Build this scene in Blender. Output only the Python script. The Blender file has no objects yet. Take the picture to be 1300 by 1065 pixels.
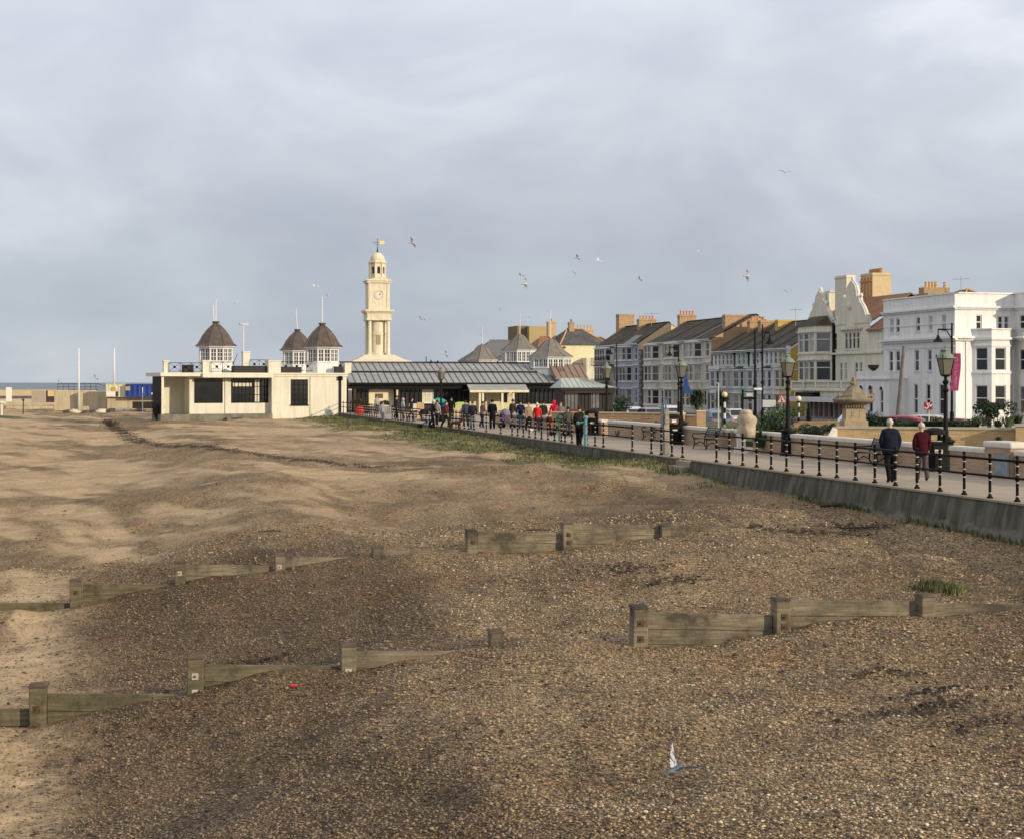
import bpy, math, random
import numpy as np
from mathutils import Vector, Matrix

random.seed(7)
rng = np.random.default_rng(11)
sc = bpy.context.scene
COL = sc.collection
# ------------------------------------------------------------------ camera, sky, sun
H = 2.76                      # eye height above the promenade (z = 0)
F = 2022.0
cd = bpy.data.cameras.new('camera')
cam = bpy.data.objects.new('camera', cd); COL.objects.link(cam)
cam.location = (0, 0, H); cam.rotation_euler = (math.pi/2, 0, 0)
cd.sensor_width = 36; cd.lens = F*36/1300; cd.shift_y = -46.5/1300
cd.clip_start = .1; cd.clip_end = 90000
sc.camera = cam
SUN = Vector((.80, -.60, 0)).normalized()
EL = math.radians(15)
SUN = Vector((SUN.x*math.cos(EL), SUN.y*math.cos(EL), math.sin(EL)))
ld = bpy.data.lights.new('sun', 'SUN'); ld.energy = 4.2; ld.angle = math.radians(.55); ld.color = (1, .84, .61)
sun = bpy.data.objects.new('sun', ld); COL.objects.link(sun)
sun.rotation_euler = SUN.to_track_quat('Z', 'Y').to_euler()
w = bpy.data.worlds.new('World'); sc.world = w; w.use_nodes = True
nt = w.node_tree; N = nt.nodes; L = nt.links; N.clear()
def wn(t, **k):
    n = N.new(t)
    for a, b in k.items(): setattr(n, a, b)
    return n
sky = wn('ShaderNodeTexSky', sky_type='NISHITA', sun_disc=False)
sky.sun_elevation = EL; sky.sun_rotation = math.atan2(SUN.x, SUN.y)
bg1 = wn('ShaderNodeBackground'); bg1.inputs[1].default_value = .07
L.new(sky.outputs[0], bg1.inputs[0])
geo = wn('ShaderNodeTexCoord')
def wmap(scale, loc=(0, 0, 0)):
    m = wn('ShaderNodeMapping'); m.inputs['Scale'].default_value = scale; m.inputs['Location'].default_value = loc
    L.new(geo.outputs['Generated'], m.inputs[0]); return m
def wnoise(m, s, d, r=.55, dist=0):
    n = wn('ShaderNodeTexNoise'); n.inputs['Scale'].default_value = s; n.inputs['Detail'].default_value = d
    n.inputs['Roughness'].default_value = r; n.inputs['Distortion'].default_value = dist
    L.new(m.outputs[0], n.inputs[0]); return n
def wramp(src, stops):
    r = wn('ShaderNodeValToRGB'); e = r.color_ramp.elements
    while len(e) < len(stops): e.new(.5)
    for i, (p, c) in enumerate(stops): e[i].position = p; e[i].color = (*c, 1)
    L.new(src, r.inputs[0]); return r
n1 = wnoise(wmap((1, 1, 1.9), (3.1, 0, .4)), 4.6, 5, .5, .6)
n2 = wnoise(wmap((1, 1, 2.6), (1.3, 2, 0)), 8, 3, .5)
sep = wn('ShaderNodeSeparateXYZ'); L.new(geo.outputs['Generated'], sep.inputs[0])
# overcast deck: a broad slate band above the horizon, paler overhead
deck = wramp(sep.outputs[2], [(0, (.58, .635, .70)), (.05, (.535, .59, .67)), (.10, (.56, .60, .685)), (.24, (.80, .84, .93)), (.5, (1.02, 1.02, 1.05)), (1, (1.12, 1.11, 1.13))])
c1 = wramp(n1.outputs[0], [(.28, (.84, .845, .88)), (.43, (.92, .925, .94)), (.56, (1.0, 1.005, 1.0)), (.70, (1.20, 1.18, 1.15))])
c2 = wramp(n2.outputs[0], [(.35, (.945, .94, .965)), (.65, (1.06, 1.055, 1.04))])
mu1 = wn('ShaderNodeMix', data_type='RGBA', blend_type='MULTIPLY'); mu1.inputs[0].default_value = 1
L.new(deck.outputs[0], mu1.inputs[6]); L.new(c1.outputs[0], mu1.inputs[7])
mu2 = wn('ShaderNodeMix', data_type='RGBA', blend_type='MULTIPLY'); mu2.inputs[0].default_value = 1
L.new(mu1.outputs[2], mu2.inputs[6]); L.new(c2.outputs[0], mu2.inputs[7])
bg2 = wn('ShaderNodeBackground'); bg2.inputs[1].default_value = 1.0
L.new(mu2.outputs[2], bg2.inputs[0])
mixs = wn('ShaderNodeMixShader'); mixs.inputs[0].default_value = .88
L.new(bg1.outputs[0], mixs.inputs[1]); L.new(bg2.outputs[0], mixs.inputs[2])
wo = wn('ShaderNodeOutputWorld'); L.new(mixs.outputs[0], wo.inputs[0])
sc.view_settings.view_transform = 'Standard'; sc.view_settings.look = 'None'
sc.view_settings.gamma = 1; sc.view_settings.exposure = 0.0

# ------------------------------------------------------------------ helpers
def P(px, py, Y):                     # photograph pixel at depth Y -> world point
    return Vector(((px-650)/F*Y, Y, H-(py-486)/F*Y))
def YG(py, z=0): return (H-z)*F/(py-486)
class MB:
    def __init__(s): s.v = []; s.f = []; s.m = []
    def poly(s, pts, mi=0):
        b = len(s.v); s.v += [tuple(p) for p in pts]; s.f.append(tuple(range(b, b+len(pts)))); s.m.append(mi)
    def raw(s, vs, fs, mi=0):
        b = len(s.v); s.v += [tuple(p) for p in vs]
        for f in fs: s.f.append(tuple(i+b for i in f)); s.m.append(mi)
    def hexa(s, p, mi=0):             # p: 4 bottom + 4 top, counter-clockwise
        s.raw(p, [(3, 2, 1, 0), (4, 5, 6, 7), (0, 1, 5, 4), (1, 2, 6, 5), (2, 3, 7, 6), (3, 0, 4, 7)], mi)
    def box(s, c, d, rz=0, mi=0):
        cx, cy, cz = c; a, b, h = d[0]/2, d[1]/2, d[2]/2; co, si = math.cos(rz), math.sin(rz)
        q = [(-a, -b), (a, -b), (a, b), (-a, b)]
        q = [(cx+x*co-y*si, cy+x*si+y*co) for x, y in q]
        s.hexa([(x, y, cz-h) for x, y in q]+[(x, y, cz+h) for x, y in q], mi)
    def fbox(s, Fr, u0, u1, n0, n1, z0, z1, mi=0):
        q = [(u0, n1), (u1, n1), (u1, n0), (u0, n0)]
        s.hexa([Fr(u, n, z0) for u, n in q]+[Fr(u, n, z1) for u, n in q], mi)
    def tube(s, p0, p1, r0, r1=None, n=8, mi=0, caps=True):
        r1 = r0 if r1 is None else r1
        p0 = Vector(p0); p1 = Vector(p1); d = (p1-p0).normalized()
        a = d.orthogonal().normalized(); b = d.cross(a); base = len(s.v)
        for p, r in ((p0, r0), (p1, r1)):
            for i in range(n):
                t = 2*math.pi*i/n; s.v.append(tuple(p+a*math.cos(t)*r+b*math.sin(t)*r))
        for i in range(n):
            j = (i+1) % n; s.f.append((base+i, base+j, base+n+j, base+n+i)); s.m.append(mi)
        if caps:
            s.f.append(tuple(base+i for i in reversed(range(n)))); s.m.append(mi)
            s.f.append(tuple(base+n+i for i in range(n))); s.m.append(mi)
    def chain(s, pts, rad, n=6, mi=0):
        for i in range(len(pts)-1):
            s.tube(pts[i], pts[i+1], rad if not hasattr(rad, '__len__') else rad[i], rad if not hasattr(rad, '__len__') else rad[i+1], n, mi)
    def lathe(s, c, prof, n=12, mi=0, rot=0, sx=1, sy=1, cap=True):
        cx, cy, cz = c; base = len(s.v)
        for r, z in prof:
            for i in range(n):
                t = rot+2*math.pi*i/n; s.v.append((cx+math.cos(t)*r*sx, cy+math.sin(t)*r*sy, cz+z))
        for k in range(len(prof)-1):
            for i in range(n):
                j = (i+1) % n; a = base+k*n
                s.f.append((a+i, a+j, a+n+j, a+n+i)); s.m.append(mi)
        if cap:
            s.f.append(tuple(base+i for i in reversed(range(n)))); s.m.append(mi)
            e = base+(len(prof)-1)*n; s.f.append(tuple(e+i for i in range(n))); s.m.append(mi)
    def ell(s, c, r, n=10, m=6, mi=0):
        prof = [(max(1e-3, math.sin(math.pi*k/m)), -math.cos(math.pi*k/m)) for k in range(m+1)]
        s.lathe(c, [(a*1.0, b*r[2]) for a, b in prof], n, mi, 0, r[0], r[1], False)
    def build(s, name, mats, parent=None, smooth=False, loc=None):
        if not isinstance(mats, (list, tuple)): mats = [mats]
        me = bpy.data.meshes.new(name)
        o = Vector((0, 0, 0)); q = parent
        while q is not None: o = o+q.location; q = q.parent
        if loc is not None: o = o+Vector(loc)
        me.from_pydata([(x-o.x, y-o.y, z-o.z) for x, y, z in s.v], [], s.f)
        for mt in mats: me.materials.append(mt)
        me.polygons.foreach_set('material_index', s.m)
        if smooth: me.polygons.foreach_set('use_smooth', [True]*len(s.f))
        me.update()
        ob = bpy.data.objects.new(name, me); COL.objects.link(ob)
        if loc is not None: ob.location = loc
        if parent is not None: ob.parent = parent
        if smooth == 'auto':
            md = ob.modifiers.new('split', 'EDGE_SPLIT'); md.split_angle = math.radians(38)
        return ob
def tag(o, label=None, cat=None, group=None, kind=None):
    if label: o['label'] = label
    if cat: o['category'] = cat
    if group: o['group'] = group
    if kind: o['kind'] = kind
    return o
def thing(name, label, cat, loc=(0, 0, 0), group=None):
    o = bpy.data.objects.new(name, None); COL.objects.link(o); o.location = loc
    o.empty_display_size = .2
    return tag(o, label, cat, group)
def struct(o): o['kind'] = 'structure'; return o
def kids(o): return [c for c in bpy.data.objects if c.parent == o]
def dup(root, loc, rz=0, label=None, scale=1, group=None):
    r = root.copy(); COL.objects.link(r); r.location = loc; r.rotation_euler = (0, 0, rz); r.scale = (scale,)*3
    if label: r['label'] = label
    if group: r['group'] = group
    for ch in kids(root):
        c = ch.copy(); COL.objects.link(c); c.parent = r
        for g in kids(ch):
            d = g.copy(); COL.objects.link(d); d.parent = c
    return r
class Frame:                           # wall frame: u along, n outward, z up
    def __init__(s, o, e, n=None):
        s.o = Vector((o[0], o[1])); s.e = Vector((e[0], e[1])).normalized()
        s.n = Vector((n[0], n[1])).normalized() if n else Vector((s.e.y, -s.e.x))
    def __call__(s, u, n, z):
        p = s.o+s.e*u+s.n*n; return (p.x, p.y, z)
    def u(s, px, n=0):
        k = (px-650)/F; o = s.o+s.n*n
        return (k*o.y-o.x)/(s.e.x-k*s.e.y)
    def z(s, px, py, n=0):
        q = s.o+s.n*n+s.e*s.u(px, n); return H-(py-486)/F*q.y
    def sub(s, u, n, du, dn):           # frame starting at (u, n) running towards (u+du, n+dn)
        p = s.o+s.e*u+s.n*n; d = s.e*du+s.n*dn
        return Frame((p.x, p.y), (d.x, d.y))

# ------------------------------------------------------------------ materials
MATS = {}
def mat(name, col, rough=.8, var=.12, scale=3.0, bump=0, bscale=30, metal=0, spec=.3, dirt=None, kind=None, alpha=None):
    if name in MATS: return MATS[name]
    m = bpy.data.materials.new(name); m.use_nodes = True; nt = m.node_tree; n = nt.nodes; l = nt.links
    b = n['Principled BSDF']; b.inputs['Roughness'].default_value = rough; b.inputs['Metallic'].default_value = metal
    b.inputs['Specular IOR Level'].default_value = spec
    tc = n.new('ShaderNodeTexCoord')
    c = [x for x in col]
    nz = n.new('ShaderNodeTexNoise'); nz.inputs['Scale'].default_value = scale; nz.inputs['Detail'].default_value = 6; nz.inputs['Roughness'].default_value = .65
    l.new(tc.outputs['Object'], nz.inputs[0])
    rp = n.new('ShaderNodeValToRGB'); e = rp.color_ramp.elements
    e[0].position = .3; e[1].position = .7
    e[0].color = (*[x*(1-var) for x in c], 1); e[1].color = (*[min(1, x*(1+var)) for x in c], 1)
    l.new(nz.outputs[0], rp.inputs[0]); out = rp.outputs[0]
    if kind == 'brick':
        mp = n.new('ShaderNodeSeparateXYZ'); l.new(tc.outputs['Object'], mp.inputs[0])
        ad = n.new('ShaderNodeMath'); ad.operation = 'ADD'; l.new(mp.outputs[0], ad.inputs[0]); l.new(mp.outputs[1], ad.inputs[1])
        cb = n.new('ShaderNodeCombineXYZ'); l.new(ad.outputs[0], cb.inputs[0]); l.new(mp.outputs[2], cb.inputs[1])
        br = n.new('ShaderNodeTexBrick'); l.new(cb.outputs[0], br.inputs[0])
        br.inputs['Scale'].default_value = 1; br.inputs['Brick Width'].default_value = .225*dirt[1]; br.inputs['Row Height'].default_value = .075*dirt[1]
        br.inputs['Mortar Size'].default_value = .009*dirt[1]
        br.inputs['Color1'].default_value = (*[x*1.08 for x in c], 1); br.inputs['Color2'].default_value = (*[x*.80 for x in c], 1)
        br.inputs['Mortar'].default_value = (*dirt[0], 1)
        mx = n.new('ShaderNodeMix'); mx.data_type = 'RGBA'; mx.blend_type = 'MULTIPLY'; mx.inputs[0].default_value = .6
        l.new(br.outputs[0], mx.inputs[6])
        rp2 = n.new('ShaderNodeValToRGB'); rp2.color_ramp.elements[0].position = .3; rp2.color_ramp.elements[1].position = .7
        rp2.color_ramp.elements[0].color = (.6, .58, .55, 1); l.new(nz.outputs[0], rp2.inputs[0]); l.new(rp2.outputs[0], mx.inputs[7])
        out = mx.outputs[2]
    if kind == 'streak':                # vertical weather streaks
        mp = n.new('ShaderNodeMapping'); mp.inputs['Scale'].default_value = (2.2, 2.2, .28); l.new(tc.outputs['Object'], mp.inputs[0])
        n3 = n.new('ShaderNodeTexNoise'); n3.inputs['Scale'].default_value = 1.6; n3.inputs['Detail'].default_value = 7; l.new(mp.outputs[0], n3.inputs[0])
        r3 = n.new('ShaderNodeValToRGB'); r3.color_ramp.elements[0].position = .42; r3.color_ramp.elements[1].position = .68
        mx = n.new('ShaderNodeMix'); mx.data_type = 'RGBA'; l.new(n3.outputs[0], r3.inputs[0])
        sc_ = n.new('ShaderNodeMath'); sc_.operation = 'MULTIPLY'; sc_.inputs[1].default_value = dirt[1]; l.new(r3.outputs[0], sc_.inputs[0])
        l.new(sc_.outputs[0], mx.inputs[0]); l.new(out, mx.inputs[6]); mx.inputs[7].default_value = (*dirt[0], 1); out = mx.outputs[2]
    l.new(out, b.inputs['Base Color'])
    if bump:
        bz = n.new('ShaderNodeTexNoise'); bz.inputs['Scale'].default_value = bscale; bz.inputs['Detail'].default_value = 5
        l.new(tc.outputs['Object'], bz.inputs[0])
        bp = n.new('ShaderNodeBump'); bp.inputs['Strength'].default_value = bump; bp.inputs['Distance'].default_value = .02
        l.new(bz.outputs[0], bp.inputs['Height']); l.new(bp.outputs[0], b.inputs['Normal'])
    MATS[name] = m; return m
def tiles(name, col, col2, row=.22, moss=None):
    if name in MATS: return MATS[name]
    m = mat(name, col, .85, .25, .7); nt = m.node_tree; n = nt.nodes; l = nt.links; b = n['Principled BSDF']
    src = b.inputs['Base Color'].links[0].from_socket
    tc = [x for x in n if x.type == 'TEX_COORD'][0]
    sp = n.new('ShaderNodeSeparateXYZ'); l.new(tc.outputs['Object'], sp.inputs[0])
    ad = n.new('ShaderNodeMath'); ad.operation = 'ADD'; l.new(sp.outputs[0], ad.inputs[0]); l.new(sp.outputs[1], ad.inputs[1])
    cb = n.new('ShaderNodeCombineXYZ'); l.new(ad.outputs[0], cb.inputs[0]); l.new(sp.outputs[2], cb.inputs[1])
    br = n.new('ShaderNodeTexBrick'); l.new(cb.outputs[0], br.inputs[0]); br.inputs['Scale'].default_value = 1
    br.inputs['Brick Width'].default_value = .3; br.inputs['Row Height'].default_value = row; br.inputs['Mortar Size'].default_value = .02
    br.inputs['Color1'].default_value = (1, 1, 1, 1); br.inputs['Color2'].default_value = (.7, .7, .7, 1); br.inputs['Mortar'].default_value = (.45, .45, .45, 1)
    mx = n.new('ShaderNodeMix'); mx.data_type = 'RGBA'; mx.blend_type = 'MULTIPLY'; mx.inputs[0].default_value = .75
    l.new(src, mx.inputs[6]); l.new(br.outputs[0], mx.inputs[7]); out = mx.outputs[2]
    n3 = n.new('ShaderNodeTexNoise'); n3.inputs['Scale'].default_value = .55; n3.inputs['Detail'].default_value = 8; l.new(tc.outputs['Object'], n3.inputs[0])
    r3 = n.new('ShaderNodeValToRGB'); r3.color_ramp.elements[0].position = .48; r3.color_ramp.elements[1].position = .66; l.new(n3.outputs[0], r3.inputs[0])
    m2 = n.new('ShaderNodeMix'); m2.data_type = 'RGBA'; l.new(r3.outputs[0], m2.inputs[0]); l.new(out, m2.inputs[6]); m2.inputs[7].default_value = (*col2, 1)
    l.new(m2.outputs[2], b.inputs['Base Color']); return m
WHITE = mat('white_paint', (.72, .71, .69), .6, .05, 1.2, kind='streak', dirt=((.45, .45, .43), .35))
TRIM = mat('white_trim', (.60, .60, .59), .55, .05, 3)
CREAM = mat('cream_render', (.61, .585, .49), .75, .06, .8, kind='streak', dirt=((.42, .38, .28), .4))
CREAM2 = mat('pale_cream_render', (.66, .62, .50), .8, .07, .8, kind='streak', dirt=((.38, .37, .33), .5))
TOWER = mat('tower_stone', (.65, .595, .46), .85, .10, 1.6, kind='streak', dirt=((.45, .36, .22), .5))
GREYR = mat('grey_render', (.60, .55, .45), .85, .10, .8, kind='streak', dirt=((.28, .28, .27), .55))
LILAC = mat('lilac_grey_render', (.34, .34, .40), .8, .08, 1)
PINKW = mat('pinkish_render', (.50, .45, .43), .8, .06, 1, kind='streak', dirt=((.35, .32, .31), .4))
MINT = mat('mint_render', (.43, .52, .44), .8, .06, 1, kind='streak', dirt=((.32, .37, .33), .4))
PALEB = mat('pale_blue_white_render', (.62, .63, .64), .8, .05, 1, kind='streak', dirt=((.4, .42, .45), .4))
LAVW = mat('lavender_white_render', (.58, .565, .57), .8, .05, 1, kind='streak', dirt=((.38, .38, .4), .4))
YELC = mat('yellow_cream_render', (.56, .48, .27), .8, .06, 1, kind='streak', dirt=((.38, .33, .2), .4))
MUST = mat('mustard_render', (.50, .34, .085), .85, .10, .9, kind='streak', dirt=((.34, .23, .07), .4))
BRICKY = mat('yellow_brick', (.56, .37, .17), .9, .1, 1.2, kind='brick', dirt=((.50, .42, .30), 1))
BRICKO = mat('orange_brick', (.42, .265, .14), .9, .1, 1.2, kind='brick', dirt=((.45, .36, .26), 1.3))
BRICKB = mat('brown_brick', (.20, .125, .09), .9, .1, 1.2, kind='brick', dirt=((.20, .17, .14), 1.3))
COPE = mat('pale_coping', (.56, .53, .47), .85, .12, 2.5, .3, 25)
CONC = mat('promenade_concrete', (.31, .255, .195), .9, .10, .9, .15, 40)
SLATE = tiles('dark_slate', (.050, .040, .029), (.105, .074, .036))
SLATE2 = tiles('blue_slate', (.085, .085, .09), (.11, .105, .09))
REDT = tiles('red_brown_tiles', (.27, .14, .08), (.20, .12, .07))
BRNT = mat('copper_brown_roof', (.085, .066, .055), .55, .3, 2.5, .2, 12)
GREYM = mat('grey_metal_roof', (.25, .25, .245), .5, .18, 1.0)
GREENM = mat('pale_green_roof', (.33, .37, .34), .5, .15, 1.2)
BLACK = mat('black_iron', (.007, .0065, .006), .6, .3, 8, spec=.12)
DARKT = mat('dark_timber', (.035, .028, .022), .7, .3, 4)
GLASS = mat('window_glass', (.018, .02, .022), .08, .4, .6, spec=.45)
GLASSL = mat('net_curtain_glass', (.13, .13, .13), .12, .35, 1.4, spec=.7)
GLASSC = mat('drawn_curtain_glass', (.36, .35, .31), .25, .3, 2.5)
LGLASS = mat('lantern_glass', (.13, .13, .11), .15, .15, 3, spec=.6)
VERD = mat('verdigris_copper', (.17, .20, .165), .7, .25, 10)
POTS = mat('terracotta_pots', (.48, .24, .12), .9, .12, 6)
TANW = mat('tan_panel', (.38, .29, .15), .85, .08, .6)
RED = mat('red_paint', (.55, .02, .02), .45, .1, 5)
LEAD = mat('lead_flashing', (.25, .25, .26), .7, .15, 3)
SKIN = mat('skin', (.48, .30, .22), .6, .06, 12)

# ------------------------------------------------------------------ windows and walls
def window(Fr, u0, u1, z0, z1, n=-.12, parent=None, style='sash', glass=None, frame=None, ft=None, sill=True):
    fw = ft or min(.09, (u1-u0)*.16); m = MB(); a, b = n, n+.06
    m.fbox(Fr, u0, u0+fw, a, b, z0, z1); m.fbox(Fr, u1-fw, u1, a, b, z0, z1)
    m.fbox(Fr, u0+fw, u1-fw, a, b, z0, z0+fw); m.fbox(Fr, u0+fw, u1-fw, a, b, z1-fw, z1)
    if style in ('sash', 'four'):
        zm = (z0+z1)/2; m.fbox(Fr, u0+fw, u1-fw, a, b+.02, zm-fw*.5, zm+fw*.5)
    if style == 'four':
        um = (u0+u1)/2; m.fbox(Fr, um-fw*.3, um+fw*.3, a, b, z0+fw, zm-fw*.5); m.fbox(Fr, um-fw*.3, um+fw*.3, a, b, zm+fw*.5, z1-fw)
    if style == 'trans':
        zm = z0+(z1-z0)*.66; m.fbox(Fr, u0+fw, u1-fw, a, b+.02, zm-fw*.6, zm+fw*.6)
    if isinstance(style, tuple):
        nu, nz = style
        for i in range(1, nu):
            uu = u0+(u1-u0)*i/nu; m.fbox(Fr, uu-.025, uu+.025, a, b, z0+fw, z1-fw)
        for i in range(1, nz):
            zz = z0+(z1-z0)*i/nz; m.fbox(Fr, u0+fw, u1-fw, a, b-.012, zz-.025, zz+.025)
    if sill: m.fbox(Fr, u0-.06, u1+.06, b+.001, .07, z0-.1, z0)
    f = m.build('window', frame or TRIM, parent)
    p = MB(); p.fbox(Fr, u0+fw*.5, u1-fw*.5, a-.02, a+.02, z0+fw*.5, z1-fw*.5)
    g = glass or random.choice([GLASS, GLASS, GLASS, GLASS, GLASS, GLASS, GLASSL, GLASSL, GLASSC])
    q = p.build('pane', g, f)
    return f
def wall_open(m, Fr, u0, u1, z0, z1, ops, mi=0, d=.16):
    """wall face with rectangular openings and their reveals; ops = (u0,u1,z0,z1)"""
    us = sorted(set([u0, u1]+[x for o in ops for x in o[:2]])); zs = sorted(set([z0, z1]+[x for o in ops for x in o[2:4]]))
    for i in range(len(us)-1):
        for j in range(len(zs)-1):
            uc = (us[i]+us[i+1])/2; zc = (zs[j]+zs[j+1])/2
            if any(o[0] < uc < o[1] and o[2] < zc < o[3] for o in ops): continue
            m.poly([Fr(us[i], 0, zs[j]), Fr(us[i+1], 0, zs[j]), Fr(us[i+1], 0, zs[j+1]), Fr(us[i], 0, zs[j+1])], mi)
    for a, b, c, e in [o[:4] for o in ops]:
        m.poly([Fr(a, 0, c), Fr(a, 0, e), Fr(a, -d, e), Fr(a, -d, c)], mi); m.poly([Fr(b, 0, c), Fr(b, -d, c), Fr(b, -d, e), Fr(b, 0, e)], mi)
        m.poly([Fr(a, 0, c), Fr(a, -d, c), Fr(b, -d, c), Fr(b, 0, c)], mi); m.poly([Fr(a, 0, e), Fr(b, 0, e), Fr(b, -d, e), Fr(a, -d, e)], mi)

# ------------------------------------------------------------------ the beach surface
SX, SC = 20.45, .9701
def sdist(x, y): return (SX-.25*y-x)*SC              # metres seaward of the promenade edge
def rail_pt(Y, off=0):                               # point on the promenade edge, off metres inland
    return (SX-.25*Y+off*.9701, Y+off*.2425)
_Y0 = [0, 30, 36, 48, 54, 60, 66, 75, 85, 100, 147, 400]; _Z0 = [-.85, -.88, -.84, -.62, -.48, -.16, -.42, -.38, -.22, -.16, -.32, -.35]
_S = [-5, 0, 6.5, 11.5, 13.2, 14.6, 15.6, 17.4, 20, 22, 25, 45, 80, 300]; _D = [0, 0, -.32, -.62, -.57, -.62, -.78, -1.20, -1.66, -1.80, -1.92, -2.35, -2.35, -2.35]
def fnoise(x, y, sc_, seed=0):          # cheap value noise
    r = np.random.default_rng(seed); g = r.random((64, 64)); x = np.asarray(x)*sc_+100; y = np.asarray(y)*sc_+100
    xi = np.floor(x).astype(int); yi = np.floor(y).astype(int); fx = x-xi; fy = y-yi; fx = fx*fx*(3-2*fx); fy = fy*fy*(3-2*fy)
    a = g[xi % 64, yi % 64]; b = g[(xi+1) % 64, yi % 64]; c = g[xi % 64, (yi+1) % 64]; d = g[(xi+1) % 64, (yi+1) % 64]
    return (a*(1-fx)+b*fx)*(1-fy)+(c*(1-fx)+d*fx)*fy
def _und(x, y):
    s = sdist(x, y); t = y*.9701-x*.2425
    a = np.sin(t*.45+s*.25+1.3)*.035+np.sin(t*1.15-s*.6)*.022+np.sin(t*.21+s*.9+2)*.028+np.sin(t*2.3+s*1.7)*.012+np.sin(s*2.9+.6*np.sin(t*.7))*.014
    a = a*1.35+(fnoise(t, s, .55, 51)-.5)*.15+(fnoise(t, s, 1.5, 52)-.5)*.060+(fnoise(x, y, 3.6, 53)-.5)*.042*np.interp(y, [20, 60], [1, .5])
    return a
def base_h(x, y):
    s = sdist(x, y)
    z0 = np.interp(y, _Y0, _Z0); f = np.interp(y, [0, 45, 80, 130, 170, 220], [1, 1, .78, .42, .22, .1])
    d = np.interp(s, _S, _D)
    far = -.09*np.maximum(0, s-50)-.05*np.maximum(0, y-230)*np.interp(s, [20, 40], [0, 1])
    return z0+d*f+far+_und(x, y)*np.interp(s, [0, 2], [.3, 1])
# ground line read along the two groynes
def line_pts(px, py, A, B, n):
    out = []
    (xa, ya), (xb, yb) = A, B
    for a, b in zip(px, py):
        k = (a-650)/F; t = (k*ya-xa)/((xb-xa)-k*(yb-ya)); x = xa+(xb-xa)*t; y = ya+(yb-ya)*t
        out.append((x, y-n, H-(b-486)/F*(y-n)))
    return out
G1A, G1B = (-7.13, 24.0), (6.83, 26.5); G2A, G2B = (-10.1, 37.0), (3.82, 40.0)
g1 = line_pts([-60, 0, 49, 80, 150, 215, 248, 265, 320, 375, 420, 441, 465, 520, 600, 640, 700, 770, 809, 860, 925, 990, 1012, 1080, 1171, 1250, 1350],
              [920, 922, 925, 915, 899, 883, 881, 875, 858, 847, 850, 856, 849, 838, 826, 816, 811, 814, 823, 822, 814, 805, 796, 787, 783, 778, 771], G1A, G1B, .18)
g2 = line_pts([-30, 0, 97, 130, 180, 228, 280, 330, 354, 400, 440, 478, 520, 570, 598, 650, 700, 719, 760, 820, 843, 880, 930, 990],
              [780, 778, 770, 762, 751, 740, 733, 724, 727, 716, 708, 707, 703, 699, 703, 703, 700, 699, 692, 684, 683, 677, 671, 667], G2A, G2B, .18)
extra = [(5.5, 16.5, -1.32), (9.5, 20, -1.22), (1.5, 19, -1.34), (-2.0, 20.5, -1.75), (-5.0, 21.5, -2.35), (3, 12, -1.45), (-3.5, 12, -2.0),
         (-1.5, 33, -1.72), (2.6, 33, -1.22), (0.4, 28.3, -1.78), (4.2, 28.6, -1.52), (7.5, 29.5, -1.25), (-2.6, 29, -2.02), (-6, 31, -2.45), (6.5, 33, -1.15), (-11, 46, -2.25), (-3, 50, -1.35), (3, 52, -1.05)]
pts = np.array(g1+g2+extra); cx, cy = pts[:, 0], pts[:, 1]
res = pts[:, 2]-base_h(cx, cy)
rad = np.array([1.15]*(len(g1)+len(g2))+[3.4]*len(extra))
def phi(x, y, j):   # wider across the groyne than along it
    return np.exp(-((x-cx[j])**2/(rad[j]**2)+(y-cy[j])**2/((rad[j]*1.6)**2)))
A = np.stack([phi(cx, cy, j) for j in range(len(cx))], 1)
wts = np.linalg.solve(A.T@A+.03*np.eye(len(cx)), A.T@res)
def hgt(x, y):
    x = np.asarray(x, float); y = np.asarray(y, float); z = base_h(x, y)
    for j in range(len(cx)): z = z+wts[j]*phi(x, y, j)
    return z
def gz(x, y): return float(hgt(np.array([x]), np.array([y]))[0])
def ramp(v, a, b): t = np.clip((v-a)/(b-a), 0, 1); return t*t*(3-2*t)
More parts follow.
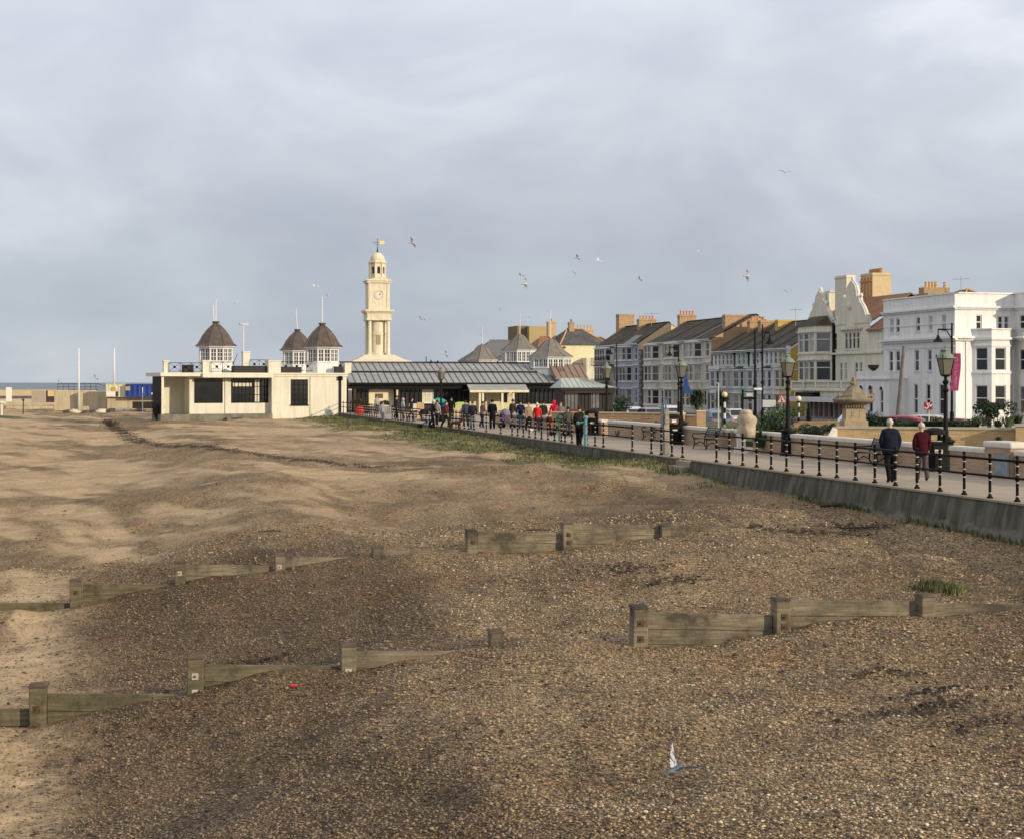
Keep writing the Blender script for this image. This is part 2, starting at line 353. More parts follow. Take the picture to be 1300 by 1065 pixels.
def masks(x, y):
    """shingle cover (1 = shingle, 0 = sand), grass cover, weed cover"""
    s = sdist(x, y); t = y*.9701-x*.2425
    lo = fnoise(t*.35, s*1.1, .35, 3)*.5+fnoise(t*.35, s*1.1, .9, 4)*.3+fnoise(t*.35, s*1.1, 2.6, 5)*.2
    aa = .57*x-.82*y; bb = .82*x+.57*y; stk = fnoise(aa*.07, bb*.42, 1, 33)*.45+fnoise(aa*.16, bb*1.0, 1, 34)*.33+fnoise(aa*.5, bb*2.2, 1, 35)*.22
    peb = np.ones_like(s)
    near = ramp(s+1.6*(lo-.5), 19.2, 21.6)                       # sand at the toe of the shingle bank
    peb = peb*(1-near*.9)+near*ramp(lo, .52, .62)*.5
    farf = ramp(y, 44, 62)                           # beyond the second groyne shingle thins to streaks
    streak = ramp(stk, .30, .72)
    peb2 = .06+streak*.66*np.interp(y, [60, 90, 150], [1, .85, .7])
    crest = np.exp(-((s-9)/6)**2)*.35*np.interp(y, [40, 100], [1, 0])
    peb = peb*(1-farf)+(np.clip(peb2+crest, 0, 1))*farf
    z2 = ramp(y, 40, 47)*ramp(s, 10, 15); peb = peb*(1-z2)+z2*(.1+.8*ramp(stk, .36, .66))
    g = ramp(2.6+3.2*(fnoise(t, s, .35, 8)-.3)+np.interp(y, [50, 62, 75, 110, 140], [-3.0, 0, .6, 3.2, 1.5])-s, 0, 1.2)*np.interp(y, [50, 56, 150, 160], [0, 1, 1, .4])
    g = g*ramp(fnoise(t, s, .8, 9)+.35*fnoise(t, s, 2.5, 10)+np.interp(s, [0, 2, 5], [.5, .25, 0]), .42, .70)
    g = np.maximum(g, ramp(.5-s, 0, .4)*ramp(fnoise(t, s, .5, 12), .35, .6)*(y < 50))
    wd = np.zeros_like(s)
    for (wx, wy, rx, ry) in WEED: wd = np.maximum(wd, np.exp(-(((x-wx)/rx)**2+((y-wy)/ry)**2)))
    wl = np.exp(-((s-WL(y))/.45)**2)*(y > 66)*(y < 150)
    wd = np.maximum(wd, wl); wd = wd*ramp(fnoise(x, y, 1.4, 20)+.5*fnoise(x, y, 4, 21), .55, .95)
    return peb, g, wd
_wp = [(620, 601), (560, 598), (500, 595), (430, 590), (370, 583), (330, 577), (270, 568), (225, 566), (180, 562), (160, 551), (140, 540), (135, 532)]
def _gp(px, py):                        # where the pixel ray meets the beach
    k = (px-650)/F; lo_, hi_ = 14.0, 160.0
    Ys = np.linspace(14, 200, 3000); zz = base_h(k*Ys, Ys); d = H-(py-486)/F*Ys-zz
    i = np.argmax(d < 0); return (k*Ys[i], Ys[i])
_w = [_gp(*p) for p in _wp]
_ws = sorted([(y, sdist(x, y)) for x, y in _w])
def WL(y): return np.interp(y, [a for a, b in _ws], [b for a, b in _ws])
WEED = []
for (px, py, rx, ry) in [(800, 732, .9, .8), (850, 745, .8, .5), (1190, 880, .6, .35), (1160, 910, .9, .4), (1240, 930, .6, .3), (1130, 850, .6, .3), (1040, 680, 1.6, .5), (1090, 672, 1.3, .5), (330, 815, .9, .3)]:
    x, y = _gp(px, py); WEED.append((x, y, rx, ry))
# ------------------------------------------------------------------ ground sheets
def beach_material():
    m = bpy.data.materials.new('shingle_beach'); m.use_nodes = True; nt = m.node_tree; n = nt.nodes; l = nt.links; b = n['Principled BSDF']
    b.inputs['Roughness'].default_value = .9; b.inputs['Specular IOR Level'].default_value = .2
    tc = n.new('ShaderNodeTexCoord')
    def att(a):
        q = n.new('ShaderNodeAttribute'); q.attribute_name = a; return q.outputs['Fac']
    def noise(s, d=5, r=.6, vec=None):
        q = n.new('ShaderNodeTexNoise'); q.inputs['Scale'].default_value = s; q.inputs['Detail'].default_value = d; q.inputs['Roughness'].default_value = r
        l.new(vec or tc.outputs['Object'], q.inputs[0]); return q.outputs[0]
    def rampc(src, st):
        r = n.new('ShaderNodeValToRGB'); e = r.color_ramp.elements
        while len(e) < len(st): e.new(.5)
        for i, (p, c) in enumerate(st): e[i].position = p; e[i].color = (*c, 1)
        l.new(src, r.inputs[0]); return r.outputs[0]
    def mix(f, a, c, mode='MIX'):
        q = n.new('ShaderNodeMix'); q.data_type = 'RGBA'; q.blend_type = mode
        for sock, v in ((q.inputs[0], f), (q.inputs[6], a), (q.inputs[7], c)):
            if isinstance(v, (int, float)): sock.default_value = v
            elif isinstance(v, tuple): sock.default_value = (*v, 1)
            else: l.new(v, sock)
        return q.outputs[2]
    def math_(op, a, c=0):
        q = n.new('ShaderNodeMath'); q.operation = op
        for i, v in enumerate((a, c)):
            if isinstance(v, (int, float)): q.inputs[i].default_value = v
            else: l.new(v, q.inputs[i])
        return q.outputs[0]
    def vor(s):
        q = n.new('ShaderNodeTexVoronoi'); q.inputs['Scale'].default_value = s; q.inputs['Randomness'].default_value = 1
        l.new(tc.outputs['Object'], q.inputs[0]); return q
    v1, v2, v3 = vor(24), vor(45), vor(7)
    sepc = []
    for v in (v1, v2, v3):
        s = n.new('ShaderNodeSeparateColor'); l.new(v.outputs['Color'], s.inputs[0]); sepc.append(s.outputs[0])
    pal = [(0, (.030, .020, .012)), (.22, (.095, .066, .037)), (.45, (.185, .132, .074)), (.68, (.30, .218, .122)), (.86, (.44, .34, .20)), (.97, (.58, .48, .32))]
    p1 = rampc(sepc[0], pal); p2 = rampc(sepc[1], pal)
    peb = mix(.45, p1, p2)
    gap = rampc(v1.outputs['Distance'], [(.25, (1, 1, 1)), (.75, (.30, .27, .25))]); peb = mix(.75, peb, gap, 'MULTIPLY')
    wet = rampc(noise(.33, 6, .6), [(.38, (.80, .76, .72)), (.62, (1.18, 1.16, 1.14))]); peb = mix(1.0, peb, wet, 'MULTIPLY')
    shade_tone = mix(att('shade_tone'), (1.14, 1.14, 1.14), (.60, .57, .55)); peb = mix(1.0, peb, shade_tone, 'MULTIPLY')  # shade of the seaward bank painted into the shingle, the rest lightened
    band = n.new('ShaderNodeMapping'); band.inputs['Rotation'].default_value = (0, 0, .245); band.inputs['Scale'].default_value = (1.1, .22, 1); l.new(tc.outputs['Object'], band.inputs[0])
    bnd = rampc(noise(.8, 7, .65, band.outputs[0]), [(.34, (.68, .66, .64)), (.5, (.96, .95, .94)), (.66, (1.22, 1.2, 1.16))]); peb = mix(.9, peb, bnd, 'MULTIPLY')
    red = rampc(noise(.9, 4), [(.5, (1, 1, 1)), (.72, (1.1, .86, .76))]); peb = mix(.8, peb, red, 'MULTIPLY')
    sand = rampc(noise(.55, 8, .65), [(.3, (.37, .27, .16)), (.7, (.50, .375, .23))])
    grain = rampc(noise(38, 3, .7), [(.3, (.78, .76, .74)), (.7, (1.12, 1.12, 1.12))]); sand = mix(.8, sand, grain, 'MULTIPLY')
    sp = rampc(sepc[0], [(.86, (1, 1, 1)), (.90, (.40, .36, .34)), (.97, (.35, .3, .28)), (.985, (1.5, 1.5, 1.5))])
    sand = mix(.8, sand, sp, 'MULTIPLY')
    lm = n.new('ShaderNodeMapping'); lm.inputs['Rotation'].default_value = (0, 0, .965); lm.inputs['Scale'].default_value = (.16, 1.5, 1); l.new(tc.outputs['Object'], lm.inputs[0])
    ln_ = noise(1.1, 8, .72, lm.outputs[0])
    sand = mix(.85, sand, rampc(ln_, [(.36, (.66, .62, .58)), (.46, (.93, .92, .91)), (.60, (1.06, 1.05, 1.04)), (.70, (1.16, 1.14, 1.10))]), 'MULTIPLY')
    # ragged edge between sand and shingle
    f = math_('ADD', att('peb'), math_('MULTIPLY', math_('SUBTRACT', noise(1.3, 8, .7), .5), .8))
    f = math_('ADD', f, math_('MULTIPLY', math_('SUBTRACT', sepc[2], .5), .25))
    fr = n.new('ShaderNodeMapRange'); fr.interpolation_type = 'SMOOTHSTEP'; fr.inputs[1].default_value = .02; fr.inputs[2].default_value = .98; l.new(f, fr.inputs[0])
    col = mix(fr.outputs[0], sand, peb)
    gr = rampc(noise(6, 6, .7), [(.3, (.035, .05, .018)), (.55, (.075, .10, .03)), (.75, (.16, .15, .06))])
    gf = math_('MULTIPLY', att('grass'), rampc(noise(3.2, 6, .7), [(.36, (0, 0, 0)), (.56, (1, 1, 1))])); gf = math_('MULTIPLY', gf, .9)
    col = mix(gf, col, gr)
    wf = math_('MULTIPLY', att('weed'), rampc(noise(5, 6, .75), [(.40, (0, 0, 0)), (.55, (1, 1, 1))]))
    col = mix(math_('MINIMUM', wf, .92), col, (.028, .020, .014))
    l.new(col, b.inputs['Base Color'])
    hgt_ = math_('MULTIPLY', math_('SUBTRACT', 1, v1.outputs['Distance']), fr.outputs[0])
    hh = math_('ADD', math_('MULTIPLY', hgt_, 1.0), math_('ADD', math_('MULTIPLY', noise(6, 6, .72), 2.0), math_('MULTIPLY', ln_, 2.2)))
    bp = n.new('ShaderNodeBump'); bp.inputs['Strength'].default_value = .75; bp.inputs['Distance'].default_value = .035
    l.new(hh, bp.inputs['Height']); l.new(bp.outputs[0], b.inputs['Normal'])
    return m
def grid_mesh(name, X, Y, Z, mt, attrs=None):
    r, c = X.shape; co = np.stack([X, Y, Z], 2).reshape(-1, 3)
    me = bpy.data.meshes.new(name); idx = np.arange(r*c).reshape(r, c)
    q = np.stack([idx[:-1, :-1], idx[:-1, 1:], idx[1:, 1:], idx[1:, :-1]], 2).reshape(-1, 4)
    me.vertices.add(r*c); me.vertices.foreach_set('co', co.ravel()); me.loops.add(q.size); me.loops.foreach_set('vertex_index', q.ravel().astype(np.int32))
    me.polygons.add(len(q)); me.polygons.foreach_set('loop_start', (np.arange(len(q))*4).astype(np.int32)); me.polygons.foreach_set('loop_total', np.full(len(q), 4, np.int32))
    me.polygons.foreach_set('use_smooth', np.ones(len(q), bool)); me.materials.append(mt); me.update(calc_edges=True)
    for k, v in (attrs or {}).items():
        a = me.attributes.new(k, 'FLOAT', 'POINT'); a.data.foreach_set('value', v.ravel().astype(np.float32))
    o = bpy.data.objects.new(name, me); COL.objects.link(o); return o
yy = np.concatenate([np.linspace(-20, 9, 15)[:-1], 9*np.power(420/9., np.linspace(0, 1, 900))])
kk = np.concatenate([np.linspace(-3, -.40, 40)[:-1], np.linspace(-.40, .40, 640), np.linspace(.40, 1.2, 20)[1:]])
YY = np.repeat(yy[:, None], len(kk), 1); XX = kk[None, :]*np.maximum(YY, 14)
SS = sdist(XX, YY)
XX = np.where(SS < -.6, (SX-.25*YY)+.62, XX)         # stop the sheet just behind the sea wall
ZZ = hgt(XX, YY)
a_, b_, c_ = masks(XX, YY)
_s = sdist(XX, YY); SHADE_TONE = ramp(_s+1.1*(fnoise(XX, YY, .5, 61)-.5)-np.interp(YY, [15, 24, 26, 38], [15.2, 16.2, 13.2, 12.4]), 0, 1.3)*(1-ramp(_s, 20.6, 23)*.6)*ramp(-YY, -48, -38); SHADE_TONE = np.maximum(SHADE_TONE, .75*np.exp(-((_s-6)/3.5)**2)*ramp(fnoise(XX, YY, .22, 62), .45, .75))  # painted shade on the bank falling seaward, plus scattered darker patches
struct(grid_mesh('beach', XX, YY, ZZ, beach_material(), dict(peb=a_, grass=b_, weed=c_, shade_tone=SHADE_TONE)))

def strip(name, Y0, Y1, o0, o1, z, mt, th=.3, cuts=1):
    m = MB(); p = [rail_pt(Y0, o0), rail_pt(Y0, o1), rail_pt(Y1, o1), rail_pt(Y1, o0)]
    m.hexa([(x, y, z-th) for x, y in p]+[(x, y, z) for x, y in p]); return struct(m.build(name, mt))
TARM = mat('road_asphalt', (.055, .055, .058), .85, .2, 1.5, .2, 60)
SOIL = mat('garden_soil_and_turf', (.075, .085, .035), .95, .45, 1.4, .4, 20)
strip('promenade', 10, 170, .30, 6.95, 0, CONC, .9)
strip('garden_bed', 10, 101, 7.0, 20, .22, SOIL, 1.0)
strip('plaza', 101.1, 290, 7.0, 20.2, -.02, CONC, 1.0)
strip('pavement', 10, 330, 20.25, 22, -.5, mat('pavement_slabs', (.30, .28, .26), .9, .1, 2), .5)
m = MB(); p = [rail_pt(-40, 22.05), rail_pt(-40, 500), rail_pt(700, 500), rail_pt(700, 22.05)]
m.poly([(x, y, -.62) for x, y in p]); struct(m.build('road', TARM))
strip('far_pavement', 10, 330, 41.5, 46.9, -.49, mat('pavement_slabs', (.3, .28, .26)), .5)
# painted kerb lines on the road
m = MB()
for k in range(40):
    a = 40+k*6; p = [rail_pt(a, 31.6), rail_pt(a, 31.75), rail_pt(a+3, 31.75), rail_pt(a+3, 31.6)]; m.poly([(x, y, -.614) for x, y in p])
q = m.build('road_marking', mat('road_paint', (.7, .7, .68), .7)); struct(q)
# sea
sm = bpy.data.materials.new('sea_water'); sm.use_nodes = True; n = sm.node_tree.nodes; l = sm.node_tree.links; b = n['Principled BSDF']
b.inputs['Base Color'].default_value = (.085, .105, .125, 1); b.inputs['Roughness'].default_value = .38; b.inputs['IOR'].default_value = 1.33
tc = n.new('ShaderNodeTexCoord'); mp = n.new('ShaderNodeMapping'); mp.inputs['Scale'].default_value = (.05, .25, 1); l.new(tc.outputs['Object'], mp.inputs[0])
nz = n.new('ShaderNodeTexNoise'); nz.inputs['Scale'].default_value = 1; nz.inputs['Detail'].default_value = 8; l.new(mp.outputs[0], nz.inputs[0])
bp = n.new('ShaderNodeBump'); bp.inputs['Strength'].default_value = .8; bp.inputs['Distance'].default_value = 1.5; l.new(nz.outputs[0], bp.inputs['Height']); l.new(bp.outputs[0], b.inputs['Normal'])
m = MB(); m.poly([(-40000, -300, -4.6), (30000, -300, -4.6), (30000, 60000, -4.6), (-40000, 60000, -4.6)]); struct(m.build('sea', sm))

# pebbles lying loose over the near shingle
def pebbles():
    n = 130000
    Y = 13.5+np.sqrt(rng.random(n))*0; u = rng.random(n)
    Y = 13.5*np.power(46/13.5, u); k = rng.uniform(-.37, .37, n); X = k*Y
    s = sdist(X, Y); pm, gm, wm = masks(X, Y)
    keep = (s > .25) & (rng.random(n) < np.clip(pm*1.1+.03, 0, 1))
    # keep off the groyne timbers
    for (A_, B_) in ((G1A, G1B), (G2A, G2B)):
        d = (Y-A_[1])-(X-A_[0])*(B_[1]-A_[1])/(B_[0]-A_[0]); keep &= np.abs(d) > .2
    X, Y = X[keep], Y[keep]; n = len(X)
    t = (1+5**.5)/2
    ico = np.array([(-1, t, 0), (1, t, 0), (-1, -t, 0), (1, -t, 0), (0, -1, t), (0, 1, t), (0, -1, -t), (0, 1, -t), (t, 0, -1), (t, 0, 1), (-t, 0, -1), (-t, 0, 1)])/1.902
    fc = np.array([(0, 11, 5), (0, 5, 1), (0, 1, 7), (0, 7, 10), (0, 10, 11), (1, 5, 9), (5, 11, 4), (11, 10, 2), (10, 7, 6), (7, 1, 8), (3, 9, 4), (3, 4, 2), (3, 2, 6), (3, 6, 8), (3, 8, 9), (4, 9, 5), (2, 4, 11), (6, 2, 10), (8, 6, 7), (9, 8, 1)])
    r = np.clip(rng.lognormal(-4.25, .33, n), .008, .034)*np.interp(Y, [13, 30, 46], [.85, 1.1, 1.4])
    sc3 = np.stack([r*rng.uniform(.8, 1.4, n), r*rng.uniform(.7, 1.1, n), r*rng.uniform(.4, .75, n)], 1)
    an = rng.uniform(0, 6.283, n); co, si = np.cos(an), np.sin(an); tl = rng.uniform(-.5, .5, n); ct, st = np.cos(tl), np.sin(tl)
    V = ico[None]*sc3[:, None, :]*rng.uniform(.85, 1.15, (n, 12, 1))
    x, y, z = V[..., 0], V[..., 1], V[..., 2]
    y, z = y*ct[:, None]-z*st[:, None], y*st[:, None]+z*ct[:, None]
    x, y = x*co[:, None]-y*si[:, None], x*si[:, None]+y*co[:, None]
    Z = hgt(X, Y)+sc3[:, 2]*.45
    V = np.stack([x+X[:, None], y+Y[:, None], z+Z[:, None]], 2).reshape(-1, 3)
    Fc = (fc[None]+(np.arange(n)*12)[:, None, None]).reshape(-1, 3)
    me = bpy.data.meshes.new('loose_pebbles'); me.vertices.add(len(V)); me.vertices.foreach_set('co', V.ravel())
    me.loops.add(Fc.size); me.loops.foreach_set('vertex_index', Fc.ravel().astype(np.int32)); me.polygons.add(len(Fc))
    me.polygons.foreach_set('loop_start', (np.arange(len(Fc))*3).astype(np.int32)); me.polygons.foreach_set('loop_total', np.full(len(Fc), 3, np.int32))
    me.polygons.foreach_set('use_smooth', np.ones(len(Fc), bool))
    me.update(calc_edges=True)
    bank_shade = ramp(sdist(X, Y)+1.1*(fnoise(X, Y, .5, 61)-.5)-np.interp(Y, [15, 24, 26, 38], [15.2, 16.2, 13.2, 12.4]), 0, 1.3)*ramp(-Y, -48, -38)  # same painted bank shade, darkens the pebble tones
    at = me.attributes.new('tone', 'FLOAT', 'POINT'); at.data.foreach_set('value', np.repeat(rng.random(n)*(1-.30*bank_shade)*np.interp(fnoise(X*.3, Y*1.2, .8, 71), [.3, .7], [.82, 1]), 12).astype(np.float32))
    m = bpy.data.materials.new('flint_pebbles'); m.use_nodes = True; q = m.node_tree.nodes; l = m.node_tree.links; b = q['Principled BSDF']; b.inputs['Roughness'].default_value = .6
    a = q.new('ShaderNodeAttribute'); a.attribute_name = 'tone'; rp = q.new('ShaderNodeValToRGB'); e = rp.color_ramp.elements
    st = [(0, (.035, .024, .015)), (.2, (.095, .066, .038)), (.45, (.18, .128, .073)), (.68, (.28, .20, .115)), (.86, (.41, .31, .18)), (.96, (.53, .43, .28)), (1, (.66, .57, .43))]
    while len(e) < len(st): e.new(.5)
    for i, (p, c) in enumerate(st): e[i].position = p; e[i].color = (*c, 1)
    l.new(a.outputs['Fac'], rp.inputs[0]); l.new(rp.outputs[0], b.inputs['Base Color']); me.materials.append(m)
    o = bpy.data.objects.new('loose_pebbles', me); COL.objects.link(o)
    tag(o, 'loose brown and ochre flint pebbles strewn over the shingle beach', 'pebbles', kind='stuff')
pebbles()
def blades():
    n = 42000; Y = rng.uniform(52, 150, n); s = np.abs(rng.normal(0, 2.8, n))+.05
    X = SX-.25*Y-s/.9701; pm, gm, wm = masks(X, Y); keep = rng.random(n) < gm*.6; X, Y = X[keep], Y[keep]
    Yn = rng.uniform(34, 50, 3000); Xn = SX-.25*Yn-rng.uniform(.05, .5, 3000); g2_ = masks(Xn, Yn)[1]; kp = rng.random(3000) < g2_
    tx, ty = _gp(1193, 741)
    X = np.concatenate([X, Xn[kp], tx+rng.normal(0, .17, 1500)]); Y = np.concatenate([Y, Yn[kp], ty+rng.normal(0, .30, 1500)]); Z = hgt(X, Y); m = MB()
    for x, y, z in zip(X, Y, Z):
        a = random.uniform(0, 6.28); h = random.uniform(.03, .11)*(1.15 if y > 60 else 1.7); w_ = .012+.0003*y; dx, dy = math.cos(a), math.sin(a); b_ = random.uniform(-.6, .6)*h
        m.poly([(x-dx*w_, y-dy*w_, z-.01), (x+dx*w_, y+dy*w_, z-.01), (x-dy*b_, y+dx*b_, z+h)])
    o = m.build('beach_grass', mat('grass_blades', (.11, .115, .045), .8, .6, .9))
    tag(o, 'rough green grass growing over shingle below the promenade wall', 'grass', kind='stuff')
blades()

def scraps():
    m = MB(); rr = np.random.default_rng(77); P_ = []
    for (wx, wy, rx, ry) in WEED:
        k = int(150*rx*ry+25); P_ += [(wx+rr.normal(0, .6)*rx, wy+rr.normal(0, .6)*ry) for _ in range(k)]
    for _ in range(2600):
        y = rr.uniform(66, 150); s_ = WL(y)+rr.normal(0, .35); P_.append((SX-.25*y-s_/.9701, y))
    for _ in range(900):
        y = 14*np.power(60/14, rr.random()); P_.append((rr.uniform(-.34, .34)*y, y))
    P_ = np.array([p for p in P_ if sdist(*p) > .3]); Z = hgt(P_[:, 0], P_[:, 1])
    for (x, y), z in zip(P_, Z):
        k = rr.integers(4, 7); sz = rr.uniform(.02, .075)*(1+.012*y)*.8; a0 = rr.uniform(0, 6.28); el = rr.uniform(.25, .8); pts = []
        for i in range(k): a = i*6.283/k; u, v = math.cos(a)*sz*rr.uniform(.5, 1.2), math.sin(a)*sz*el*rr.uniform(.5, 1.2); pts.append((x+u*math.cos(a0)-v*math.sin(a0), y+u*math.sin(a0)+v*math.cos(a0), z+.012+rr.uniform(0, .03)))
        c = (x, y, z+.03+rr.uniform(0, .03)); b = len(m.v); m.v += pts+[c]
        for i in range(k): m.f.append((b+i, b+(i+1) % k, b+k)); m.m.append(0)
    o = m.build('seaweed_scraps', mat('dry_seaweed', (.035, .024, .016), .9, .5, 5)); tag(o, 'dark dried seaweed scraps scattered in patches and a strandline on the beach', 'seaweed', kind='stuff')
scraps()
# ------------------------------------------------------------------ groynes
def timber(name, c1, c2, green, gs):
    m = mat(name, c1, .9, .28, 2.2, .5, 22); nt = m.node_tree; n = nt.nodes; l = nt.links; b = n['Principled BSDF']
    src = b.inputs['Base Color'].links[0].from_socket; tc = [x for x in n if x.type == 'TEX_COORD'][0]
    mp = n.new('ShaderNodeMapping'); mp.inputs['Scale'].default_value = (.9, .9, 14); l.new(tc.outputs['Object'], mp.inputs[0])
    nz = n.new('ShaderNodeTexNoise'); nz.inputs['Scale'].default_value = 2; nz.inputs['Detail'].default_value = 7; l.new(mp.outputs[0], nz.inputs[0])
    r = n.new('ShaderNodeValToRGB'); r.color_ramp.elements[0].position = .35; r.color_ramp.elements[1].position = .65
    r.color_ramp.elements[0].color = (.62, .6, .58, 1); r.color_ramp.elements[1].color = (1.15, 1.15, 1.15, 1); l.new(nz.outputs[0], r.inputs[0])
    mx = n.new('ShaderNodeMix'); mx.data_type = 'RGBA'; mx.blend_type = 'MULTIPLY'; mx.inputs[0].default_value = 1; l.new(src, mx.inputs[6]); l.new(r.outputs[0], mx.inputs[7])
    n2 = n.new('ShaderNodeTexNoise'); n2.inputs['Scale'].default_value = 1.1; n2.inputs['Detail'].default_value = 8; n2.inputs['Roughness'].default_value = .7; l.new(tc.outputs['Object'], n2.inputs[0])
    r2 = n.new('ShaderNodeValToRGB'); r2.color_ramp.elements[0].position = .62-gs; r2.color_ramp.elements[1].position = .80-gs; l.new(n2.outputs[0], r2.inputs[0])
    m2 = n.new('ShaderNodeMix'); m2.data_type = 'RGBA'; l.new(r2.outputs[0], m2.inputs[0]); l.new(mx.outputs[2], m2.inputs[6]); m2.inputs[7].default_value = (*green, 1)
    l.new(m2.outputs[2], b.inputs['Base Color']); return m
WOOD = timber('weathered_oak', (.225, .19, .135), 0, (.06, .052, .036), .20)
WOODG = timber('algae_oak', (.165, .14, .09), 0, (.05, .047, .025), .20)
WOODE = timber('weathered_end_grain', (.12, .085, .055), 0, (.04, .03, .02), .2)
RUST = mat('rusty_bolt_plate', (.085, .045, .028), .9, .4, 20)
PLATE = mat('pale_bolt_plate', (.38, .34, .28), .7, .15, 20)
def groyne(label, A_, B_, posts, planks, ext):
    """posts: (px, top py, green?, plates); planks: (px0, px1, top py at mid, boards, green?)"""
    fr = Frame(A_, (B_[0]-A_[0], B_[1]-A_[1])); c = ((A_[0]+B_[0])/2, (A_[1]+B_[1])/2)
    t = thing('groyne', label, 'groyne', (c[0], c[1], gz(*c)))
    U = [fr.u(p[0]) for p in posts]
    for (px, py, gr, pl, wdt) in posts:
        u = fr.u(px); zt = fr.z(px, py); x, y, _ = fr(u, 0, 0); m = MB(); h = wdt/2; zb = gz(x, y)-1.0
        lean = random.uniform(-.02, .02); j = lambda: random.uniform(-.016, .016)
        mid = zb+(zt-zb)*.6
        for za, zc, e0, e1 in ((zb, mid, 0, lean*.5), (mid, zt-.035, lean*.5, lean)):
            q0 = [fr(u-h+e0+j(), .20+h*.2, za), fr(u+h+e0, .20+h*.2, za), fr(u+h+e0, -.08, za), fr(u-h+e0, -.08, za)]
            q1 = [fr(u-h+e1, .20+h*.2, zc), fr(u+h+e1+j()*0, .20+h*.2, zc), fr(u+h+e1, -.08, zc), fr(u-h+e1, -.08, zc)]
            m.hexa([q0[0], q0[1], q0[2], q0[3]]+[q1[0], q1[1], q1[2], q1[3]])
        p = m.build('post', WOODG if gr else WOOD, t)
        bv = p.modifiers.new('bevel', 'BEVEL'); bv.width = .018; bv.segments = 2
        k = MB(); v = .022
        k.hexa([fr(u-h-v+lean, .20+h*.2+v, zt-.035), fr(u+h+v+lean, .20+h*.2+v, zt-.035), fr(u+h+v+lean, -.09, zt-.035), fr(u-h-v+lean, -.09, zt-.035),
                fr(u-h+lean+.02, .19+h*.2, zt+j()), fr(u+h+lean-.02, .19+h*.2, zt), fr(u+h+lean-.01, -.06, zt+.012), fr(u-h+lean, -.06, zt-.004)])
        k.build('post_top', WOODE, p)
        for dz, rusty in pl:
            b = MB(); zc = zt-dz; s_ = .05; b.hexa([fr(u-s_, .236, zc-s_), fr(u+s_, .236, zc-s_), fr(u+s_, .222, zc-s_), fr(u-s_, .222, zc-s_), fr(u-s_, .236, zc+s_), fr(u+s_, .236, zc+s_), fr(u+s_, .222, zc+s_), fr(u-s_, .222, zc+s_)])
            b.tube(fr(u, .232, zc), fr(u, .262, zc), .017, None, 6, 1)
            b.build('bolt_plate', [RUST if rusty else PLATE, RUST], p)
    for (p0, p1, t0, t1, nb, gr) in planks:
        u0, u1 = fr.u(p0), fr.u(p1); z0, z1 = fr.z(p0, t0), fr.z(p1, t1); bh = .25
        for k in range(nb):
            m = MB(); a = k*bh+.014*(k > 0); e = (k+1)*bh; tl = .014*(k % 2)+.004*k; ns = 6
            for s_ in range(ns):
                ua = u0+(u1-u0)*s_/ns; ub = u0+(u1-u0)*(s_+1)/ns; za = z0+(z1-z0)*s_/ns; zb2 = z0+(z1-z0)*(s_+1)/ns
                q = [(ua, .05-tl, za-e), (ub, .05-tl, zb2-e), (ub, -.03, zb2-e), (ua, -.03, za-e)]; q2 = [(ua, .05-tl, za-a), (ub, .05-tl, zb2-a), (ub, -.03, zb2-a), (ua, -.03, za-a)]
                m.hexa([fr(*x) for x in q]+[fr(*x) for x in q2])
            m.build('plank', WOODG if gr else WOOD, t)
    return t
groyne('nearest weathered timber groyne with algae on its seaward posts, half buried in shingle', G1A, G1B,
       [(-150, 905, 1, [(.3, 1)], .26), (49, 866, 1, [(.36, 1), (.62, 1)], .25), (248, 830, 1, [(.30, 0), (.55, 0)], .24), (441, 815, 0, [(.42, 0)], .24), (629, 798, 0, [], .22),
        (809, 767, 0, [(.27, 1), (.52, 1)], .24), (990, 757, 0, [(.3, 1), (.46, 1)], .24), (1171, 753, 0, [(.4, 1)], .24), (1352, 750, 0, [], .24), (1534, 748, 0, [], .24)],
       [(-150, 37, 899, 899, 4, 1), (61, 236, 880, 881, 3, 1), (260, 430, 843, 845, 2, 1), (452, 617, 826, 826, 2, 0), (640, 797, 816, 818, 1, 0), (820, 979, 777, 780, 4, 0), (1001, 1160, 761, 762, 3, 0), (1182, 1341, 765, 767, 2, 0), (1363, 1523, 766, 767, 2, 0)], 0)
groyne('second timber groyne farther along, mostly buried and ending near the sea wall', G2A, G2B,
       [(-30, 745, 1, [], .25), (97, 734, 1, [(.3, 1)], .25), (228, 711, 1, [(.28, 0)], .25), (354, 702, 0, [(.3, 0)], .24), (478, 693, 0, [], .26), (598, 671, 0, [(.3, 1)], .25), (719, 662, 0, [(.3, 1), (.5, 1)], .25), (843, 665, 0, [], .24), (958, 665, 0, [], .24)],
       [(-120, -38, 768, 768, 4, 1), (-22, 89, 765, 765, 4, 1), (105, 220, 741, 741, 3, 1), (236, 346, 716, 718, 3, 0), (362, 471, 706, 708, 2, 0), (486, 590, 697, 698, 1, 0), (606, 711, 675, 676, 4, 0), (727, 835, 664, 666, 3, 0), (851, 951, 667, 668, 1, 0)], 0)

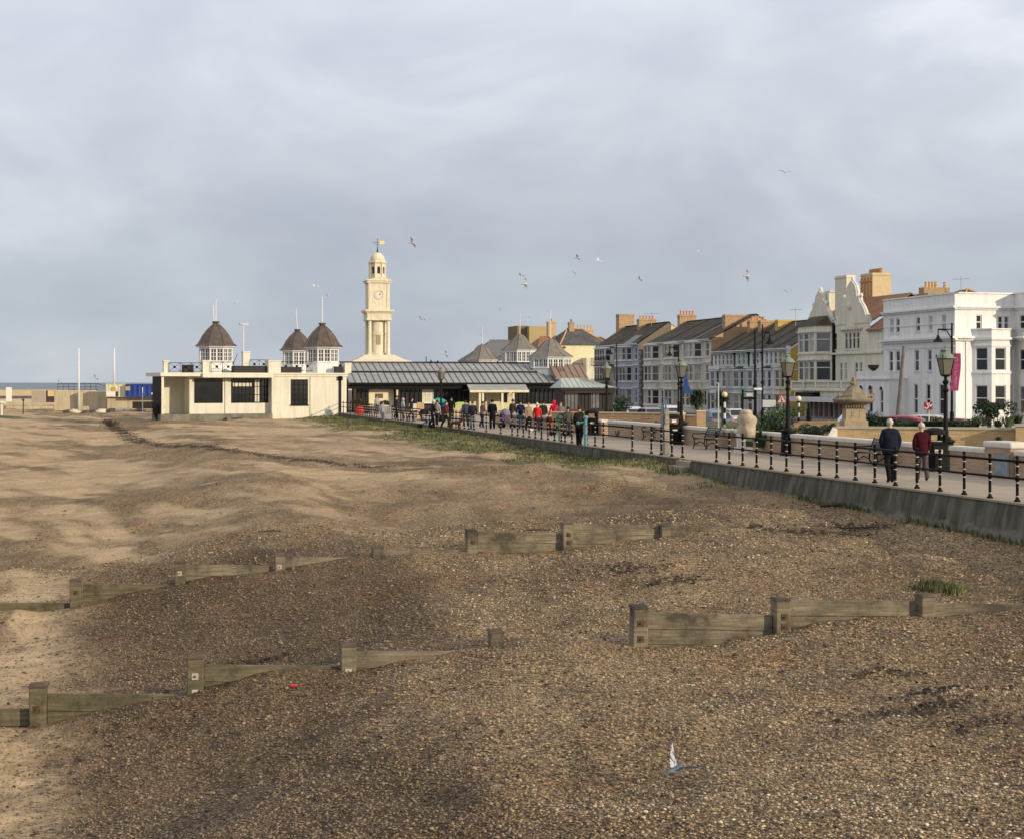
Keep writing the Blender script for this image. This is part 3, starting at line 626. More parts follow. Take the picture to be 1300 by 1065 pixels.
# ------------------------------------------------------------------ sea wall
SWM = mat('sea_wall_concrete', (.062, .058, .043), .95, .35, 1.1, .6, 14, kind='streak', dirt=((.26, .25, .21), .35))
def salt_line():
    n = SWM.node_tree.nodes; l = SWM.node_tree.links; b = n['Principled BSDF']; src = b.inputs['Base Color'].links[0].from_socket; tc = [x for x in n if x.type == 'TEX_COORD'][0]
    sp = n.new('ShaderNodeSeparateXYZ'); l.new(tc.outputs['Object'], sp.inputs[0]); nz = n.new('ShaderNodeTexNoise'); nz.inputs['Scale'].default_value = 1.4; nz.inputs['Detail'].default_value = 8; nz.inputs['Roughness'].default_value = .7; l.new(tc.outputs['Object'], nz.inputs[0])
    mu = n.new('ShaderNodeMath'); mu.operation = 'MULTIPLY_ADD'; l.new(nz.outputs[0], mu.inputs[0]); mu.inputs[1].default_value = 1.1; l.new(sp.outputs[2], mu.inputs[2])
    mr = n.new('ShaderNodeMapRange'); mr.interpolation_type = 'SMOOTHSTEP'; mr.inputs[1].default_value = -.02; mr.inputs[2].default_value = -.16; l.new(mu.outputs[0], mr.inputs[0])
    mx = n.new('ShaderNodeMix'); mx.data_type = 'RGBA'; l.new(mr.outputs[0], mx.inputs[0]); l.new(src, mx.inputs[6]); mx.inputs[7].default_value = (.15, .145, .12, 1); l.new(mx.outputs[2], b.inputs['Base Color'])
salt_line()
SWL = mat('sea_wall_lip', (.26, .22, .165), .9, .12, 1.5, .2, 30)
def seawall():
    t = thing('sea_wall', 'sloping dark concrete sea wall carrying the promenade railing', 'sea wall', (*rail_pt(48), 0))
    m = MB(); lip = MB(); ys = list(np.arange(12, 55.5, 5.4))+[56.4]; ys[-2:] = [56.4]
    segs = [(a, b) for a, b in zip(ys[:-1], ys[1:])]+[(62.5, 68), (68.02, 75), (75.02, 83), (83.02, 92), (92.02, 106), (106.02, 120), (120.02, 134), (134.02, 147)]
    segs.insert(len(ys)-1, (57.9, 62.48))
    for i, (a, b) in enumerate(segs):
        a += .02; q = []; bt = .30 if a < 56 else .12
        for y in (a, b):
            q.append([(*rail_pt(y, .29), 0), (*rail_pt(y, -.0), 0), (*rail_pt(y, -.02), -.10), (*rail_pt(y, -bt), -1.35), (*rail_pt(y, .29), -1.35)])
        A_, B_ = q; n_ = 5
        for k in range(n_):
            j = (k+1) % n_; m.poly([A_[k], A_[j], B_[j], B_[k]], 0)
        m.poly(A_[::-1]); m.poly(B_)
        lip.hexa([(*rail_pt(a, -.03), .003), (*rail_pt(a, .32), .003), (*rail_pt(b, .32), .003), (*rail_pt(b, -.03), .003), (*rail_pt(a, -.03), .05), (*rail_pt(a, .32), .05), (*rail_pt(b, .32), .05), (*rail_pt(b, -.03), .05)])
    m.build('wall_face', SWM, t); lip.build('kerb', SWL, t)
    # steps cut down to the beach in the gap of the railing
    for k in range(4):
        m = MB(); z = -.04-.17*k; m.hexa([(*rail_pt(56.45, -.32*k+.28), z-.5), (*rail_pt(57.86, -.32*k+.28), z-.5), (*rail_pt(57.86, -.32*k-.04), z-.5), (*rail_pt(56.45, -.32*k-.04), z-.5),
                (*rail_pt(56.45, -.32*k+.28), z), (*rail_pt(57.86, -.32*k+.28), z), (*rail_pt(57.86, -.32*k-.04), z), (*rail_pt(56.45, -.32*k-.04), z)][0:8])
        m.build('step', SWL, t)
seawall()
# ------------------------------------------------------------------ railings
def rail_post():
    m = MB(); W_ = []
    m.lathe((0, 0, 0), [(.075, 0), (.075, .03), (.045, .06), (.036, .10), (.034, .47), (.045, .485), (.058, .51), (.058, .545), (.045, .57), (.032, .59), (.03, .86), (.045, .88), (.056, .90), (.056, .935), (.035, .96), (.022, .975), (.040, .995), (.046, 1.02), (.036, 1.045), (.004, 1.06)], 10)
    for z in (.11, .42, .61, .80): m.lathe((0, 0, z), [(.041, 0), (.041, .026)], 10, 1)
    return m.build('post', [BLACK, mat('white_band_paint', (.45, .40, .34), .6, .1, 10)], None, True)
RP = rail_post(); rp_used = [False]
def railing(label, Ys, ends=(0, 0), low=None):
    x, y = rail_pt(Ys[0], .18); t = thing('promenade_railing', label, 'railing', (x, y, .05), 'black railing sections along the promenade edge')
    for Y in Ys:
        p = RP if not rp_used[0] else RP.copy()
        if rp_used[0]:
            COL.objects.link(p)
        rp_used[0] = True
        x2, y2 = rail_pt(Y, .18); p.parent = t; p.location = (x2-x, y2-y, 0)
    for z, r in ((.92, .030), (.528, .026)):
        m = MB(); a = rail_pt(Ys[0]-ends[0], .18); b = rail_pt(Ys[-1]+ends[1], .18); m.tube((*a, .05+z), (*b, .05+z), r, r, 8)
        m.build('rail', BLACK, t, True)
sp = 1.135
railing('long near railing of black posts with white bands, ending at the beach steps', [35.2-sp*6+sp*i for i in range(24)])
railing('short run of four railing posts between the steps and the timber piles', [57.75, 58.85, 60.0, 61.1])
railing('railing run with wide spaced posts beside the turquoise pipe', [63.35, 67.1, 68.25, 69.4, 70.55, 71.7, 72.8])
railing('railing run in front of the people in red coats', [73.4+sp*i for i in range(9)])
railing('open low railing run before the person in a long black coat', [84.9, 88.2, 91.3, 92.6, 93.7, 94.9, 96.0, 97.1, 98.3])
railing('railing run in front of the pushchair and beige board', [103.0, 104.1, 105.2, 110, 111.1, 112.2, 113.4, 114.5, 115.6, 116.8, 118.0])
railing('farthest railing run, reaching the cream pavilion past the red lifebuoy housing', [122.0, 125, 126.1, 127.3, 128.4, 129.6, 130.7, 131.8, 133, 134.2, 136.5, 138.8, 141, 143.2, 145.4])

# ------------------------------------------------------------------ low promenade wall with pale coping
def bwall(name, label, p0, p1, z0, z1, th, mt, cope=.14, over=.05, cm=None, group=None, rnd=True, cat='wall'):
    fr = Frame(p0, (p1[0]-p0[0], p1[1]-p0[1])); Ln = (Vector(p1)-Vector(p0)).length
    t = thing(name, label, cat, (*p0, z0), group); m = MB(); m.fbox(fr, 0, Ln, -th, 0, z0-.4, z1-cope); m.build('brickwork', mt, t)
    c = MB(); c.fbox(fr, -over, Ln+over, -th-over, over, z1-cope+.002, z1); o = c.build('coping', cm or COPE, t)
    if rnd: bv = o.modifiers.new('bevel', 'BEVEL'); bv.width = .05; bv.segments = 3
    return t, fr
BW = mat('promenade_brick', (.40, .27, .165), .9, .12, 1.2, kind='brick', dirt=((.40, .34, .27), 1.4))
wl = lambda px: (lambda k: ((k*(26.2/(k+.258))), 26.2/(k+.258)))((px-650)/F)
gp_ = 'low brick walls with pale coping along the promenade'
for (a, b, lab) in [(1420, 1289, 'low brick wall with pale coping right of the brick pillar'), (1250, 1206, 'low brick wall with pale coping between the nearest lantern post and the pillar'),
                    (1186, 1004, 'longest low brick wall with pale coping, behind the walking couple'), (994, 956, 'low brick wall with pale coping left of the second lantern post'),
                    (936, 868, 'low brick wall with pale coping behind the empty bench'), (842, 772, 'low brick wall with pale coping right of the fourth lantern post'), (764, 628, 'far low wall with pale coping behind the crowd')]:
    bwall('low_wall', lab, wl(b), wl(a), 0, .83, .34, BW, .17, .045, None, gp_)
# brick pillar with its notice panel
x, y = wl(1269); t = thing('brick_pillar', 'square brick pillar with pale cap and framed notice panel', 'pillar', (x, y, 0))
fr = Frame(wl(1252), (wl(1286)[0]-wl(1252)[0], wl(1286)[1]-wl(1252)[1])); Lp = (Vector(wl(1286))-Vector(wl(1252))).length
m = MB(); m.fbox(fr, .03, Lp-.03, -.66, .06, 0, .86); m.build('brickwork', BW, t)
c = MB(); c.fbox(fr, -.03, Lp+.03, -.71, .11, .862, 1.05); o = c.build('cap', COPE, t); bv = o.modifiers.new('b', 'BEVEL'); bv.width = .06; bv.segments = 3
c = MB(); c.fbox(fr, Lp*.42, Lp*.97, .062, .10, .05, .70); s = c.build('notice_panel', mat('galvanised_frame', (.25, .26, .28), .4, .15, 5, metal=.6), t)
c = MB(); c.fbox(fr, Lp*.46, Lp*.93, .101, .112, .12, .64); c.build('panel_face', mat('notice_face', (.20, .24, .29), .25, .35, 6), s)
# ------------------------------------------------------------------ terraces on the street line  x = 66 - .25 Y
EU = (.243, -.970)
def SY(px): return 66/((px-650)/F+.25)
def street(px): Y = SY(px); return (66-.25*Y, Y)
SIDE = (.970, .243)
def chimney(parent, fr, u, v, zb, zt, a, b, mt, npots, name='chimney', pot=POTS, along='v', ph=.45):
    m = MB(); m.fbox(fr, u-a/2, u+a/2, -v-b/2, -v+b/2, zb, zt-.24); m.fbox(fr, u-a/2-.05, u+a/2+.05, -v-b/2-.05, -v+b/2+.05, zt-.238, zt-.12); m.fbox(fr, u-a/2, u+a/2, -v-b/2, -v+b/2, zt-.118, zt)
    c = m.build(name, mt, parent)
    if npots:
        p = MB()
        for i in range(npots):
            q = (i+.5)/npots-.5; x, y, _ = fr(u+(q*a if along == 'u' else 0), -v+(q*b*.9 if along == 'v' else 0), 0)
            p.lathe((x, y, zt), [(.13, 0), (.11, ph*.8), (.145, ph*.85), (.13, ph)], 8)
        p.build('chimney_pots', pot, c)
    return c
def bay(t, fr, ua, ub, proj, z0, z1, floors, wm, roofm=None, cant=.55, trim=True, roofh=.5, pil=False, wstyle='sash', bands=True, fw=0):
    m = MB(); segs = [fr.sub(ua, 0, cant, proj), fr.sub(ua+cant, proj, ub-ua-2*cant, 0), fr.sub(ub-cant, proj, cant, -proj)]
    lens = [math.hypot(cant, proj), ub-ua-2*cant, math.hypot(cant, proj)]
    for s, (f2, ln) in enumerate(zip(segs, lens)):
        ops = []
        for (a, b) in floors:
            if fw: ops.append(((ln-fw)/2, (ln+fw)/2, a, b))
            elif s == 1:
                k = max(1, round(ln/1.25)); w_ = (ln-.12*(k+1))/k
                for i in range(k): ops.append((.12+i*(w_+.12), .12+i*(w_+.12)+w_, a, b))
            else: ops.append((.14, ln-.14, a, b))
        wall_open(m, f2, 0, ln, z0, z1, ops)
        for o in ops: window(f2, *o, parent=t, style=wstyle, ft=.07, sill=False)
    m.build('bay_wall', wm, t)
    def slab(za, zb, e, mt, name):
        k = MB(); pts = [fr(ua-e, .0, 0), fr(ua+cant-e*.5, proj+e, 0), fr(ub-cant+e*.5, proj+e, 0), fr(ub+e, .0, 0)]
        k.hexa([(x, y, za) for x, y, _ in (pts[0], pts[1], pts[2], pts[3])]+[(x, y, zb) for x, y, _ in (pts[0], pts[1], pts[2], pts[3])]); return k.build(name, mt, t)
    if bands:
        for (a, b) in floors:
            slab(a-.17, a-.03, .10, TRIM if trim else wm, 'sill_band')
            slab(b+.06, b+.20, .12, TRIM if trim else wm, 'string_course')
    if roofm:
        k = MB(); pts = [fr(ua-.1, .0, z1), fr(ua+cant-.05, proj+.12, z1), fr(ub-cant+.05, proj+.12, z1), fr(ub+.1, 0, z1)]; tp = [fr(ua+cant, .0, z1+roofh), fr(ub-cant, 0, z1+roofh)]
        k.poly([pts[0], pts[1], tp[0]]); k.poly([pts[1], pts[2], tp[1], tp[0]]); k.poly([pts[2], pts[3], tp[1]]); k.poly(pts[::-1]); k.build('bay_roof', roofm, t)
def slope(m, fr, u0, u1, pts, th=.12, mi=0):
    """roof sheet through (n, z) points, extruded along u"""
    for (na, za), (nb, zb) in zip(pts[:-1], pts[1:]):
        m.hexa([fr(u0, na, za-th), fr(u1, na, za-th), fr(u1, nb, zb-th), fr(u0, nb, zb-th), fr(u0, na, za), fr(u1, na, za), fr(u1, nb, zb), fr(u0, nb, zb)], mi)
def terrace(name, label, pL, pR, zE, zR, vR, D, wm, floors, bays=(), flats=(), roof=SLATE, cols=None, gR=None, gL=None, z0=-.55, group=None, string=(), eaves=TRIM, ov=.25, pipe=False, doors=(), wst='sash', sidez=None):
    A_, B_ = street(pL), street(pR); fr = Frame(A_, EU); Ln = (Vector(B_)-Vector(A_)).length
    t = thing(name, label, 'house', (*A_, z0), group)
    m = MB(); ops = []
    wins = []
    for (c, w_, fl) in flats:
        for k in fl: a, b = floors[k]; wins.append((c*Ln-w_/2, c*Ln+w_/2, a, b))
    for (c, w_, h) in doors: wins.append((c*Ln-w_/2, c*Ln+w_/2, z0, z0+h))
    wall_open(m, fr, 0, Ln, z0, zE, wins)
    m.poly([fr(0, -D, z0), fr(0, -D, zE), fr(Ln, -D, zE), fr(Ln, -D, z0)])
    m.build('wall', wm, t)
    nd = len(doors)
    for k, o in enumerate(wins):
        if k >= len(wins)-nd:
            d = MB(); d.fbox(fr, o[0]+.02, o[1]-.02, -.16, -.10, o[2], o[3]-.02); d.build('door', mat('dark_door', (.05, .05, .07), .5), t)
        else: window(fr, *o, parent=t, style=wst)
    for e, gm in ((0, gL), (Ln, gR)):
        g = MB(); i = .012 if e == 0 else -.012; e2 = e+i
        q = [fr(e2, 0, z0), fr(e2, -D, z0), fr(e2, -D, zE), fr(e2, -vR, zR-.06), fr(e2, 0, zE)]
        g.poly(q if e else q[::-1])
        g.build('side_wall', gm or wm, t)
    for bb in bays: bay(t, fr, bb['a']*Ln, bb['b']*Ln, bb.get('p', .75), z0, bb['z1'], [floors[k] for k in bb['fl']], bb.get('m', wm), bb.get('roof'), bb.get('cant', .55), True, bb.get('rh', .5), wstyle=bb.get('ws', 'sash'))
    r = MB(); slope(r, fr, -.0, Ln-.004, [(ov, zE-.02), (-vR, zR), (-D-.2, zE-.02)])
    # party-wall ridges between roofs
    pr = [(ov-.05, zE+.06), (-vR, zR+.08), (-vR-.3, zR-.02)]
    slope(r, fr, Ln-.22, Ln+.03, pr, .10)
    # ridge tiles
    for k in range(int(Ln/.45)): r.fbox(fr, k*.45+.01, k*.45+.44, -vR-.12, -vR+.12, zR-.02, zR+.07)
    r.build('roof', roof, t)
    g = MB(); g.fbox(fr, 0, Ln-.01, ov+.001, ov+.11, zE-.10, zE+.0); g.fbox(fr, 0, Ln-.01, .004, ov-.02, zE-.24, zE-.13); g.build('gutter', eaves, t)
    if string:
        s = MB()
        for (a, b, e) in string: s.fbox(fr, .01, Ln-.01, .002, e, a, b)
        s.build('string_course', TRIM, t)
    if pipe:
        s = MB(); s.fbox(fr, Ln-.20, Ln-.10, .02, .12, z0, zE-.1); s.fbox(fr, Ln-.32, Ln-.02, .02, .26, zE-.42, zE-.12); s.build('downpipe', BLACK, t)
    return t, fr, Ln
# --- three-storey bay-windowed block (px 822-903): three houses
bnd = [822, 848, 875, 903]; fl3 = [(.15, 1.9), (2.95, 4.75), (5.65, 7.2)]
labs = ['grey three storey bay fronted house, left end of the tall block of three', 'grey three storey bay fronted house, middle of the tall block under red chimney pots', 'grey three storey bay fronted house, right end of the tall block with the highest gable']
for i in range(3):
    t, fr, Ln = terrace('terraced_house', labs[i], bnd[i], bnd[i+1], 7.6, 10.35, 5.3, 10.6, GREYR, fl3,
        bays=[dict(a=.06, b=.62, p=.9, z1=7.45, fl=(0, 1, 2), cant=.7)], flats=[(.82, 1.1, (1, 2)), (.72, .8, (0,))], doors=[(.90, .9, 2.3)], group='grey three storey houses in the tall block',
        string=[(2.05, 2.2, .12), (4.95, 5.1, .12)], gR=BRICKO if i == 2 else None, gL=BRICKB if i == 0 else None)
    if i == 1: chimney(t, fr, fr.sub(0, -5.3, 1, 0).u(872), 5.3, 9.2, 11.2, .8, 2.2, BRICKO, 5, ph=.5)
    if i == 2:
        chimney(t, fr, fr.sub(0, -4.0, 1, 0).u(938), 4.0, 7.6, 10.35, .9, 3.6, BRICKO, 0)
        s = MB(); slope(s, fr, Ln*.3, Ln*.34, [(.3, 7.66), (-5.2, 10.37)], .02); s.build('roof_flashing', LEAD, t)
# --- lilac and grey pair further left (px 758-811)
bnd = [758, 784, 811]
t, fr, Ln = terrace('terraced_house', 'dark grey bay fronted house with iron balconies at the far left of the street', 758, 784, 7.7, 10.4, 3.9, 8.5, GREYR, fl3, bays=[dict(a=.08, b=.7, p=.8, z1=7.5, fl=(0, 1, 2))], flats=[(.86, 1.0, (0, 1, 2))], string=[(2.1, 2.25, .4), (4.95, 5.1, .4)])
chimney(t, fr, .4, 3.9, 9, 12.1, 1.4, 2.2, BRICKO, 0)
b = MB()
for z in (2.3, 5.15):
    for k in range(28): u = .3+k*(Ln-.6)/27; b.fbox(fr, u-.015, u+.015, .95, .98, z, z+.9)
    b.fbox(fr, .3, Ln-.3, .94, .99, z+.9, z+.95); b.fbox(fr, .3, Ln-.3, .1, 1.0, z-.12, z-.02)
b.build('balcony', BLACK, t)
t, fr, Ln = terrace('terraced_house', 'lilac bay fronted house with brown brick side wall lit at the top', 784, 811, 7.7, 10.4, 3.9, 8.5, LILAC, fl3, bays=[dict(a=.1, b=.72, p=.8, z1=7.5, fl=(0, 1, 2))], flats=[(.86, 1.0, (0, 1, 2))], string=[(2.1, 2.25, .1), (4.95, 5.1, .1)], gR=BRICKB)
chimney(t, fr, .3, 3.9, 9.6, 11.1, .9, 2.4, BRICKO, 5)
g = MB(); g.poly([fr(Ln+.0, 0, 6.9), fr(Ln, -8.5, 6.9), fr(Ln, -8.5, 7.7), fr(Ln, -3.9, 10.3), fr(Ln, 0, 7.7)]); g.build('sunlit_gable', mat('sunlit_gable_tone', (.60, .46, .26), .85), t)  # top of the brick side wall, sunlight put into its paler colour
q = MB()
for k in range(14): q.fbox(fr, Ln-.32 if k % 2 else Ln-.22, Ln+.012, -.34 if k % 2 else -.22, .02, -.5+k*.52, -.5+k*.52+.42)
q.build('quoins', LILAC, t)
s = MB()
for k in range(5): slope(s, fr, Ln*.35+k*.62, Ln*.35+k*.62+.45, [(.2, 7.74), (-1.4, 8.83)], .03)
s.build('roof_panels', LEAD, t)
# --- two storey coloured terrace (px 905-1003)
bnd = [905, 920, 934, 952, 969, 987, 1003.5]; fl2 = [(-.1, 1.55), (2.3, 3.95), (4.6, 5.85)]
hs = [(PALEB, 'pale blue white terraced house with bargeboard over its bay, beside the tall grey block'), (PINKW, 'pinkish grey terraced house between the pale blue and the mint houses'),
      (MINT, 'mint green terraced house with black downpipe'), (LAVW, 'narrow lavender white terraced house behind the two black masts'),
      (PALEB, 'white terraced house with arched hood over its window, left of the cream end house'), (YELC, 'pale yellow end terrace house with mustard side wall')]
for i, (wm, lab) in enumerate(hs):
    t, fr, Ln = terrace('terraced_house', lab, bnd[i], bnd[i+1], 6.15, 9.15, 5.2, 10, wm, fl2, bays=[dict(a=.06, b=.66, p=.55, z1=4.2, fl=(0, 1), cant=.35, roof=LEAD if i % 2 else SLATE, rh=.25)],
        flats=[(.24, .62, (2,)), (.56, .62, (2,)), (.86, .7, (1, 2))], doors=[(.84, .85, 2.1)], string=[(4.25, 4.38, .14)], gR=MUST if i == 5 else None, gL=BRICKO if i == 0 else None, pipe=i in (1, 2, 3), ov=.3)
    if i in (2, 3, 4): chimney(t, fr, fr.sub(0, -4.6, 1, 0).u({2: 962, 3: 976, 4: 998}[i]), 4.6, 7.6, 9.75-.1*i, .8, 2.2, BRICKO if i < 4 else mat('yellow_chimney', (.45, .31, .11), .85), 3 if i == 2 else 0)
    if i == 5:
        g = MB(); slope(g, fr, Ln-.28, Ln+.06, [(.18, 6.1), (-5.2, 9.28)], .22); g.fbox(fr, Ln-.3, Ln+.07, .0, .3, 5.6, 6.35); g.build('gable_coping', TRIM, t)
        g = MB(); g.poly([fr(Ln+.012, .0, 2.2), fr(Ln+.012, -10, 2.2), fr(Ln+.012, -10, 2.34), fr(Ln+.012, 0, 2.34)]); g.fbox(fr, Ln, Ln+.03, -10, 0, 3.95, 4.05); g.build('string_course', TRIM, t)
    if i == 0:
        g = MB(); g.fbox(fr, .1, Ln-.1, .56, .60, 4.25, 4.55)
        for k in range(8): u = .3+k*(Ln-.6)/7; g.poly([fr(u-.2, .605, 4.25), fr(u, .605, 3.98), fr(u+.2, .605, 4.25)])
        g.build('bargeboard', TRIM, t)
    if i == 4:
        g = MB(); ub = Ln*.36
        for k in range(10):
            a0, a1 = math.pi*k/10, math.pi*(k+1)/10; g.poly([fr(ub+math.cos(a0)*1.1, .7, 4.4+math.sin(a0)*.45), fr(ub+math.cos(a1)*1.1, .7, 4.4+math.sin(a1)*.45), fr(ub+math.cos(a1)*.95, .7, 4.38+math.sin(a1)*.35), fr(ub+math.cos(a0)*.95, .7, 4.38+math.sin(a0)*.35)])
        g.build('arched_hood', TRIM, t)
    s = MB()
    for k in range(3): uu = Ln*(.25+.25*k); slope(s, fr, uu, uu+.05, [(.31, 6.17), (-5.2, 9.17)], .02) if k == 1 else None
    if s.v: s.build('roof_seam', LEAD, t)

# --- cream gabled building (px 1022-1121)
A_ = street(1022); B_ = street(1121); fr = Frame(A_, EU); Ln = (Vector(B_)-Vector(A_)).length; z0 = -.55
t = thing('gabled_guesthouse', 'cream three storey building with ornate curved gables, tiled roof and shopfront', 'building', (*A_, z0))
U = fr.u; Zp = fr.z
uG0, uG1 = U(1061), U(1105)
m = MB(); W_ = []
# left wing: canted bay front;  centre: dutch gable;  right: plain wall
w3 = (Zp(1085, 447-1), Zp(1085, 418)); zb2 = (Zp(1085, 482), Zp(1085, 459)); print('gabled w3', w3, zb2, Ln, uG0, uG1)
for a, b in ((1072.5, 1076), (1077.3, 1081), (1082.3, 1086), (1087.3, 1091)): W_.append((U(a), U(b), 5.75, 7.25))
for a, b in ((1066, 1069.5), (1072, 1075.5), (1085.5, 1089), (1091, 1094.5)): W_.append((U(a), U(b), 2.95, 4.55))
W_.append((U(1059), U(1062.3), 5.75, 7.25)); W_.append((U(1057.5), U(1060.5), 2.95, 4.55))
wall_open(m, fr, 0, uG1, 1.45, 8.0, W_); wall_open(m, fr, uG1, Ln, z0, 7.35, [])
wall_open(m, fr, 0, uG1, z0, 1.45, [(.8, uG1-.8, z0+.1, 1.0)])
m.poly([fr(Ln-.01, 0, z0), fr(Ln-.01, -10, z0), fr(Ln-.01, -10, 7.5), fr(Ln-.01, -4.2, 10.2), fr(Ln-.01, 0, 7.3)]); m.poly([fr(.01, 0, z0), fr(.01, 0, 8), fr(.01, -9, 8), fr(.01, -9, z0)])
m.poly([fr(0, 0, 8), fr(uG1, 0, 8), fr(uG1, -.3, 8), fr(0, -.3, 8)])
m.build('wall', CREAM2, t)
for o in W_: window(fr, *o, parent=t, style='trans', ft=.06)
# dutch gable profile (real thickness)
def prism(m, fr, prof, n0, n1, mi=0):
    k = len(prof); a = [fr(u, n1, z) for u, z in prof]; b = [fr(u, n0, z) for u, z in prof]; base = len(m.v); m.v += a+b
    m.f.append(tuple(range(base, base+k))); m.m.append(mi); m.f.append(tuple(base+k+i for i in reversed(range(k)))); m.m.append(mi)
    for i in range(k): j = (i+1) % k; m.f.append((base+i, base+k+i, base+k+j, base+j)); m.m.append(mi)
def dutch(uc, hw, z0_, z1_, n0, n1, name):
    h = z1_-z0_; P_ = [(-1, 0), (-1, .10), (-.86, .13), (-.80, .26), (-.66, .40), (-.50, .50), (-.46, .60), (-.34, .62), (-.30, .74), (-.22, .88), (-.10, .95), (0, 1)]
    pr = [(uc+a*hw, z0_+b*h) for a, b in P_]+[(uc-a*hw, z0_+b*h) for a, b in P_[-2::-1]]
    g = MB(); prism(g, fr, pr[::-1], n0, n1); o = g.build(name, CREAM2, t)
    c = MB()
    for (a, b), (a2, b2) in zip(pr[:-1], pr[1:]):
        if abs(a-a2)+abs(b-b2) > .05: c.tube(fr(a, (n0+n1)/2, b), fr(a2, (n0+n1)/2, b2), .09, None, 6)
    for a, b in ((-.93, .16), (-.5, .64), (0, 1.03), (.5, .64), (.93, .16)): q = fr(uc+a*hw, (n0+n1)/2, z0_+b*h); c.ell(q, (.17, .17, .2), 8, 6)
    c.build('gable_coping', TRIM, o); return o
ug = U(1081); go = dutch(ug, (uG1-uG0)/2-.1, 8.0, 11.9, -.32, .06, 'curved_gable')
b = MB()
for k in range(8): b.fbox(fr, ug-1.9+k*.5, ug-1.72+k*.5, .062, .12, 7.35, 7.5)
b.fbox(fr, ug-2.2, ug+2.1, .062, .2, 7.5, 7.62); prism(b, fr, [(ug-1.2, 7.65), (ug+1.2, 7.65), (ug, 8.5)], .062, .14); b.ell(fr(ug-.1, .1, 9.6), (.3, .2, .35), 10, 6)
b.fbox(fr, 0, Ln, .005, .17, 5.3, 5.48); b.fbox(fr, uG1, Ln, .003, .13, 7.2, 7.4); b.fbox(fr, uG0, uG1, .004, .12, 2.55, 2.7)
b.build('mouldings', CREAM2, t)
# left bay with hipped dark roof
bay(t, fr, .3, U(1056.5), 1.3, 1.45, 8.0, [(2.95, 4.75), (5.55, 7.35)], CREAM2, SLATE, 1.0, False, .95, wstyle='trans')
# gable behind the bay roof
dutch(fr.sub(0, -.7, 1, 0).u(1042), 3.0, 8.0, 11.45, -.9, -.5, 'curved_gable'); b = MB(); uu = fr.sub(0, -.9, 1, 0).u(1047); b.fbox(fr, uu-.9, uu+.9, -1.6, -.92, 8.0, 11.2); b.fbox(fr, uu-1.0, uu+1.0, -1.7, -.905, 11.2, 11.35); b.build('chimney', CREAM2, t)
# balcony over the shopfront
b = MB(); b.fbox(fr, .2, uG1+.3, .0, 1.55, 2.0, 2.18); b.fbox(fr, .2, uG1+.3, 1.32, 1.55, 2.78, 2.92); b.fbox(fr, .2, uG1+.3, 1.34, 1.5, 2.18, 2.26)
k = int((uG1-.2)/.28)
for i in range(k): x, y, _ = fr(.35+i*.28, 1.43, 0); b.lathe((x, y, 2.26), [(.05, 0), (.09, .15), (.045, .36), (.06, .52)], 6, cap=False)
for i in range(6): b.fbox(fr, .2+i*(uG1-.2)/5, .5+i*(uG1-.2)/5, 1.30, 1.57, 2.18, 2.98)
b.fbox(fr, .2, uG1+.3, .0, 1.2, 1.47, 1.98); b.build('balcony', CREAM2, t)
b = MB(); b.fbox(fr, -.2, uG1, 0.05, 2.6, 1.02, 1.45); b.build('shop_fascia', mat('fascia_paint', (.55, .55, .53), .7), t)
b = MB(); b.fbox(fr, .8, uG1-.8, -.3, -.2, z0, 1.0, 0)
o = b.build('shopfront', mat('shopfront_glass', (.10, .07, .055), .15, .6, .8, spec=.7), t)
for i in range(12): b = MB(); uu = .8+i*(uG1-1.6)/11; b.fbox(fr, uu-.06, uu+.06, -.2, .0, z0, 1.0); b.build('mullion', TRIM, o)
b = MB(); b.fbox(fr, 2.2, 5.9, 1.0, 2.0, 1.46, 1.85); b.build('awning_box', BLACK, t)
for i, uu in enumerate((1.2, 3.4, 6.4, 8.2)): b = MB(); b.fbox(fr, uu, uu+1.3, -.195, -.14, z0+.1, .85); b.build('brick_panel', mat('brick_panel', (.28, .14, .10), .9), t)
# tiled main roof, party chimney, white chimney
r = MB(); slope(r, fr, uG1-.5, Ln, [(.2, 7.35), (-4.2, 10.35), (-10, 7.6)]); slope(r, fr, U(1048), uG1-.52, [(-.6, 8.3), (-4.2, 10.7), (-10, 7.8)]); r.build('roof', REDT, t)
b = MB(); b.fbox(fr, U(1058.5), U(1060.5), .02, .16, 1.5, 8.2); b.build('downpipe', BLACK, t)
chimney(t, fr, fr.sub(0, -1.4, 1, 0).u(1073), 1.4, 8, 12.6, 2.4, .9, mat('cream_chimney', (.60, .55, .44), .85), 0)
uc_ = fr.sub(0, -5.5, 1, 0).u(1112); c = chimney(t, fr, uc_, 5.5, 9, 13.0, 2.4, 1.9, mat('striped_stack', (.50, .40, .24), .85), 0)
b = MB()
for i in range(4): b.fbox(fr, uc_-1.1+i*.62, uc_-.85+i*.62, -4.548, -4.46, 10.2, 12.6)
b.fbox(fr, uc_-1.25, uc_+1.25, -4.549, -4.42, 12.2, 12.32)
for i in range(5): x, y, _ = fr(uc_-1+i*.5, -5.5, 0); b.lathe((x, y, 13.0), [(.2, 0), (.17, .4), (.2, .45)], 8)
b.build('chimney_strips', mat('chimney_strip', (.42, .22, .10), .9), c)

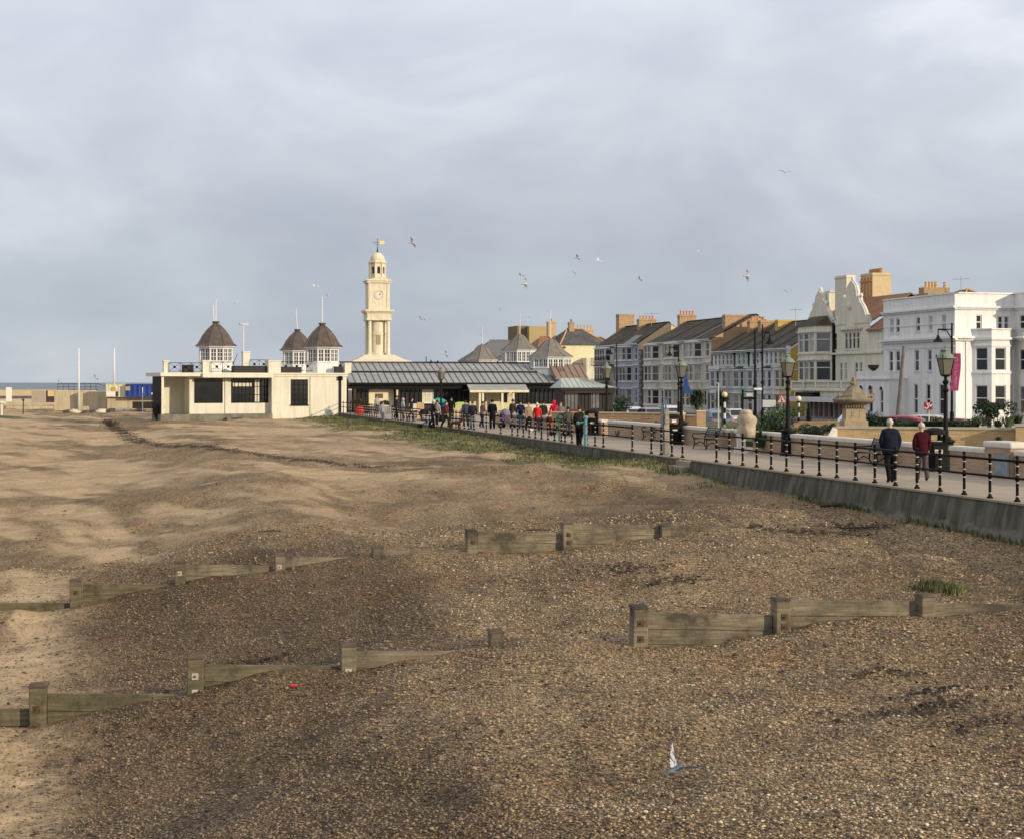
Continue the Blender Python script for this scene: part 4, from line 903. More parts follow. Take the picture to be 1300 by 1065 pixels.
# --- white corner house (px 1121-1212, then its west side to px 1290)
A_ = street(1121.5); B_ = street(1212); fr = Frame(A_, EU); Ln = (Vector(B_)-Vector(A_)).length; U = fr.u
t = thing('corner_hotel', 'large white corner building, shaded front and sunlit side with a tall bay', 'building', (*A_, z0))
sd = Frame(B_, SIDE); V = sd.u; DW = 14
W_ = []; z1_ = 8.62
for a, b in ((1130, 1134.5), (1137.5, 1142), (1163, 1168), (1179, 1184), (1195.5, 1201)): W_.append((U(a), U(b), 6.95, 8.15))
for a, b in ((1128.5, 1133.5), (1137, 1142.5), (1161, 1166.5), (1177.5, 1182.5), (1193, 1199)): W_.append((U(a), U(b), 3.7, 5.45))
for a, b in ((1160, 1165), (1175.5, 1181), (1192, 1198)): W_.append((U(a), U(b), .2, 2.65))
m = MB(); wall_open(m, fr, 0, Ln, z0, 9.75, W_)
S_ = [(V(1239), V(1246.5), 6.95, 8.1), (V(1267), V(1273), 6.95, 8.0), (V(1275), V(1281), 6.95, 8.0)]
wall_open(m, sd, 0, DW, z0, 9.75, S_)
m.poly([fr(0, 0, z0), fr(0, -DW, z0), fr(0, -DW, 9.75), fr(0, 0, 9.75)][::-1])
m.build('wall', WHITE, t)
for o in W_: window(fr, *o, parent=t, style='sash')
for o in S_: window(sd, *o, parent=t, style='sash')
b = MB()
def cornice(fr_, u0, u1, z, h, e): b.fbox(fr_, u0, u1, .003, e*.5, z, z+h*.5); b.fbox(fr_, u0, u1, .003, e, z+h*.5+.001, z+h)
cornice(fr, -.1, Ln+.28, 8.50, .26, .28); cornice(fr, -.1, Ln+.45, 6.05, .34, .45); cornice(sd, -.0, DW, 8.50, .26, .28); cornice(sd, 0, 1.5, 6.05, .34, .45); cornice(sd, 4.9, DW, 6.05, .34, .45)
b.fbox(fr, 0, Ln, .004, .06, 5.55, 5.65); b.fbox(fr, 0, Ln, .004, .05, 7.42, 7.48)
b.fbox(fr, -.02, Ln+.08, -.3, .08, 9.75, 9.86); b.fbox(sd, -.08, DW, -.3, .08, 9.752, 9.862)
b.fbox(sd, .05, .5, .003, .07, z0, 6.0); b.fbox(sd, .95, 1.15, .003, .07, z0, 6.0)
b.build('cornices', WHITE, t)
# tall bay on the sunlit side
bay(t, sd, 1.5, 5.15, 1.15, z0, 6.9, [(.55, 2.55), (3.7, 5.5)], WHITE, None, 1.05, True, bands=False, fw=.95)
b = MB(); pts = lambda e: [sd(1.5-e, .0, 0), sd(2.55-e*.5, 1.15+e, 0), sd(4.1+e*.5, 1.15+e, 0), sd(5.15+e, 0, 0)]
for za, zb, e in ((6.9, 7.0, .1), (6.1, 6.3, .16), (5.62, 5.7, .06), (3.45, 3.6, .08)):
    q = pts(e); b.hexa([(x, y, za) for x, y, _ in q]+[(x, y, zb) for x, y, _ in q])
b.build('bay_mouldings', WHITE, t)
# roof behind the parapet
r = MB(); slope(r, fr, 0.2, Ln-.3, [(-.4, 9.3), (-5, 9.55), (-13, 9.3)]); r.build('roof', SLATE2, t)
# single storey arched wing in front (px 1107-1150)
k0, k1 = U(1110)-.2, U(1151)
wf = Frame((Vector(fr(k0, 1.6, 0)[:2])), EU); wl_ = k1-k0
b = MB(); arch = [(U(1113)-k0+.3, .75), (U(1125)-k0+.3, .75), (U(1139)-k0+.3, .6)]
ops = [(a-w_*.5, a+w_*.5, .2, 2.15) for a, w_ in arch]
wall_open(b, wf, 0, wl_, z0, 3.0, ops); b.fbox(wf, 0, .02, -1.6, 0, z0, 3.0); b.poly([wf(wl_, 0, z0), wf(wl_, -1.6, z0), wf(wl_, -1.6, 3.0), wf(wl_, 0, 3.0)])
b.fbox(wf, -.1, wl_+.1, -1.59, .12, 3.0, 3.15); b.fbox(wf, 0, wl_, -.2, 0.0, 3.15, 3.75)
wing = b.build('arched_wing', WHITE, t)
for (o, (a, w_)) in zip(ops, arch):
    window(wf, *o, parent=t, style='sash', n=-.14)
    c = MB(); 
    for k in range(8):
        a0, a1 = math.pi*k/8, math.pi*(k+1)/8; r0, r1 = w_*.5, w_*.5+.1
        c.hexa([wf(a+math.cos(x)*r, n_, 2.15+math.sin(x)*r) for n_ in (.003, .06) for x, r in ((a0, r0), (a1, r0), (a1, r1), (a0, r1))])
        c.poly([wf(a, .004, 2.15), wf(a+math.cos(a0)*r0, .004, 2.15+math.sin(a0)*r0), wf(a+math.cos(a1)*r0, .004, 2.15+math.sin(a1)*r0)], 1)
    c.build('window_arch', [WHITE, GLASS], wing)
c = MB(); x, y, _ = wf(wl_*.5, -.1, 0); c.lathe((x, y, 3.75), [(.12, 0), (.42, .25), (.50, .5), (.46, .5)], 10); c.build('urn_planter', mat('dark_planter', (.06, .06, .05), .8), wing)
# --- next white building at the frame edge
A2 = sd(5.25, 0, 0)[:2]; fr2 = Frame(A2, EU); t = thing('white_building', 'white building at the right edge, its shaded front set back beside the sunlit bay', 'building', (*A2, z0))
m = MB(); ops = [(.7, 1.5, .3, 2.5), (.7, 1.5, 3.7, 5.4), (.7, 1.5, 6.95, 8.1)]
wall_open(m, fr2, 0, 2.0, z0, 9.75, ops); m.poly([fr2(2, 0, z0), fr2(2, -9, z0), fr2(2, -9, 9.75), fr2(2, 0, 9.75)]); m.build('wall', WHITE, t)
for o in ops: window(fr2, *o, parent=t)
b = MB(); cornice(fr2, .32, 2.0, 8.50, .26, .28); cornice(fr2, .5, 2.0, 6.05, .34, .45); b.fbox(fr2, .1, 2.0, -.3, .08, 9.752, 9.865); b.build('cornices', WHITE, t)
r = MB(); slope(r, fr2, 0, 1.98, [(-.4, 9.5), (-8.9, 9.6)]); r.build('roof', SLATE2, t)
# --- brick chimney wall and slate roofs behind the white corner house
fb = Frame((34.5, 148), (.97, .243)); t = thing('rear_house', 'brick gabled house with tan chimney pots behind the white corner building', 'house', (34.5, 148, z0))
m = MB(); m.fbox(fb, fb.u(1178), fb.u(1400), -6, 0, z0, 11.15); m.build('wall', mat('tan_brick', (.36, .26, .14), .9, .1, 1.2, kind='brick', dirt=((.34, .28, .2), 1.3)), t)
m = MB(); ua, ub, uc = fb.u(1199), fb.u(1233), fb.u(1262)
m.raw([fb(ua, .3, 10.6), fb(uc, .3, 10.6), fb(uc, -3, 10.6), fb(ua, -3, 10.6), fb(ub, -.8, 11.6), fb(ub, -2, 11.6)], [(0, 1, 4), (1, 2, 5, 4), (2, 3, 5), (3, 0, 4, 5)]); m.build('roof', SLATE2, t)
m = MB(); m.tube(fb(ub, -.8, 11.62), fb(uc, .3, 10.62), .09); m.tube(fb(ub, -.8, 11.62), fb(fb.u(1222), .3, 10.62), .09); m.build('ridge_tiles', POTS, t)
c = MB(); c.fbox(fb, fb.u(1181), fb.u(1214), -2.2, -1.2, 11.16, 11.75); o = c.build('chimney', MATS['tan_brick'], t)
c = MB()
for px in (1187, 1191.5, 1195.5, 1199.5, 1211): x, y, _ = fb(fb.u(px), -1.7, 0); c.lathe((x, y, 11.75), [(.16, 0), (.13, .5), (.17, .55)], 8)
c.build('chimney_pots', mat('buff_pots', (.5, .33, .16), .9), o)
def aerial(px, py, Y, w_, label):
    x, y, z = P(px, py, Y); t_ = thing('tv_aerial', label, 'aerial', (x, y, z-1.6)); m = MB(); m.tube((x, y, z-1.6), (x, y, z+.3), .025); m.tube((x-w_/2, y, z), (x+w_/2, y, z+.06), .02)
    for k in range(7): xx = x-w_/2+w_*k/6; m.tube((xx, y-.2, z+.01*k), (xx, y+.2, z+.01*k), .012)
    m.build('antenna', mat('aerial_metal', (.25, .25, .26), .5, metal=.5), t_)
aerial(1220, 355, 150, 1.5, 'television aerial above the white corner building'); aerial(1010, 394, 160, 1.2, 'television aerial on the roof left of the curved gables'); aerial(827, 399, 203, 2.0, 'television aerial above the lilac house chimney')

# --- buildings beyond the street end
def plain(name, label, pxa, pxb, Ya, zt, D, wm, ori=(.97, .243), z0=-.5, wins=(), roof=None, zr=None, rm=SLATE2, hip=True, ov=.2):
    x0 = (pxa-650)/F*Ya; fr = Frame((x0, Ya), ori); u1 = fr.u(pxb); t = thing(name, label, 'building', (x0, Ya, z0)); m = MB()
    ops = [(fr.u(a), fr.u(b), fr.z(a, d), fr.z(a, c)) for a, b, c, d in wins]
    wall_open(m, fr, 0, u1, z0, zt, ops)
    m.poly([fr(0, 0, z0), fr(0, 0, zt), fr(0, -D, zt), fr(0, -D, z0)]); m.poly([fr(u1, 0, z0), fr(u1, -D, z0), fr(u1, -D, zt), fr(u1, 0, zt)]); m.poly([fr(0, -D, z0), fr(0, -D, zt), fr(u1, -D, zt), fr(u1, -D, z0)])
    if zr is None: m.poly([fr(0, 0, zt), fr(u1, 0, zt), fr(u1, -D, zt), fr(0, -D, zt)])
    m.build('wall', wm, t)
    for o in ops: window(fr, *o, parent=t)
    if zr is not None:
        i = min(D/2, u1*.35) if hip else -.1; r = MB(); e = ov
        a, b, c, d = fr(-e, e, zt), fr(u1+e, e, zt), fr(u1+e, -D-e, zt), fr(-e, -D-e, zt); p, q = fr(i, -D/2, zr), fr(u1-i, -D/2, zr)
        r.raw([a, b, c, d, p, q], [(0, 1, 5, 4), (1, 2, 5), (2, 3, 4, 5), (3, 0, 4), (3, 2, 1, 0)]); r.build('roof', rm, t)
        if hip:
            r = MB(); r.tube(p, a, .12); r.tube(q, b, .12); r.tube(p, q, .12); r.build('ridge_tiles', POTS if rm is SLATE2 else rm, t)
    return t, fr, u1
t, fr, u1 = plain('cream_villa', 'pale cream house with hipped slate roof left of the far terrace', 712, 772, 236, 8.3, 11, mat('sunlit_cream', (.62, .56, .36), .85), zr=10.9, wins=[(744, 749, 457, 466), (752, 757, 457, 466), (744, 749, 474, 484)])
b = MB(); b.fbox(fr, -.1, u1+.1, 0, .3, 5.6, 5.8); b.fbox(fr, u1*.45, u1+.2, .01, 2.2, -.5, 6.4); b.build('front_extension', GREYR, t)
chimney(t, fr, fr.u(737), 5, 9.5, 11.9, .8, .9, BRICKO, 1, pot=BRICKB); chimney(t, fr, fr.u(711)+.3, 6, 8, 12, 1.2, 1.0, BRICKY, 1, pot=BRICKB)
t, fr, u1 = plain('red_chimney_house', 'low slate roofed house with a row of buff chimney pots', 738, 790, 262, 8.6, 9, GREYR, zr=10.4)
chimney(t, fr, fr.u(752), 4.5, 9, 11.6, 2.9, 1.0, BRICKY, 5, pot=mat('buff_pots', (.5, .33, .16), .9), along='u', ph=.8)
plain('tan_block', 'tan flat roofed block rising behind the pavilion turrets', 672, 700, 250, 11.6, 9, TANW, ori=(.97, .243))
t, fr, u1 = plain('tan_block_shaded_face', 'shaded left face of the tan block, shade put in its brown colour', 656.5, 671, 251, 11.7, 6, mat('tan_panel_shaded', (.17, .125, .07), .85))  # block's left side as a separate box, shade painted as darker tan
plain('buff_gabled_house', 'small buff house with ridge roof beside the tan block', 684, 716, 235, 7.9, 8, mat('buff_render', (.55, .42, .22), .85), zr=9.6, rm=REDT)
plain('grey_hall', 'large dark roofed hall behind the pavilion turrets', 608, 690, 228, 6.0, 14, GREYR, zr=9.0, rm=mat('hall_roof', (.13, .13, .13), .8, .15), hip=True)
plain('low_annexe', 'grey shaded annexe between the turrets and the cream house', 708, 740, 206, 5.2, 6, mat('annexe_grey', (.30, .30, .29), .85), wins=[(722, 728, 466, 472)])
# ------------------------------------------------------------------ clock tower
TY = 243.0; tx = (481.5-650)/F*TY; S = TY/F
TZ = lambda py: H+(486-py)*S
t = thing('clock_tower', 'tall cream stone clock tower with columns, dome and gilded weather vane', 'clock tower', (tx, TY, -.5))
fr = Frame((tx, TY), (.97, .243)); C_ = 1.75     # column half spacing, depth centre at n = -1.75
def sq(m, h, za, zb, mi=0, c=-1.75): m.fbox(fr, -h, h, c-h, c+h, za, zb, mi)
m = MB(); sq(m, 4.2, -.5, 1.2); sq(m, 3.6, 1.2, 4.6); b = m.build('plinth', TOWER, t)
m = MB(); prof = [(5.0, TZ(462)-.6), (4.5, TZ(459)), (3.5, TZ(456.5)), (2.7, TZ(453)), (2.3, TZ(451))]
for (r0, a), (r1, b_) in zip(prof[:-1], prof[1:]):
    q = lambda r, z: [fr(-r, -1.75+r, z), fr(r, -1.75+r, z), fr(r, -1.75-r, z), fr(-r, -1.75-r, z)]
    m.hexa(q(r0, a)+q(r1, b_))
m.build('stepped_base', TOWER, t)
zc0, zc1 = TZ(451), TZ(405)
for a in (-1, 1):
    for b_ in (0, 1):
        m = MB(); x, y, _ = fr(a*1.42, -.33 if b_ == 0 else -3.17, 0)
        m.lathe((x, y, zc0), [(.42, 0), (.42, .12), (.34, .25), (.31, .3), (.26, zc1-zc0-.35), (.34, zc1-zc0-.25), (.38, zc1-zc0-.1), (.38, zc1-zc0)], 12)
        m.build('column', TOWER, t, 'auto')
m = MB(); x, y, _ = fr(0, -1.75, 0); zz = zc1-zc0
m.lathe((x, y, zc0), [(1.35, 0), (1.35, .3), (1.22, .4), (1.22, zz*.55), (1.30, zz*.56), (1.30, zz*.60), (1.22, zz*.61), (1.22, zz*.95), (1.22, zz)], 24)
d = m.build('central_drum', TOWER, t, 'auto')
m = MB(); m.fbox(fr, -.30, .30, -.54, -.50, zc0+1.6, zc0+3.4); m.build('niche', mat('niche_shade', (.30, .235, .13), .9), d)
m = MB(); sq(m, 1.85, TZ(405), TZ(397.5)); sq(m, 2.05, TZ(397.5)+.002, TZ(396)); sq(m, 2.25, TZ(396)+.002, TZ(393.8)); sq(m, 1.95, TZ(405)-.25, TZ(405)-.002); m.build('entablature', TOWER, t)
m = MB(); sq(m, 1.62, TZ(393.8)+.002, TZ(359.5)); 
for a in (-1, 1): m.fbox(fr, a*1.42-.22, a*1.42+.22, -.128, -.06, TZ(393.7), TZ(359.6))
m.build('clock_stage', TOWER, t)
m = MB(); sq(m, 1.85, TZ(359.5)+.002, TZ(357)); sq(m, 1.98, TZ(357)+.002, TZ(355.8))
def pedi(m, n0, n1): 
    a = [fr(-1.9, n1, TZ(355.8)), fr(1.9, n1, TZ(355.8)), fr(0, n1, TZ(351.5))]; b_ = [fr(-1.9, n0, TZ(355.8)), fr(1.9, n0, TZ(355.8)), fr(0, n0, TZ(351.5))]
    m.raw(a+b_, [(0, 1, 2), (5, 4, 3), (0, 3, 4, 1), (1, 4, 5, 2), (2, 5, 3, 0)])
pedi(m, -3.6, .1); m.build('pediment', TOWER, t)
zc = TZ(374.5); cf = MB(); cpos = lambda r, a, n: fr(math.sin(a)*r, n, zc+math.cos(a)*r)
for (r0, r1, n_, mi) in ((0, .64, -.10, 1), (.64, .76, -.04, 0)):
    for k in range(32):
        a0, a1 = 2*math.pi*k/32, 2*math.pi*(k+1)/32
        cf.poly([cpos(r0, a0, n_), cpos(r1, a0, n_), cpos(r1, a1, n_), cpos(r0, a1, n_)] if r0 else [cpos(0, 0, n_), cpos(r1, a0, n_), cpos(r1, a1, n_)], mi)
for k in range(12): a = 2*math.pi*k/12; cf.tube(cpos(.48, a, -.085), cpos(.60, a, -.085), .022, None, 4, 2)
cf.tube(cpos(0, 0, -.07), cpos(.5, math.radians(35), -.07), .028, None, 4, 2); cf.tube(cpos(0, 0, -.06), cpos(.34, math.radians(80), -.06), .035, None, 4, 2)
cf.build('clock_face', [TOWER, mat('clock_dial', (.62, .58, .48), .5), BLACK], t)
# octagonal lantern with arched openings and dome
m = MB(); x, y, _ = fr(0, -1.75, 0); rt = math.pi/8+math.atan2(.243, .97); zl0, zl1 = TZ(353.5), TZ(334)
R8 = 1.27; pts8 = [(x+math.cos(rt+k*math.pi/4)*R8, y+math.sin(rt+k*math.pi/4)*R8) for k in range(8)]
op = MB()
for k in range(8):
    a, b_ = pts8[k], pts8[(k+1) % 8]; f2 = Frame(b_, (a[0]-b_[0], a[1]-b_[1])); 
    f2 = f2 if (f2.n.x*(a[0]-x)+f2.n.y*(a[1]-y)) > 0 else Frame(a, (b_[0]-a[0], b_[1]-a[1]))
    ln = math.hypot(a[0]-b_[0], a[1]-b_[1]); o_ = [(ln*.26, ln*.74, zl0+.55, zl1-.75)] if k % 2 == 1 or True else []
    wall_open(m, f2, 0, ln, zl0, zl1, o_, d=.25)
    op.fbox(f2, ln*.26, ln*.74, -.22, -.12, zl0+.55, zl0+.75); r_ = ln*.24
    for j in range(6):
        a0, a1 = math.pi*j/6, math.pi*(j+1)/6; op.poly([f2(ln*.5, .006, zl1-.75), f2(ln*.5+math.cos(a0)*r_, .006, zl1-.75+math.sin(a0)*r_), f2(ln*.5+math.cos(a1)*r_, .006, zl1-.75+math.sin(a1)*r_)], 1)
    op.fbox(f2, ln*.26, ln*.74, -.30, -.26, zl0+.55, zl1-.75, 1); m.fbox(f2, -.10, .10, -.05, .07, zl0, zl1)
ls = m.build('lantern_stage', TOWER, t); op.build('arched_opening', [TOWER, mat('dark_opening', (.05, .05, .05), .9)], ls)
m = MB(); m.lathe((x, y, zl1), [(1.42, 0), (1.48, .10), (1.48, .22), (1.25, .26), (1.22, .5)], 8, 0, rt); m.build('lantern_cornice', TOWER, t)
m = MB(); m.lathe((x, y, zl1+.45), [(1.14, 0), (1.12, .25), (1.02, .55), (.82, .87), (.55, 1.10), (.25, 1.22), (.06, 1.27)], 20); m.build('dome', TOWER, t, True)
m = MB(); z = zl1+1.6; m.lathe((x, y, z), [(.16, 0), (.10, .35), (.05, .8), (.035, 1.2), (.03, 2.3)], 8)
m.tube(fr(-.8, -1.75, z+1.65), fr(.35, -1.75, z+1.65), .03); m.tube(fr(0, -2.1, z+1.35), fr(0, -1.4, z+1.35), .025); m.tube(fr(-.35, -1.75, z+1.35), fr(.35, -1.75, z+1.35), .025)
v = m.build('weather_vane', BLACK, t)
m = MB(); m.fbox(fr, .32, 1.05, -1.78, -1.72, z+1.40, z+1.88); m.build('vane_flag', mat('gilded_vane', (.75, .58, .22), .4, .1, 5, metal=.3), v)

# ------------------------------------------------------------------ cupolas
def cupola(parent, x, y, z0_, zb, ze, za, R, roofm, pole=1.6, wallm=WHITE, bell=.0, sides=8, nwin=3, rows=2, rb=None, name='cupola', lean=0):
    """z0 base, zb bottom of glazing, ze eaves, za apex"""
    rb = rb or R*.84; rt = math.pi/8+.24; m = MB()
    m.lathe((x, y, z0_), [(rb*1.04, 0), (rb*1.04, zb-z0_-.06), (rb*1.10, zb-z0_-.05), (rb*1.10, zb-z0_)], sides, 0, rt)
    c = m.build(name, wallm, parent)
    g = MB(); g.lathe((x, y, zb), [(rb*.93, 0), (rb*.93, ze-zb)], sides, 0, rt); g.build('glazing', GLASSL, c)
    g = MB(); P8 = [(x+math.cos(rt+k*2*math.pi/sides)*rb, y+math.sin(rt+k*2*math.pi/sides)*rb) for k in range(sides)]
    for k in range(sides):
        a, b_ = P8[k], P8[(k+1) % sides]; f2 = Frame(a, (b_[0]-a[0], b_[1]-a[1])); ln = math.hypot(a[0]-b_[0], a[1]-b_[1])
        g.tube((*a, zb), (*a, ze), .09, None, 6); h_ = ze-zb
        g.fbox(f2, .05, ln-.05, -.06, .04, zb, zb+.10); g.fbox(f2, .05, ln-.05, -.06, .04, ze-.16, ze)
        for i in range(1, nwin*2):
            uu = ln*i/(nwin*2); w_ = .07 if i % 2 == 0 else .022; g.fbox(f2, uu-w_, uu+w_, -.05, .03, zb+.1, ze-.16)
        for j in range(1, rows+1): zz = zb+.1+(h_-.26)*j/(rows+1); g.fbox(f2, .05, ln-.05, -.045, .02, zz-.02, zz+.02)
    g.build('window_frames', TRIM, c)
    g = MB(); g.lathe((x, y, ze), [(R*1.0, 0), (R*1.02, .05), (R*1.02, .12)], sides, 0, rt); g.build('eaves_board', TRIM, c)
    h_ = za-ze-.12; r_ = MB()
    if bell: pr = [(R*1.05, 0), (R*.90, h_*.09), (R*.68, h_*.27), (R*.50, h_*.50), (R*.36, h_*.72), (R*.20, h_*.90), (.12, h_*.97), (.10, h_)]
    else: pr = [(R*1.10, 0), (R*.96, h_*.07), (R*.84, h_*.22), (R*.70, h_*.42), (R*.50, h_*.62), (R*.28, h_*.79), (R*.14, h_*.88), (R*.12, h_*.93), (R*.20, h_*.95), (R*.18, h_*.99), (.05, h_)]
    r_.lathe((x, y, ze+.121), pr, sides, 0, rt)
    for k in range(sides):                       # hip rolls
        a = rt+k*2*math.pi/sides; r_.chain([(x+math.cos(a)*q, y+math.sin(a)*q, ze+.13+zz) for q, zz in pr[:-2]], .035, 5)
    r_.build('cupola_roof', roofm, c)
    if pole:
        f_ = MB(); f_.tube((x, y, za-.1), (x+lean, y, za+pole), .055, .04, 8); f_.ell((x+lean, y, za+pole), (.08, .08, .08)); f_.build('flagpole', TRIM, c)
    return c

# ------------------------------------------------------------------ cream pavilion on the beach side
A_, B_ = (-30.37, 138.0), (-15.06, 145.0); fr = Frame(A_, (B_[0]-A_[0], B_[1]-A_[1])); Ln = (Vector(B_)-Vector(A_)).length; U = fr.u
t = thing('seafront_pavilion', 'long low cream pavilion with brown domed cupolas and roof terrace', 'pavilion', (*A_, -.8))
zt = 3.62; ur = U(345); flr = .02
m = MB(); wr = [(U(369), U(391), fr.z(380, 514), fr.z(380, 482))]
wall_open(m, fr, ur, Ln, -.9, 3.30, wr, d=.2)
zw0, zw1 = .95, 3.12; nb = -.75; f2 = fr.sub(0, nb, 1, 0); w2 = [(U(249), U(285.5), zw0, zw1), (U(296), U(344), zw0, zw1)]
uo = U(243)
wall_open(m, f2, uo, ur, flr, 3.3, w2, d=.15)
m.poly([fr(ur, 0, -.9), fr(ur, 0, 3.3), fr(ur, nb, 3.3), fr(ur, nb, -.9)])
m.fbox(fr, 0, .22, -3.3, -.02, flr, 3.3); m.fbox(fr, 0.222, uo-.002, -3.3, -3.05, flr, 3.3); m.fbox(fr, uo, uo+.3, -3.3, nb-.01, flr, 3.3)
m.fbox(fr, U(290)-.12, U(290)+.12, nb+.003, nb+.10, flr, 3.3); m.poly([fr(Ln, 0, -.9), fr(Ln, -8, -.9), fr(Ln, -8, 3.3), fr(Ln, 0, 3.3)])
m.poly([fr(0, -3.3, -.9), fr(Ln, -8, -.9), fr(Ln, -8, 3.3), fr(0, -3.3, 3.3)][::-1])
m.build('wall', CREAM, t)
window(fr, *wr[0], parent=t, style=(4, 5), frame=BLACK, ft=.06, glass=GLASS, sill=True)
window(f2, *w2[0], parent=t, style='plain', frame=BLACK, ft=.06, glass=GLASS, sill=False); window(f2, *w2[1], parent=t, style=(10, 3), frame=BLACK, ft=.06, glass=GLASS, sill=False)
m = MB(); m.fbox(f2, w2[1][0]+2.2, w2[1][0]+2.6, -.10, -.095, zw0+.1, zw1-.1); m.fbox(f2, w2[1][0]+.2, w2[1][0]+1.9, -.10, -.094, zw1-.75, zw1-.4)
m.build('sunlit_interior_posts', CREAM, t)
m = MB(); m.fbox(fr, -.12, U(345)-.02, -6, .18, 3.302, zt); m.fbox(fr, U(256), ur+.0, .182, .50, 3.20, zt-.04); m.fbox(fr, ur-.018, Ln+.1, -8, .07, 3.302, zt+.01)
m.fbox(fr, ur, Ln+.1, .071, .15, zt-.12, zt+.012); m.build('roof_slab', CREAM, t)
m = MB(); m.fbox(fr, -.15, ur-.01, -3.3, .30, -.55, flr); m.fbox(fr, -.15, U(300), -3.3, .9, -1.5, -.56); 
for k in range(3): m.fbox(fr, U(285)+k*.35, U(300)+k*.3, .3, .9+.0*k, -.55+.17*k*0, -.30)
m.build('stone_plinth', mat('weathered_plinth', (.16, .15, .12), .95, .35, 1.6, .5, 12), t)
m = MB(); m.fbox(fr, -.11, -.01, -3.2, .02, -.9, zt-.33); x, y, _ = fr(U(431.5), .12, 0); m.tube((x, y, -.6), (x, y, 3.35), .09); m.box((x, y, 3.15), (.42, .3, .34)); m.build('downpipe', BLACK, t)
m = MB(); m.fbox(fr, U(393.2), U(394), .002, .05, -.6, 3.25); m.build('joint_strip', mat('joint', (.42, .37, .25), .9), t)
for (a, b_, y0, n_) in [(208, 214.5, 458, -.4), (257.5, 268, 457.5, -.15), (341, 356.5, 458, -.1), (438, 446, 461, -.2), (309, 317.5, 446.5, -4.5)]:
    m = MB(); k = MB(); ua, ub = fr.sub(0, n_, 1, 0).u(a), fr.sub(0, n_, 1, 0).u(b_); zz = fr.z((a+b_)/2, y0, n_); m.fbox(fr, ua, ub, n_-(ub-ua), n_, zt, zz-.1); m.fbox(fr, ua-.05, ub+.05, n_-(ub-ua)-.05, n_+.05, zz-.099, zz); m.build('parapet_pier', CREAM, t)
m = MB(); m.fbox(fr, U(297), U(341)-.03, -.9, -.5, zt, zt+.62); m.fbox(fr, U(356.5)+.2, U(385), -.9, -.5, zt, zt+.55); m.fbox(fr, U(236), U(250), -1.6, -1.2, zt, zt+.7); m.fbox(fr, U(428), U(437), -.9, -.5, zt, zt+.6); m.build('dark_roof_screen', mat('roof_felt', (.035, .03, .028), .9), t)
m = MB()
def xrail(a, b_, n_, z0r, h):
    fA = fr.sub(0, n_, 1, 0); ua, ub = fA.u(a), fA.u(b_); k = max(1, round((ub-ua)/1.0)); w_ = (ub-ua)/k
    m.tube(fr(ua, n_, z0r+h), fr(ub, n_, z0r+h), .025, None, 6); m.tube(fr(ua, n_, z0r+.12), fr(ub, n_, z0r+.12), .02, None, 6)
    for i in range(k+1): m.tube(fr(ua+i*w_, n_, z0r), fr(ua+i*w_, n_, z0r+h), .025, None, 6)
    for i in range(k):
        a0 = ua+i*w_; m.tube(fr(a0, n_, z0r+.12), fr(a0+w_, n_, z0r+h), .016, None, 5); m.tube(fr(a0+w_, n_, z0r+.12), fr(a0, n_, z0r+h), .016, None, 5)
        m.ell(fr(a0+w_/2, n_, z0r+.12+(h-.12)/2), (.12, .03, .12), 8, 4)
xrail(214.5, 257, -.3, zt, .85); xrail(268, 297, .0, zt, .95); xrail(317, 341, -3.5, zt+.3, .9); xrail(356, 438, -2.2, zt+.1, .95)
m.tube(fr(U(297), -.5, zt+.7), fr(U(309), -2, zt+1.7), .025, None, 5)
m.build('roof_railing', BLACK, t)
x, y, _ = fr(fr.sub(0, -3.2, 1, 0).u(274), -3.2, 0); cupola(t, x, y, zt, 4.62, 5.92, 8.28, 1.78, BRNT, 1.9, nwin=2, rows=2)
x, y, _ = fr(fr.sub(0, -3.3, 1, 0).u(272), -3.3, 0); m = MB(); m.tube((x-.1, y+.5, 7.4), (x-.2, y+.5, 9.75), .07, .05); m.build('flagpole', TRIM, t)
x, y, _ = fr(fr.sub(0, -3.0, 1, 0).u(409), -3.0, 0); cupola(t, x, y, zt, 4.62, 5.92, 8.28, 1.78, BRNT, 2.3, nwin=2, rows=2)
x, y = (377.5-650)/F*165, 165; cupola(t, x, y, zt-.6, 4.55, 5.98, 8.3, 1.75, BRNT, 2.0, nwin=2, rows=2, lean=-.15)
m = MB(); m.box((x+1.5, y, 1.4), (12, 9, 4.6), .24); m.build('rear_range', CREAM, t)
# pole with loudspeakers on the roof
m = MB(); x, y, _ = fr(fr.sub(0, -4, 1, 0).u(309), -4, 0); m.tube((x, y, zt), (x, y, fr.z(308, 412, -4)), .05); z = fr.z(308, 412, -4)
m.lathe((x-.25, y, z-.1), [(.04, 0), (.2, .15), (.2, .18)], 8); m.box((x+.2, y, z+.0), (.5, .2, .2)); m.build('loudspeaker_pole', TRIM, t)

